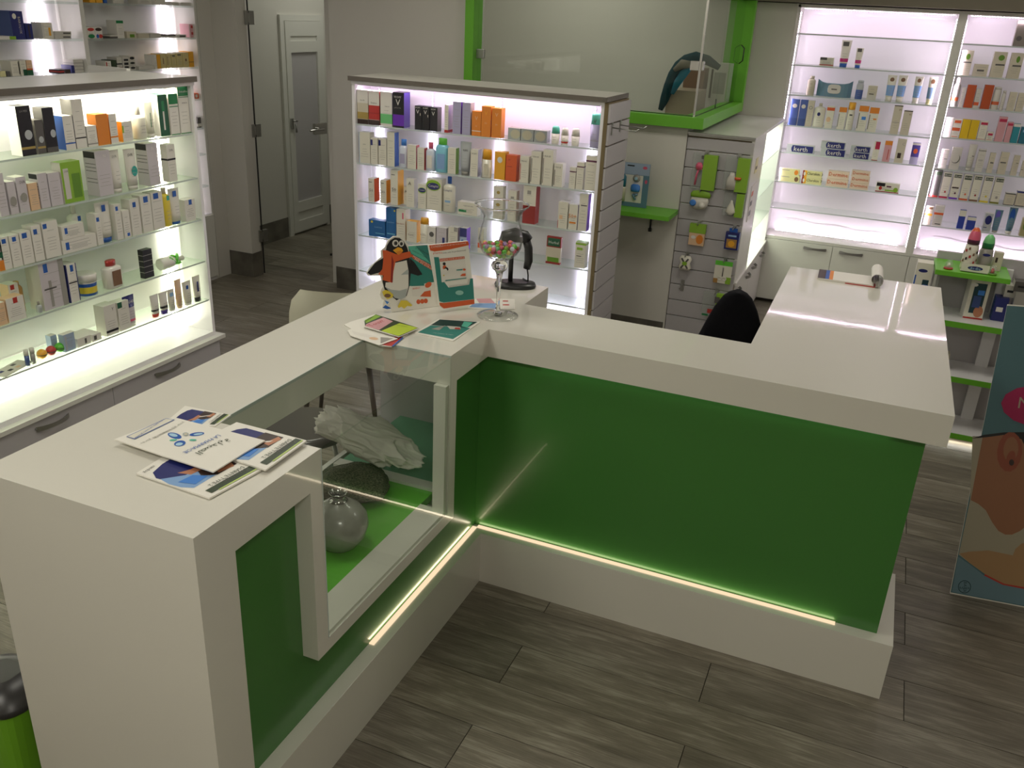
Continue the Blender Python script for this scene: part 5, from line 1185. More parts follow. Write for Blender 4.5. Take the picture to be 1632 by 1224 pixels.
MB().loft([(h_ * .36, .026, .012, None), (h_ * .42, .03, .014, None), (h_ * .50, .028, .012, None), (h_ * .53, .018, .008, None)], 14, 'SB2', cx=w_ * .12, cy=-.01).build('blue_cap', 'plast', bs)
m = MB(); m.loft([(0, .024, .024, None), (.008, .02, .02, None), (.014, .01, .01, None)], 12, 'GY'); m.loft([(.014, .011, .011, None), (.018, .008, .008, None)], 12, 'LB'); m.xf(Matrix.Translation((w_ * .12, -.002, h_ * .66)) @ Matrix.Rotation(PI / 2, 4, 'X')); m.build('soother', 'plast', bs)
m = MB().tube([(w_ * .05, -.008, h_ * .3), (w_ * .14, -.008, h_ * .17)], .008, 6, 'GB').tube([(w_ * .05, -.008, h_ * .26), (w_ * .2, -.008, h_ * .3)], .007, 6, 'GB'); m.build('clip', 'plast', bs)

# ------------------------------------------------------------------ low green-edged display beside the counter
DU = thing('low_display', 'low white display stand with lime-edged shelves beyond the counter wing', 'shelf unit', (0, 0, 0))
DY = 2.2
B(1.44, 2.6, 2.47, 2.488, .04, .93).build('back_panel', 'lamlil', DU)
B(1.74, 1.80, 2.44, 2.469, .04, .885).build('light_column', 'lamin', DU)
for (x0, zt_, d0) in ((1.60, .055, 0), (1.55, .36, 0), (1.50, .645, 0)):
    B(x0, 2.6, DY, 2.469, zt_ - .028, zt_).build('shelf_board', 'lamin', DU)
    B(x0, 2.6, DY - .004, DY - .0003, zt_ - .028, zt_ + .001).build('shelf_edge', 'greenlac', DU)
m = B(1.43, 1.765, DY + .0, 2.46, .868, .893).build('top_shelf', 'greenlac', DU, bevel=.001)
B(1.445, 1.458, DY + .02, 2.469, .0, .865).build('side_panel', 'blister', DU)
B(2.58, 2.6, DY, 2.469, .0, .9).build('side_panel', 'lam', DU)
led_tape(1.62, DY + .015, .0265, 2.55, DY + .015, .0265, (0, -.3, -.95), 'led_warm', DU)  # added strip under the lowest shelf, there to make the bright floor streak
area_light('led_source', (2.0, DY + .012, .022), (0, 0, 0), 1.0, .012, .9, (1, .95, .85), DU)  # added lamp for that same streak on the floor
# on top shelf: display tray, bottles, soothers
tr = thing('product_tray', 'clear white display tray printed with a navy logo on the lime top shelf', 'tray', (1.604, 2.235, .8935), 0)
m = MB().box(-.062, .062, 0, .004, 0, .042, 'CR').box(-.062, .062, 0, .1, 0, .003, 'CR').disc(0, .022, .034, .010, -.0004, 'NV', 18)
m.text('dodie', Matrix.Translation((-.024, -.0009, .016)) @ Matrix.Rotation(PI / 2, 4, 'X'), .048, .012, 'LB').build('tray_front', 'card', tr)
b1 = thing('baby_bottle', 'patterned baby bottle with pink and purple cap on the lime top shelf', 'bottle', (1.573, 2.29, .897), 0)
m = MB().loft([(0, .033, .033, None), (.01, .036, .036, None), (.05, .033, .033, None), (.07, .034, .034, None), (.115, .030, .030, None), (.125, .024, .024, None)], 18, 'CR')
for k in range(16): a = -PI * k / 15; zz2 = .015 + .09 * ((k * 7) % 16) / 16; m.disc(.0, 0, 0.001, .001, 0, 'BR') if False else m.face([(.0365 * math.cos(a + q), .0365 * math.sin(a + q), zz2 + dz2) for q, dz2 in ((-.13, 0), (.13, .003), (.1, .016), (-.12, .013))], ('BR', 'DB', 'RD')[k % 3])
m.build('body', 'plast', b1)
MB().loft([(.1255, .028, .028, None), (.148, .028, .028, 'PL'), (.17, .026, .026, 'PK'), (.19, .020, .020, 'PK'), (.205, .010, .010, 'RO')], 18, 'PL').build('cap', 'plast', b1)
b2 = thing('baby_bottle', 'grey baby bottle with green dome cap behind the printed tray', 'bottle', (1.645, 2.335, .8935), 0)
MB().loft([(0, .034, .034, None), (.05, .034, .034, None), (.10, .030, .030, None), (.108, .024, .024, None)], 18, 'GY').disc(0, .08, .018, .007, -.034, 'NV').build('body', 'plast', b2)
MB().loft([(.1085, .027, .027, None), (.135, .027, .027, 'GR'), (.16, .022, .022, 'LG2'), (.175, .010, .010, 'LG2')], 18, 'GR').build('cap', 'plast', b2)
tag(MB().box(1.685, 1.725, 2.34, 2.38, .8935, .985, 'BE').rect(1.693, 1.703, .935, .96, 2.3395, 'DB').build('carton', 'card'), 'beige carton with dark dot at the right end of the lime top shelf', 'carton')
for x, cc, rr_, lb in ((1.487, 'RD', 'CR', 'clear dome soother with red base at the left of the lime top shelf'), (1.682, 'DLM', 'RD', 'clear dome soother with red teat at the right of the lime top shelf')):
    r = thing('soother', lb, 'soother', (x, 2.245, .8935), 0, 'domed soothers on the lime top shelf')
    MB().loft([(0, .022, .02, None), (.009, .022, .02, None)], 14, cc).build('base', 'plast', r)
    MB().loft([(.0092, .02, .018, None), (.028, .018, .016, None), (.042, .011, .010, None), (.047, .003, .003, None)], 14, 'W').build('dome', 'blister', r)
    MB().loft([(.0095, .01, .01, None), (.022, .008, .008, None), (.032, .004, .004, None)], 10, rr_).build('teat', 'plast', r)
# bottle carton on the second shelf and tall white box at left
bc = thing('bottle_carton', 'tall white carton with red lid and window showing a blue baby bottle', 'carton', (1.655, 2.30, .6455), .1)
m = MB().box(-.045, .045, 0, .09, 0, .205, 'CR', 0, 'W').rect(-.045, .045, 0, .008, -.0003, 'RD').rect(-.026, .030, .03, .185, -.0004, 'DTL').disc(.018, .04, .022, .03, -.0006, 'SK')
m.disc(-.028, .175, .017, .009, -.0008, 'W').rect(-.018, .018, .06, .12, -.0007, 'BL3').rect(-.004, .026, .125, .15, -.0007, 'SB2'); m.build('carton_body', 'card', bc)
MB().box(-.047, .047, -.002, .092, .2051, .217, 'RD').build('lid', 'card', bc)
wb_ = thing('tall_carton', 'tall white and navy carton standing left of the lime top shelf', 'carton', (1.389, 2.34, .0), 0)
m = MB().box(-.038, .038, 0, .08, 0, .885, 'CR', 0, 'W').rect(-.038, -.031, .3, .82, -.0003, 'BL').disc(-.005, .845, .022, .009, -.0004, 'NV').rect(.002, .032, .60, .80, -.0004, 'DTL').rect(.006, .034, .76, .775, -.0006, 'BL')
m.build('carton_body', 'card', wb_)
for i, (x, y, z, w2, h2, c1, lb) in enumerate(((1.77, 2.33, .6455, .06, .12, 'NV', 'navy blue box on the second shelf at the picture edge'), (1.80, 2.36, .7662, .055, .06, 'LG', 'pale printed box stacked on the navy box at the picture edge'), (1.855, 2.33, .6455, .07, .16, 'GY', 'grey and black box beside the navy box at the picture edge'), (1.845, 2.34, .8062, .08, .05, 'DG', 'dark grey packet on top of the grey box at the picture edge'))):
    m = MB().box(x - w2 / 2, x + w2 / 2, y, y + .07, z, z + h2, c1, 0, 'W' if i != 0 else 'BL').rect(x - w2 * .3, x + w2 * .2, z + h2 * .4, z + h2 * .6, y - .0004, 'W' if c1 == 'NV' else 'K')
    tag(m.build('carton', 'card'), lb, 'carton', 'boxes at the right end of the low display')
m = MB().box(1.565, 1.60, 2.30, 2.36, .3605, .44, 'BE', 0, 'K').rect(1.568, 1.585, .40, .43, 2.2996, 'K')
tag(m.build('carton', 'card'), 'small beige and black carton on the lower lime-edged shelf beside the counter', 'carton')

# ------------------------------------------------------------------ chairs
ch = thing('shell_chair', 'cream plastic shell chair with dark legs behind the left arm of the counter', 'chair', (-1.12, .86, 0), math.radians(200))
m = MB(); N = 10; rows = []
def shell(u, v):  # u -1..1 across, v 0..1 from seat front to back top
    if v < .5: y = -.2 + .8 * v; z = .44 + .02 * u * u - .02 * math.sin(v * 2 * PI); w = .21
    else: t = (v - .5) * 2; y = .2 + .09 * t - .05 * u * u * t; z = .44 + .36 * t; w = .21 - .03 * t ** 3
    wu = w * (1 if v < .85 else math.sqrt(max(0, 1 - ((v - .85) / .15) ** 2 * .35)))
    return (u * wu, y, z - (0 if v < .95 else .01 * u * u))
G = 12
for s_, off_ in ((1, 0), (-1, -.012)):
    for i in range(G):
        for k in range(G):
            q = [shell(-1 + 2 * a / G, b / G) for a, b in ((i, k), (i + 1, k), (i + 1, k + 1), (i, k + 1))]
            q = [(x, y + (off_ if z > .5 else 0), z + (off_ if z <= .5 else 0)) for x, y, z in q]
            m.face(q if s_ > 0 else q[::-1], 'CR', 0, True)
weld(m.build('seat_shell', 'creampl', ch))
for sx in (-1, 1):
    for sy in (-1, 1): MB().tube([(sx * .13, sy * .12, .415), (sx * .19, sy * .19, .001)], [.015, .010], 8).build('leg', 'darkwood', ch)
MB().box(-.14, .14, -.13, -.11, .40, .42).box(-.14, .14, .11, .13, .40, .42).build('seat_frame', 'blackpl', ch)

st = thing('stool', 'low stool with round dark seat behind the glass display case', 'stool', (-.775, .03, 0), 0)
MB().loft([(.42, .15, .15, None), (.43, .17, .17, None), (.455, .17, .17, None), (.465, .15, .15, None)], 24, 'DG').build('seat', 'plast', st)
for k in range(4):
    a = PI / 4 + k * PI / 2; MB().tube([(.10 * math.cos(a), .10 * math.sin(a), .419), (.17 * math.cos(a), .17 * math.sin(a), .001)], .010, 8).build('leg', 'steel', st)

bk = thing('office_chair', 'black upholstered office chair behind the middle of the counter', 'chair', (.672, .86, 0), math.radians(8))
m = MB()
bp_ = [(.52, .15), (.60, .165), (.70, .16), (.80, .135), (.88, .108), (.95, .082), (1.0, .055), (1.018, .035), (1.026, .012)]
m.loft([(z, w, .03, None, 0, -.02 - .10 * ((z - .5) / .5) ** 2 * .5 + .03) for z, w in bp_], 20, 'K', power=2.4)
m.build('backrest', 'fabric_k', bk)
MB().loft([(.44, .20, .20, None), (.46, .23, .22, None), (.50, .23, .22, None), (.515, .20, .20, None)], 24, 'K', power=3, cy=.22).build('seat', 'fabric_k', bk)
MB().tube([(0, .22, .08), (0, .22, .44)], .025, 12).build('gas_column', 'blackpl', bk)
m = MB()
for k in range(5):
    a = 2 * PI * k / 5; m.tube([(0, .22, .09), (.26 * math.cos(a), .22 + .26 * math.sin(a), .055)], .016, 8)
    m.tube([(.26 * math.cos(a) - .012, .22 + .26 * math.sin(a), .026), (.26 * math.cos(a) + .012, .22 + .26 * math.sin(a), .026)], .0255, 12)
m.build('star_base', 'blackpl', bk)
MB().tube([(0, .10, .46), (0, .0, .47), (0, -.0, .55)], .015, 8).build('back_bracket', 'blackpl', bk)

# lime bin with black lid at the lower left
bn = thing('pedal_bin', 'lime green waste bin with black lid beside the counter end', 'bin', (-.735, -1.35, 0), math.radians(0))
MB().loft([(0, .085, .075, None), (.295, .105, .09, None)], 24, 'LM', power=4, smooth=False).build('body', 'bingreen', bn)
MB().loft([(.2955, .113, .098, None), (.303, .115, .10, None), (.312, .11, .095, None), (.340, .085, .075, None), (.355, .045, .04, None)], 24, 'K', power=3).build('lid', 'binblack', bn)

# ------------------------------------------------------------------ inside the display case
vs_ = MB()
pr = [(0, .045), (.008, .055), (.04, .078), (.075, .088), (.105, .084), (.13, .066), (.148, .042), (.156, .028)]
vs_.loft([(z, r, r, None) for z, r in pr], 32, 'GY', caps=False)
vo = thing('vase', '', 'vase', (-.205, -.60, .4525)); vs_.build('body', 'ceramic', vo)
MB().loft([(z, r, r, None) for z, r in ((.154, .029), (.160, .020), (.170, .018), (.178, .022), (.184, .028), (.187, .0275), (.184, .024), (.176, .016), (.16, .015))], 32, 'GY', caps=False).build('neck', 'vneck', vo, label='shiny silvery neck with flared lip'); tag(vo, 'round grey glazed vase with narrow neck inside the glass display case', 'vase')
# patterned bag
def blob(name, mt, c, s, seed, amp, label, cat, n=3, ridged=False, flat=0):
    bm = bmesh.new(); bmesh.ops.create_icosphere(bm, subdivisions=n + 1, radius=1)
    from mathutils import noise
    for v in bm.verts:
        p = v.co.copy(); q = noise.noise(p * 1.6 + Vector((seed, 0, 0))) * amp + noise.noise(p * 4.2 + Vector((seed, 3, 0))) * amp * .45
        if ridged: q += abs(math.sin((p.x * 5 + p.y * 3 + noise.noise(p * 2 + Vector((seed, 1, 1))) * 2.5))) * amp * .35
        v.co = p * (1 + q)
        if v.co.z < flat: v.co.z = flat + (v.co.z - flat) * .15
    me = bpy.data.meshes.new(name); bm.to_mesh(me); bm.free(); me.materials.append(M[mt])
    for p in me.polygons: p.use_smooth = True
    ca = me.color_attributes.new('Col', 'FLOAT_COLOR', 'CORNER'); ca.data.foreach_set('color', list(PAL['W']) * len(me.loops))
    o = bpy.data.objects.new(name, me); COL.objects.link(o); o.location = c; o.scale = s; 
    if label: tag(o, label, cat)
    return o
blob('patterned_bag', 'pattern', (-.345, -.31, .482), (.125, .13, .033), 2.0, .18, 'dark patterned fabric bag slumped beside the grey vase', 'bag', 3, False, -.85)
from mathutils import noise as NZ
bm = bmesh.new(); bmesh.ops.create_icosphere(bm, subdivisions=6, radius=1)
for v in bm.verts:
    p = v.co.copy(); w1 = NZ.noise(p * 1.3 + Vector((9, 0, 0))); w2 = NZ.noise(p * 2.6 + Vector((0, 7, 0)))
    f1 = (1 - abs(math.sin(p.x * 3.4 + p.y * 1.2 + p.z * 2 + w1 * 3.4))) ** 2
    f2 = (1 - abs(math.sin(p.y * 6.0 - p.x * 2.2 + p.z * 3.5 + w2 * 3.0))) ** 2.2
    f3 = NZ.noise(p * 8)
    lo = NZ.noise(p * 1.5 + Vector((3, 3, 0)))
    q = p * (1 + .20 * lo + .17 * f1 + .09 * f2 + .025 * f3)
    if q.z < -.75: q.z = -.75 + (q.z + .75) * .2
    v.co = q
me_ = bpy.data.meshes.new('folded_coat'); bm.to_mesh(me_); bm.free(); me_.materials.append(M['cloth'])
for p in me_.polygons: p.use_smooth = True
ca = me_.color_attributes.new('Col', 'FLOAT_COLOR', 'CORNER'); ca.data.foreach_set('color', list(PAL['W']) * len(me_.loops))
cb = bpy.data.objects.new('folded_coat', me_); COL.objects.link(cb); cb.location = (-.375, -.165, .585); cb.scale = (.185, .085, .058); cb.rotation_euler = (.08, .20, .02)
tag(cb, 'crumpled white cotton coat lying on the dark bag inside the display case', 'coat')

# ------------------------------------------------------------------ glass goblet with coloured beads, scanner
gb = thing('glass_goblet', 'tall clear stemmed glass goblet with flared rim at the counter corner', 'goblet', (-.032, .143, 1.0005), 0)
outer = [(.200, .012), (.203, .035), (.216, .055), (.238, .069), (.268, .0745), (.305, .068), (.33, .060), (.35, .062), (.368, .074), (.382, .090)]
g = MB(); g.loft([(z, r, r, None) for z, r in outer], 40, 'W', caps=False)
g.loft([(z + .002, max(r - .0025, .001), max(r - .0025, .001), None) for z, r in outer], 40, 'W', caps=False)
g.build('bowl', 'gthin', gb)
MB().loft([(.380, .0892, .0892, None), (.3835, .0915, .0915, None), (.386, .0905, .0905, None), (.3835, .0885, .0885, None), (.380, .0875, .0875, None)], 40, 'W', caps=False).build('rim', 'glass', gb)
MB().loft([(.0, .070, .070, None), (.003, .071, .071, None), (.0055, .05, .05, None), (.008, .019, .019, None)], 40, 'W').build('foot', 'gthin', gb)
MB().loft([(.0082, .016, .016, None), (.02, .008, .008, None), (.06, .0062, .0062, None), (.10, .007, .007, None), (.135, .010, .010, None), (.155, .013, .013, None), (.165, .024, .024, None), (.178, .029, .029, None), (.19, .024, .024, None), (.194, .012, .012, None), (.1995, .016, .016, None)], 40, 'W').build('stem', 'glass', gb)
# beads
bmesh_ball = {}
bc_ = ['RO', 'LM', 'LG2', 'YE', 'PK', 'MV', 'RD', 'GR2', 'LM', 'CL']
mball = {}
for c in set(bc_):
    mm = MB(); N = 6; mm.loft([(.0078 * math.sin(-PI / 2 + PI * k / N), max(.0078 * math.cos(-PI / 2 + PI * k / N), .0002), max(.0078 * math.cos(-PI / 2 + PI * k / N), .0002), None) for k in range(N + 1)], 12, c)
    mball[c] = mm.mesh('gel_bead', 'plast')
rb = random.Random(11); placed = []
BN = dict(RO='orange red', LM='lime green', LG2='pale green', YE='yellow', PK='pink', MV='mauve', RD='dark red', GR2='bright green', CL='clear white')
tries = 0
while len(placed) < 105 and tries < 30000:
    tries += 1; z = .213 + .0 + .036 * rb.random()
    rmax = max(0, {True: 0}.get(False, 0) + (.034 + (z - .212) * 1.0 if z < .238 else .060)) - .002
    a = rb.random() * 2 * PI; r0 = rmax * math.sqrt(rb.random()); p = Vector((r0 * math.cos(a), r0 * math.sin(a), z))
    if all((p - q).length > .0142 for q in placed): placed.append(p)
for i, p in enumerate(placed):
    cc_ = rb.choice(bc_); o = bpy.data.objects.new('gel_bead', mball[cc_]); COL.objects.link(o); o.location = Vector(gb.location) + p
    tag(o, '%s gel bead in the bowl of the stemmed glass goblet' % BN[cc_], 'bead', 'gel beads in the glass goblet')

sc_ = thing('barcode_scanner', 'black handheld barcode scanner hung on a stand behind the glass goblet', 'scanner', (-.115, .50, 1.0005), math.radians(25))
MB().loft([(0, .078, .052, None), (.006, .08, .054, None), (.014, .076, .050, None), (.02, .05, .032, None)], 28, 'K', power=2.6).build('base', 'blackpl', sc_)
MB().tube([(-.02, 0, .018), (-.02, 0, .165)], .009, 10).build('pole', 'blackpl', sc_)
m = MB().tube([(-.055, 0, .165), (-.045, 0, .19), (-.01, 0, .198), (.03, .0, .192), (.045, 0, .18)], [.018, .026, .028, .024, .016], 14)
m.tube([(.03, 0, .19), (.043, .0, .15), (.046, 0, .10), (.040, 0, .07)], [.015, .016, .016, .013], 12); m.build('scanner_head', 'blackpl', sc_)
MB().tube([(.042, 0, .072), (.047, 0, .045), (.048, 0, .02), (.03, .03, .022)], .003, 6).build('cable', 'blackpl', sc_)

# ------------------------------------------------------------------ flat printed things
FLATS=[
('leaflet','white leaflet with navy oval and blue shirts, nearest the counter corner','leaflet','health leaflets at the counter end',(-.25,-1.1,1.006),(1.0,.0,.0),(.0,1.0,.0),.004,[(-.0271,-.1615),(-.0353,.017),(.1997,-.0253),(.1815,-.1725)],[('NV',[(.0027,-.1436),(-.0072,-.1043),(-.0084,-.0608),(.0001,-.0262),(.0141,-.0102),(.0756,-.0205),(.0716,-.1482),(.0586,-.1583),(.0267,-.1596)]),('SB3',[(.0374,-.1586),(.0725,-.12),(.0756,-.0205),(.1308,-.0297),(.1259,-.1549),(.1003,-.1652),(.0689,-.1666)]),('DB',[(.0735,-.0878),(.0757,-.017),(.1356,-.0272),(.1311,-.0865),(.1035,-.1071)]),('SK',[(.0507,-.1213),(.0815,-.1129),(.0876,-.0697),(.0698,-.0607),(.0644,-.0949)]),('SK',[(.1099,-.0726),(.1273,-.0781),(.137,-.039),(.1217,-.0282)]),('SB2',[(.08,-.1519),(.1185,-.1424),(.117,-.1007),(.0858,-.1133)]),('W',[(.0825,-.0855),(.1196,-.0609),(.1224,-.0515),(.0829,-.0757)]),('DGR2',[(.155,-.1539),(.1679,-.0245),(.188,-.028),(.1734,-.1551)]),('LM2',[(.1755,-.1366),(.188,-.028),(.1925,-.0288),(.1796,-.1369)])],[('DIABETE TYPE 2',(.1534,-.0334),(.1444,-.1339),'DGR2',1),('sandoz',(-.0178,-.1204),(-.0166,-.1538),'K',1),('depistage',(.1623,-.0349),(.1556,-.1049),'DG',1)]),
('leaflet','white leaflet overlapping the envelope on its right, green bar by the glass','leaflet','health leaflets at the counter end',(-.25,-1.1,1.012),(1.0,.0,.0),(.0,1.0,.0),.004,[(-.0086,-.0126),(.0054,.1342),(.2114,.1319),(.2156,-.0293)],[('NV',[(.0253,.0019),(.0188,.0356),(.0217,.0726),(.0328,.1027),(.0467,.1179),(.1014,.1169),(.0976,-.003),(.0838,-.0122),(.0496,-.0126)]),('SB3',[(.0611,-.012),(.0985,.0236),(.1014,.1169),(.151,.1159),(.1549,-.0099),(.1284,-.0199),(.0948,-.0203)]),('DB',[(.0994,.0539),(.1015,.1201),(.1551,.1192),(.155,.0592),(.1292,.0371)]),('SK',[(.0763,.022),(.1074,.0306),(.1128,.072),(.0959,.0789),(.0905,.0467)]),('SK',[(.134,.0712),(.1508,.0673),(.1571,.1076),(.1428,.1161)]),('SB2',[(.1064,-.0066),(.1462,.0026),(.1422,.0441),(.1118,.0304)]),('W',[(.1081,.0566),(.1425,.0836),(.1447,.0932),(.1084,.0659)]),('DGR2',[(.1852,-.009),(.1835,.1271),(.2015,.1269),(.2044,-.0103)]),('LM2',[(.204,.0096),(.2015,.1269),(.2055,.1268),(.2082,.0094)])],[('DIABETE TYPE 2',(.1714,.1156),(.1721,.0116),'DGR2',1),('sandoz',(.0062,.0218),(.0038,-.0065),'K',1),('depistage',(.1796,.1154),(.1803,.0422),'DG',1)]),
('leaflet','white leaflet peeking out behind the envelope, beside the glass top','leaflet','health leaflets at the counter end',(-.25,-1.1,1.003),(1.0,.0,.0),(.0,1.0,.0),.004,[(-.1522,.0491),(-.1818,.1637),(-.0464,.1749),(-.0382,.1066)],[('NV',[(-.1393,.0696),(-.1501,.0922),(-.1569,.1196),(-.1571,.1429),(-.1518,.155),(-.117,.1592),(-.1021,.0863),(-.1077,.0767),(-.1244,.0664)]),('SB3',[(-.1189,.0702),(-.1054,.1028),(-.117,.1592),(-.0851,.1631),(-.0715,.0984),(-.0842,.0852),(-.101,.0749)]),('DB',[(-.1092,.1213),(-.1174,.1612),(-.0828,.1651),(-.0776,.1345),(-.0902,.1176)]),('SK',[(-.117,.0964),(-.1015,.1091),(-.1039,.1343),(-.1149,.1358),(-.1132,.1151)]),('SK',[(-.0912,.1373),(-.0808,.138),(-.0805,.1594),(-.0904,.1625)]),('SB2',[(-.0971,.0867),(-.0773,.1027),(-.0836,.1241),(-.0991,.1099)]),('W',[(-.1046,.1245),(-.0874,.1453),(-.087,.1506),(-.1057,.1301)]),('DGR2',[(-.0555,.1073),(-.0648,.1711),(-.0528,.1722),(-.045,.112)]),('LM2',[(-.0461,.121),(-.0528,.1722),(-.0501,.1724),(-.0438,.122)])],[('DIABETE TYPE 2',(-.0719,.1647),(-.064,.114),'DGR2',1),('sandoz',(-.1533,.0791),(-.1478,.0573),'K',1),('depistage',(-.0666,.1654),(-.0615,.1309),'DG',1)]),
('envelope','cream pharmacy envelope with blue flower logo lying across the leaflets','envelope', None,(-.3,-1.1,1.0175),(1.0,.0,.0),(.0,1.0,.0),.003,[(-.1212,-.0779),(-.0902,.0758),(.1834,.0778),(.1802,.0051),(.1787,-.0964),(.0322,-.0894)],[('BL',[(.0061,-.0008),(.0078,-.006),(.0051,-.0102),(-.0013,-.0127),(-.0103,-.0129),(-.0201,-.0107),(-.0288,-.0067),(-.0347,-.0016),(-.0365,.0037),(-.0339,.0079),(-.0273,.0104),(-.0182,.0106),(-.0083,.0084),(.0004,.0043)]),('LB',[(-.0073,.0011),(-.0064,-.0018),(-.0079,-.0044),(-.0117,-.0061),(-.017,-.0066),(-.0228,-.0058),(-.0278,-.0039),(-.0312,-.0012),(-.0322,.0018),(-.0306,.0044),(-.0268,.0061),(-.0214,.0066),(-.0157,.0058),(-.0106,.0039)]),('BL',[(.0367,.0411),(.0385,.0367),(.0376,.0309),(.0341,.0248),(.0288,.0195),(.0227,.0162),(.017,.0154),(.0128,.0173),(.011,.0216),(.0119,.0274),(.0153,.0335),(.0207,.0389),(.0268,.0423),(.0326,.0431)]),('LB',[(.0348,.038),(.0356,.0357),(.0347,.0324),(.0324,.0287),(.0291,.0254),(.0255,.0232),(.0222,.0224),(.02,.0232),(.0192,.0255),(.0201,.0288),(.0224,.0324),(.0257,.0357),(.0293,.038),(.0326,.0388)]),('BL',[(.0325,-.017),(.0363,-.0226),(.0377,-.0289),(.0363,-.0347),(.0326,-.0389),(.0272,-.0407),(.0212,-.0397),(.0157,-.0361),(.0118,-.0306),(.0104,-.0242),(.0116,-.0183),(.0154,-.014),(.0209,-.0122),(.027,-.0133)]),('LB',[(.0307,-.0244),(.0327,-.0274),(.0333,-.0311),(.0323,-.0346),(.03,-.0372),(.0268,-.0384),(.0233,-.0381),(.0203,-.0362),(.0182,-.0331),(.0176,-.0295),(.0186,-.026),(.0209,-.0233),(.0242,-.0221),(.0277,-.0224)]),('GY2',[(.0096,.0194),(.0119,.0159),(.0124,.0124),(.0111,.0096),(.0083,.0081),(.0045,.0081),(.0005,.0098),(-.003,.0126),(-.0052,.0162),(-.0058,.0197),(-.0046,.0226),(-.0017,.0241),(.0021,.024),(.0061,.0223)]),('TL2',[(.006,-.0151),(.0068,-.0171),(.0062,-.0199),(.0044,-.0229),(.0015,-.0254),(-.0017,-.027),(-.0046,-.0273),(-.0067,-.0264),(-.0076,-.0243),(-.007,-.0216),(-.0051,-.0186),(-.0023,-.0161),(.0009,-.0145),(.0038,-.0141)]),('TL2',[(.0458,.004),(.0465,.0021),(.0456,-.0003),(.0433,-.0025),(.04,-.0043),(.0365,-.0051),(.0334,-.005),(.0313,-.0038),(.0306,-.0018),(.0315,.0005),(.0338,.0028),(.0371,.0046),(.0406,.0054),(.0437,.0052)]),('BE',[(.0067,.0179),(.0079,.0161),(.0081,.0143),(.0075,.0129),(.0061,.0122),(.0042,.0122),(.0022,.013),(.0004,.0145),(-.0007,.0163),(-.001,.018),(-.0003,.0194),(.0011,.0202),(.003,.0202),(.005,.0193)]),('BL4',[(-.1055,-.058),(-.096,.06),(-.0727,.0642),(-.0789,-.059)]),('CR',[(-.1029,-.0566),(-.0937,.0579),(-.0755,.0619),(-.0821,-.0562)])],[('LA PHARMACIE',(.0702,.0481),(.0604,-.0587),'BL',1.0),('@AR',(.0959,.0424),(.0819,-.0472),'DGR2',.9),('votre sante est notre priorite',(-.1002,.0535),(-.0864,-.0554),'BL',1),('pour vos commandes',(-.0509,.0635),(-.0502,-.036),'GY',1),('pharmacie de garde',(-.0457,.0335),(-.0555,-.0691),'GY',.7)]),
('magazine','fanned magazine with red and blue edges, bottom of the heap near the glass','magazine','magazines heaped by the inner corner',(-.3,-.15,1.003),(1.0,.0,.0),(.0,1.0,.0),.0025,[(-.1254,-.0568),(-.1232,-.0223),(-.095,.084),(.0968,-.0291),(.0967,-.0663),(.1081,-.1547),(.071,-.1646)],[('RD',[(.0684,-.1602),(.0762,-.0597),(.0967,-.0663),(.1071,-.153)]),('BL',[(.1071,-.153),(.0956,-.0644),(.1019,-.0681),(.1127,-.1521)])],[]),
('magazine','glossy grey magazine with pale product photos, left in the heap','magazine','magazines heaped by the inner corner',(-.3,-.15,1.0065),(1.0,.0,.0),(.0,1.0,.0),.002,[(-.0805,-.1063),(-.0765,-.0785),(.0941,-.0909),(.0748,-.1708),(-.0467,-.1425)],[('W',[(-.0666,-.1044),(.0301,-.1099),(.0524,-.1332),(-.0431,-.1281)]),('PE',[(.0444,-.127),(.0456,-.132),(.0437,-.1368),(.0391,-.1403),(.0327,-.1419),(.0258,-.1413),(.0196,-.1385),(.0156,-.1341),(.0143,-.1291),(.0162,-.1243),(.0209,-.1207),(.0273,-.1191),(.0343,-.1198),(.0404,-.1226)]),('GY',[(.0421,-.109),(.0816,-.0982),(.0711,-.1577)])],[]),
('flyer','flyer with green, pink and yellow panels on top of the magazine heap','flyer','magazines heaped by the inner corner',(-.3,-.15,1.0105),(1.0,.0,.0),(.0,1.0,.0),.002,[(-.0745,-.0183),(-.0811,.0672),(-.0571,.0619),(.0014,.0391),(.1101,.017),(.0947,-.0855),(-.0496,-.0588)],[('DGR2',[(-.0741,-.0156),(-.0799,.0652),(.1076,.018),(.0937,-.0838),(-.0493,-.0526)]),('LM',[(-.0798,-.0065),(-.0782,.061),(-.0537,.0548),(-.0601,-.0284)]),('PKL',[(-.0548,-.0339),(-.0414,.0493),(.0058,.0316),(.0094,-.0635),(-.0482,-.0544)]),('LM3',[(.0204,-.0688),(.033,.0265),(.1061,.0171),(.0909,-.0809)])],[('bronchite',(-.0674,-.0166),(-.0713,.0405),'DGR2',1),('Toux?',(-.0261,-.051),(-.017,.0219),'RD',1),('Toux grasse',(.0314,.0011),(.0746,.0022),'DGR2',1)]),
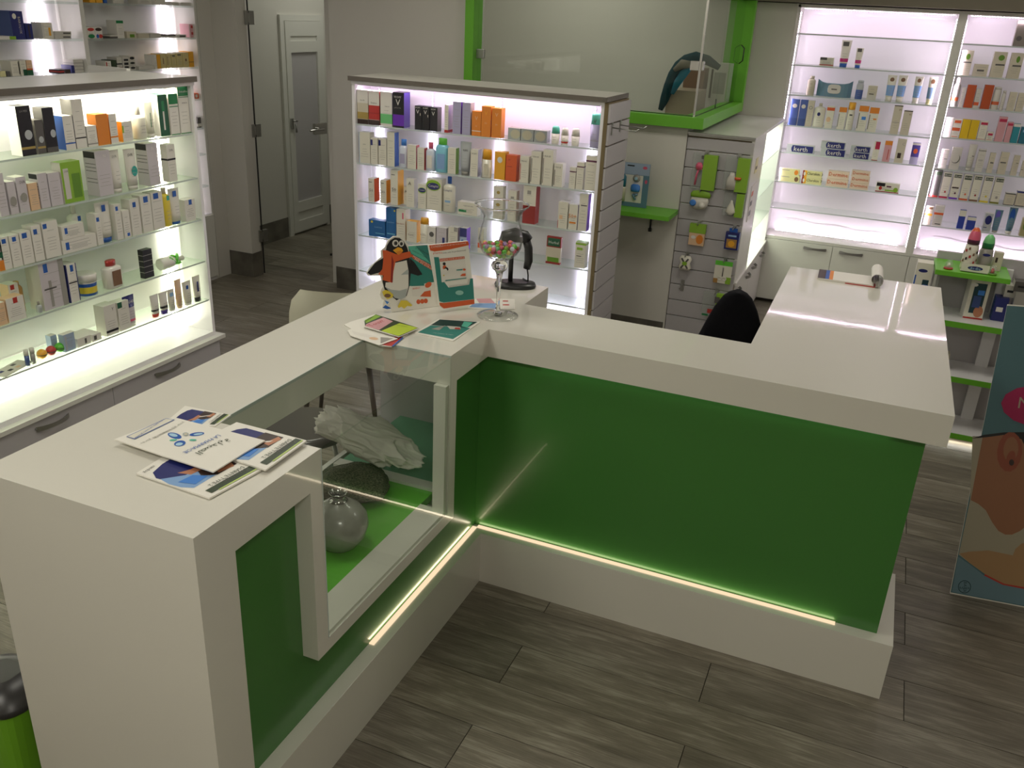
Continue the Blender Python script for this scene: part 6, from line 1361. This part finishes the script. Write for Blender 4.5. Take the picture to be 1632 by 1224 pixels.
('brochure','teal square brochure with dark header beside the magazine heap','brochure', None,(-.15,-.1,1.0035),(1.0,.0,.0),(.0,1.0,.0),.003,[(-.0391,-.0599),(-.0369,.0979),(.0977,.1457),(.101,-.0658)],[('TL3',[(-.0326,-.0537),(-.0283,.0272),(.0967,.0701),(.0934,-.0521)]),('DGR3',[(-.0292,.0304),(-.0297,.0958),(.0907,.1376),(.0866,.0666)]),('LG',[(.02,.0495),(.063,.0625),(.0761,.0397),(.0433,.0266)]),('RD',[(.0516,.0497),(.0652,.054),(.0761,.0397),(.0555,.0337)]),('GY',[(-.0097,-.0045),(.0145,.0525),(.0187,-.0023)]),('TL2',[(.0637,.0691),(.0502,.1175),(.0799,.1224),(.0866,.0666)])],[('soin complet du visage',(.014,-.0383),(.0799,-.0232),'W',1)]),
('card','blue and pink printed card lying behind the glass goblet foot','card', None,(-.1,.25,1.002),(1.0,.0,.0),(.0,1.0,.0),.001,[(-.0538,-.0928),(-.0775,.0276),(.0486,.0922),(.0963,-.0166)],[('PKL',[(-.0758,.0241),(-.0286,.0528),(.0081,.0086),(-.0444,-.0158)]),('SB3',[(-.0547,-.0793),(-.0583,-.0315),(.0115,.0107),(.0354,-.0434)]),('W',[(.0087,.0605),(.0494,.0852),(.0916,-.0153),(.0501,-.0345)]),('RD',[(.0189,.0518),(.0358,.0621),(.0408,.0503),(.024,.0401)]),('RD',[(.0365,.0113),(.0565,.0234),(.0614,.0119),(.0414,-.0001)])],[]),
('penguin_display','cardboard counter display with scarfed penguin cut-out and teal print','display', None,(-.36,-.014,1.001),(.5949,.8038,.0),(.0,.0,1.0),.004,[(-.0883,.1474),(-.0746,.168),(-.036,.1973),(-.0376,.2194),(-.0222,.2289),(-.0116,.2498),(.0089,.2644),(.0321,.2614),(.0516,.2444),(.0646,.2278),(.1406,.2248),(.1818,.0),(.002,.0),(-.0065,.0365),(-.0358,.0515),(-.0423,.0675),(-.0374,.0858),(-.0294,.0962),(-.0406,.1342),(-.0828,.1387)],[('TL3',[(.0623,.225),(.1386,.2228),(.1616,.0902),(.0656,.0855),(.0695,.1723)]),('TL2',[(.0623,.225),(.0892,.2241),(.1463,.1572),(.1381,.1618),(.0734,.1999)]),('RO',[(.0734,.1973),(.1455,.1527),(.1507,.133),(.0774,.1827)]),('W',[(.0736,.0788),(.1462,.0919),(.1498,.0377),(.0778,.0475)]),('TL3',[(.0728,.0924),(.1224,.0926),(.1225,.081),(.0728,.0847)]),('RO',[(.1492,.0886),(.1505,.0843),(.1493,.0797),(.1458,.0757),(.1407,.0729),(.1349,.0721),(.1298,.0733),(.1262,.0763),(.1249,.0805),(.1261,.0851),(.1296,.0891),(.1347,.0919),(.1404,.0927),(.1456,.0916)]),('RO',[(.1063,.0441),(.1227,.0597),(.1466,.0616),(.1485,.0378)]),('RO',[(.1081,.0247),(.1074,.0211),(.1052,.0183),(.1021,.017),(.0986,.0175),(.0955,.0195),(.0933,.0228),(.0925,.0266),(.0933,.0302),(.0954,.033),(.0985,.0343),(.102,.0338),(.1051,.0318),(.1073,.0285)]),('RO',[(.1225,.0245),(.1218,.0208),(.1196,.0181),(.1165,.0168),(.113,.0173),(.1099,.0193),(.1077,.0226),(.1069,.0264),(.1076,.0301),(.1098,.0328),(.1129,.0341),(.1164,.0337),(.1195,.0316),(.1217,.0283)]),('RO',[(.1362,.0244),(.1355,.0207),(.1333,.018),(.1302,.0167),(.1266,.0171),(.1235,.0192),(.1213,.0225),(.1205,.0263),(.1212,.03),(.1234,.0327),(.1265,.034),(.13,.0336),(.1332,.0315),(.1354,.0283)]),('K',[(-.0314,.1932),(-.0089,.2094),(.0655,.1914),(.0715,.1344),(.0656,.0855),(.0555,.0521),(.0174,.0412),(-.0257,.0845),(-.0324,.1116)]),('K',[(-.0322,.1932),(-.0592,.1794),(-.0864,.149),(-.0751,.1404),(-.0405,.1461),(-.0268,.1632)]),('K',[(.0675,.1837),(.0835,.169),(.1148,.1222),(.0978,.1195),(.0695,.1308)]),('K',[(-.0204,.2141),(-.0164,.2338),(-.0047,.251),(.0127,.2593),(.0302,.2564),(.0458,.243),(.0575,.2218),(.0623,.2047),(.0182,.1884)]),('W',[(.0083,.1727),(.0555,.1781),(.0623,.1391),(.0624,.0859),(.0515,.0487),(.0334,.0424),(.0115,.0504),(-.0236,.0937),(-.0215,.1085),(.0039,.1076)]),('GY2',[(.0337,.1289),(.0595,.147),(.0623,.1278),(.0496,.1291)]),('GY2',[(-.0236,.0937),(-.0022,.0818),(.0295,.0743),(.0575,.0788),(.0515,.0487),(.0334,.0424),(.0115,.0504)]),('RO',[(-.0319,.2207),(-.0184,.2194),(.0182,.2025),(.0674,.2079),(.0754,.1885),(.0142,.1769),(.0069,.1449),(.0027,.1047),(-.0331,.1192),(-.029,.1337),(-.0483,.1402),(-.0334,.1565),(-.0292,.1893)]),('DR',[(.0007,.2012),(.0083,.1783),(.0054,.145),(.0028,.1058),(-.0039,.1085),(-.0017,.1458)]),('W',[(.0262,.2392),(.025,.2341),(.0218,.2302),(.0171,.2283),(.0119,.2287),(.0072,.2315),(.0041,.2359),(.0029,.2413),(.0041,.2464),(.0074,.2503),(.012,.2522),(.0172,.2518),(.0219,.249),(.0251,.2446)]),('W',[(.0457,.2368),(.0448,.2321),(.042,.2285),(.0381,.2267),(.0338,.2271),(.0298,.2296),(.0272,.2337),(.0262,.2385),(.0272,.2432),(.0299,.2468),(.0338,.2485),(.0382,.2482),(.0421,.2457),(.0448,.2417)]),('DG',[(.0219,.2396),(.0213,.2365),(.0194,.2341),(.0168,.2329),(.0138,.2332),(.0112,.2348),(.0094,.2375),(.0087,.2407),(.0094,.2439),(.0113,.2462),(.0139,.2474),(.0168,.2472),(.0195,.2455),(.0213,.2428)]),('DG',[(.0414,.2361),(.0409,.2334),(.0394,.2314),(.0372,.2304),(.0347,.2306),(.0325,.232),(.031,.2343),(.0305,.237),(.031,.2397),(.0326,.2417),(.0348,.2427),(.0372,.2425),(.0394,.2411),(.0409,.2388)]),('K',[(.0196,.2398),(.0192,.2381),(.0183,.2368),(.0169,.2361),(.0153,.2363),(.0139,.2372),(.013,.2386),(.0126,.2404),(.013,.2421),(.0139,.2434),(.0154,.2441),(.0169,.244),(.0183,.2431),(.0193,.2416)]),('K',[(.0387,.2356),(.0384,.2342),(.0375,.2331),(.0362,.2326),(.0349,.2327),(.0336,.2334),(.0327,.2347),(.0324,.2361),(.0328,.2375),(.0336,.2386),(.0349,.2391),(.0363,.239),(.0375,.2383),(.0384,.237)]),('YO',[(.0047,.2173),(.023,.2267),(.0359,.2219),(.0426,.2113),(.0339,.2091),(.0253,.1996)]),('OR',[(.0144,.2109),(.0339,.2147),(.0398,.2086),(.026,.1995)]),('YE',[(.0213,.0195),(.0334,.0393),(.0555,.0366),(.0766,.0165),(.0705,.0133),(.0575,.0169),(.0454,.0079),(.0353,.0166),(.0245,.0133)]),('YE',[(-.0355,.0788),(-.0237,.0835),(-.0101,.0781),(.0056,.0637),(.0024,.0538),(-.0162,.0499),(-.0298,.0622)]),('BR',[(-.0043,.0611),(-.0055,.0582),(-.0088,.0562),(-.0135,.0555),(-.0188,.0561),(-.0235,.058),(-.0267,.0608),(-.0279,.0639),(-.0267,.0667),(-.0234,.0687),(-.0187,.0695),(-.0134,.0688),(-.0087,.067),(-.0054,.0642)])],[('QUE LE RHUME',(.0853,.2174),(.1337,.1868),'DGR2',1),('REPRENNE SON CHEMIN',(.0754,.209),(.1298,.1785),'DGR2',.8),('PREVENTION DU',(.0774,.1884),(.1444,.1467),'W',.8),('MAL DE GORGE',(.0834,.1777),(.1486,.1359),'W',.8),('RHINO',(.0777,.0726),(.1062,.0732),'RO',1)]),
('leaflet_holder','white and teal cardboard leaflet holder with orange heading beside the penguin','holder', None,(-.192,.0933,1.001),(.5873,.8094,.0),(-.0805,.0584,.995),.012,[(-.0699,.2368),(.0788,.2384),(.0994,.0152),(-.0227,.0133),(-.0368,.0264)],[('RO',[(-.0695,.2367),(.0784,.2377),(.0827,.224),(.0084,.2159),(-.0506,.2141),(-.0665,.2191)]),('TL3',[(-.0533,.1954),(-.0352,.1937),(-.0176,.1069),(-.0017,.0856),(.0783,.0868),(.083,.1072),(.0945,.107),(.0981,.0328),(-.022,.0352),(-.0383,.0417)]),('RO',[(-.0385,.0365),(-.0221,.0337),(.0985,.032),(.099,.0153),(-.0219,.0139),(-.0368,.0272)]),('W',[(-.0333,.1898),(.0637,.1879),(.0711,.1077),(-.0271,.1061)]),('RO',[(-.0325,.1876),(.0629,.1873),(.0644,.1789),(-.0312,.1779)]),('TL3',[(-.0133,.1127),(.0682,.1125),(.0682,.1095),(-.0126,.1089)]),('K',[(-.0099,.1684),(-.0105,.1662),(-.0122,.1646),(-.0145,.1638),(-.017,.1641),(-.0193,.1653),(-.0208,.1673),(-.0213,.1696),(-.0207,.1717),(-.019,.1734),(-.0167,.1741),(-.0142,.1739),(-.0119,.1727),(-.0104,.1707)]),('RO',[(-.0074,.156),(-.0082,.1528),(-.0104,.1505),(-.0134,.1494),(-.0166,.1497),(-.0195,.1514),(-.0215,.1542),(-.0221,.1575),(-.0213,.1606),(-.0192,.1629),(-.0162,.1641),(-.0129,.1637),(-.01,.162),(-.008,.1592)]),('K',[(-.0009,.1462),(-.003,.1445),(-.0061,.144),(-.0096,.1448),(-.0128,.1467),(-.015,.1493),(-.0158,.1522),(-.0151,.1548),(-.0129,.1564),(-.0098,.1569),(-.0063,.1562),(-.0032,.1543),(-.001,.1516),(-.0001,.1487)]),('W',[(-.0049,.1427),(-.0058,.139),(-.0079,.1361),(-.0109,.1347),(-.0142,.135),(-.0171,.1371),(-.0191,.1404),(-.0197,.1443),(-.0188,.148),(-.0167,.1509),(-.0137,.1523),(-.0104,.152),(-.0075,.15),(-.0055,.1467)]),('YE',[(-.0157,.129),(-.016,.1282),(-.0169,.1277),(-.0183,.1275),(-.0197,.1276),(-.021,.1281),(-.0219,.1289),(-.0222,.1297),(-.0219,.1305),(-.0209,.131),(-.0196,.1312),(-.0182,.1311),(-.0168,.1306),(-.016,.1299)]),('TL3',[(.03,.1447),(.0542,.1441),(.0541,.1396),(.0299,.141)]),('RO',[(.0664,.141),(.0658,.1394),(.0641,.1383),(.0617,.1378),(.0591,.1381),(.0568,.139),(.0552,.1405),(.0546,.1422),(.0552,.1437),(.0569,.1449),(.0593,.1454),(.0619,.1451),(.0642,.1441),(.0658,.1427)]),('RO',[(.0431,.1209),(.0517,.1275),(.0652,.1279),(.065,.1185)]),('LG',[(-.0017,.0856),(.0783,.0868),(.083,.1072),(.0744,.1062),(.0711,.0914),(.0005,.0917)]),('LB2',[(.0555,.0608),(.0538,.0574),(.0493,.055),(.0428,.0542),(.0357,.055),(.0293,.0574),(.025,.0608),(.0235,.0646),(.0252,.068),(.0297,.0704),(.0361,.0713),(.0433,.0704),(.0496,.0681),(.054,.0647)])],[('CONSEILS',(-.0643,.2262),(-.0177,.2285),'W',1.1),('POUR LES MAUX DE GORGE',(-.0149,.2283),(.069,.23),'W',1),('REMEDES POUR LA GORGE',(-.0304,.1796),(.0615,.1807),'W',1.1),('votre aide les professionnels',(-.0206,.2025),(.0683,.2042),'DG',1),('pharma',(-.0571,.2038),(-.0227,.2027),'RO',.9)]),
('sachet','blue and white sachet poking out under the penguin display','sachet', None,(-.37,.02,1.004),(.6,.8,.0),(.0,.0,1.0),.002,[(-.0374,.0338),(-.0137,.0271),(-.01,.0),(-.026,.0),(-.0429,.0074)],[('BL',[(-.0429,.0074),(-.0317,.0157),(-.0139,.0038),(-.0112,.0),(-.026,.0)]),('SB2',[(-.0355,.0328),(-.0157,.0265),(-.0257,.0177)])],[]),
('standee','tall blue cardboard standee showing a face, standing at the right edge','standee', None,(1.644,.733,.0),(.9916,.129,.0),(-.0329,.2525,.967),.006,[(-.0005,.0003),(-.0001,1.1109),(.3705,1.1286),(.4351,.0)],[('BG',[(.0008,.0056),(-.0013,1.1062),(.3675,1.1238),(.4317,.0032)]),('CRG',[(.003,.1571),(.0044,.3727),(-.0298,.6142),(.3731,.6686),(.464,.0643),(.1748,.0773),(.0447,.133)]),('SKD',[(.0065,.3731),(.0045,.6151),(.0726,.6405),(.2755,.676),(.3448,.3078),(.2518,.2995),(.2176,.3124),(.2025,.3022),(.1923,.2881),(.168,.2687),(.1452,.2643),(.1197,.2741),(.0928,.3033),(.0638,.3444),(.0343,.3635)]),('K',[(-.0323,.6042),(.007,.6251),(.0718,.6452),(.3145,.687),(.3348,.5802),(.1691,.5756),(.134,.6292),(.0735,.6359),(.0129,.6164)]),('SKR',[(.1452,.5787),(.144,.546),(.1349,.5193),(.1194,.5037),(.1008,.5026),(.0826,.5162),(.0685,.5417),(.0614,.5742),(.0626,.607),(.072,.6336),(.0874,.6489),(.106,.6498),(.1241,.6362),(.138,.6109)]),('SKD',[(.1309,.5878),(.1303,.5674),(.1248,.5507),(.1156,.541),(.1044,.5404),(.0935,.5489),(.085,.5648),(.0807,.5851),(.0813,.6055),(.0868,.6222),(.0961,.6317),(.1072,.6323),(.1181,.6238),(.1265,.6079)]),('SKR',[(.1264,.5515),(.1239,.5397),(.119,.5306),(.1126,.5262),(.1061,.5273),(.1007,.5337),(.0975,.5441),(.0971,.5564),(.0996,.5683),(.1045,.5773),(.1109,.5816),(.1174,.5805),(.1228,.5742),(.126,.5638)]),('DB',[(.125,.5395),(.1251,.5343),(.1236,.5298),(.1207,.527),(.117,.5264),(.1133,.5281),(.1103,.5317),(.1085,.5366),(.1084,.5418),(.11,.5462),(.1129,.5491),(.1165,.5497),(.1203,.548),(.1233,.5444)]),('SKL',[(.0043,.1623),(.037,.1763),(.0995,.1937),(.1843,.1908),(.1883,.2162),(.2051,.2416),(.2681,.2686),(.3938,.269),(.4111,.0899),(.2608,.0779),(.1748,.0773),(.1053,.1004),(.0447,.133)]),('RD',[(.1053,.1004),(.1748,.0773),(.2608,.0779),(.3864,.0871),(.3878,.08),(.2621,.0708),(.1714,.0717),(.102,.0947)]),('BG2',[(.0021,.1494),(.0456,.1282),(.102,.0947),(.1714,.0717),(.2621,.0708),(.4205,.0845),(.4268,.007),(.0046,.009)]),('CM2',[(.2894,.7622),(.2806,.729),(.2493,.7012),(.2015,.6843),(.1465,.6817),(.0951,.6942),(.0579,.7192),(.0425,.7519),(.0519,.7855),(.0842,.8133),(.1326,.8297),(.1874,.8317),(.2378,.819),(.2741,.7942)]),('DTL',[(.0663,.0421),(.0661,.0306),(.0615,.0204),(.0534,.0136),(.0434,.0115),(.0335,.0145),(.0257,.0221),(.0216,.0328),(.0218,.0443),(.0265,.0545),(.0346,.0613),(.0446,.0634),(.0544,.0603),(.0622,.0527)]),('BG2',[(.0638,.0416),(.0636,.0314),(.0595,.0224),(.0523,.0163),(.0435,.0145),(.0347,.0172),(.0278,.0239),(.0241,.0333),(.0244,.0435),(.0285,.0525),(.0357,.0586),(.0445,.0604),(.0532,.0577),(.0601,.051)])],[('N',(.1007,.7421),(.1383,.7432),'CRG',1),('M A',(.1444,.7442),(.2418,.7454),'CRG',1),('BAYER',(.0282,.0266),(.0638,.0315),'DTL',1),('BA ER',(.0384,.0564),(.0423,.0157),'DTL',1)])]

for (name, label, cat, group, O, e1, e2, th, outline, prints, texts) in FLATS:
    O, e1, e2 = Vector(O), Vector(e1), Vector(e2); n = e1.cross(e2)
    area = sum(a[0] * b[1] - b[0] * a[1] for a, b in zip(outline, outline[1:] + outline[:1]))
    if area < 0: outline = outline[::-1]
    m = MB(); m.prism(outline, -th, 0, 'WH')
    for i, (c, poly) in enumerate(prints):
        ar = sum(a[0] * b[1] - b[0] * a[1] for a, b in zip(poly, poly[1:] + poly[:1]))
        if ar < 0: poly = poly[::-1]
        m.face([(x, y, .00025 + .00013 * i) for x, y in poly], c)
    zt_ = .0004 + .00013 * len(prints)
    for (s, a, b, c, f) in texts:
        a, b = Vector(a), Vector(b); d = b - a; L = d.length; ang = math.atan2(d.y, d.x)
        vs, fs, asp = text_geo(s); hh = L / asp * f
        m.text(s, Matrix.Translation((a.x, a.y, zt_)) @ Matrix.Rotation(ang, 4, 'Z'), L, hh, c)
    o = m.build(name, 'card'); Mx = Matrix((e1.to_4d(), e2.to_4d(), n.to_4d(), (0, 0, 0, 1))).transposed()
    Mx = Matrix(((e1.x, e2.x, n.x, O.x), (e1.y, e2.y, n.y, O.y), (e1.z, e2.z, n.z, O.z), (0, 0, 0, 1))); o.matrix_world = Mx
    if name in ('standee', 'penguin_display'):
        pass
    tag(o, label, cat, group)
    if name == 'standee':
        s2 = MB().box(.15, .20, .02, .9, -.012, -.0065, 'WH').build('strut', 'card', o)
    if name == 'penguin_display':
        MB().face([(.0, 0, -.0045), (.08, 0, -.0045), (.08, 0, -.07)], 'WH').face([(.02, 0, -.0045), (.02, .12, -.0045), (.02, 0, -.07)], 'WH').build('strut', 'card', o)

# open magazine with a rolled page on the counter wing
mg = thing('notebook', 'open paper pad with rolled-back pages and a blue orange corner on the counter wing', 'notebook', (1.06, 1.335, 1.0005), math.radians(2))
m = MB().box(-.13, .09, -.075, .075, 0, .008, 'W'); m.face([(-.13, -.075, .0084), (-.10, -.075, .0084), (-.10, .075, .0084), (-.13, .075, .0084)], 'DB').face([(-.10, -.075, .0084), (-.085, -.075, .0084), (-.085, .075, .0084), (-.10, .075, .0084)], 'BL').face([(-.085, -.075, .0084), (-.07, -.075, .0084), (-.07, .075, .0084), (-.085, .075, .0084)], 'OR')
m.box(-.02, .10, -.078, .072, -.0003, .003, 'RD'); m.build('page_block', 'card', mg)
m = MB(); N = 20; pts = []
for i in range(N + 1):
    t = i / N * 2.6 * PI; r = .032 - .0028 * t; pts.append((.095 + r * math.sin(t), .034 - r * math.cos(t) + .0))
for a, b in zip(pts, pts[1:]):
    for off_ in (0, .0012):
        m.face([(a[0], -.085, a[1] - off_), (b[0], -.085, b[1] - off_), (b[0], .095, b[1] - off_), (a[0], .095, a[1] - off_)], 'W' if off_ == 0 else 'LG', 0, True)
m.build('rolled_pages', 'card', mg)
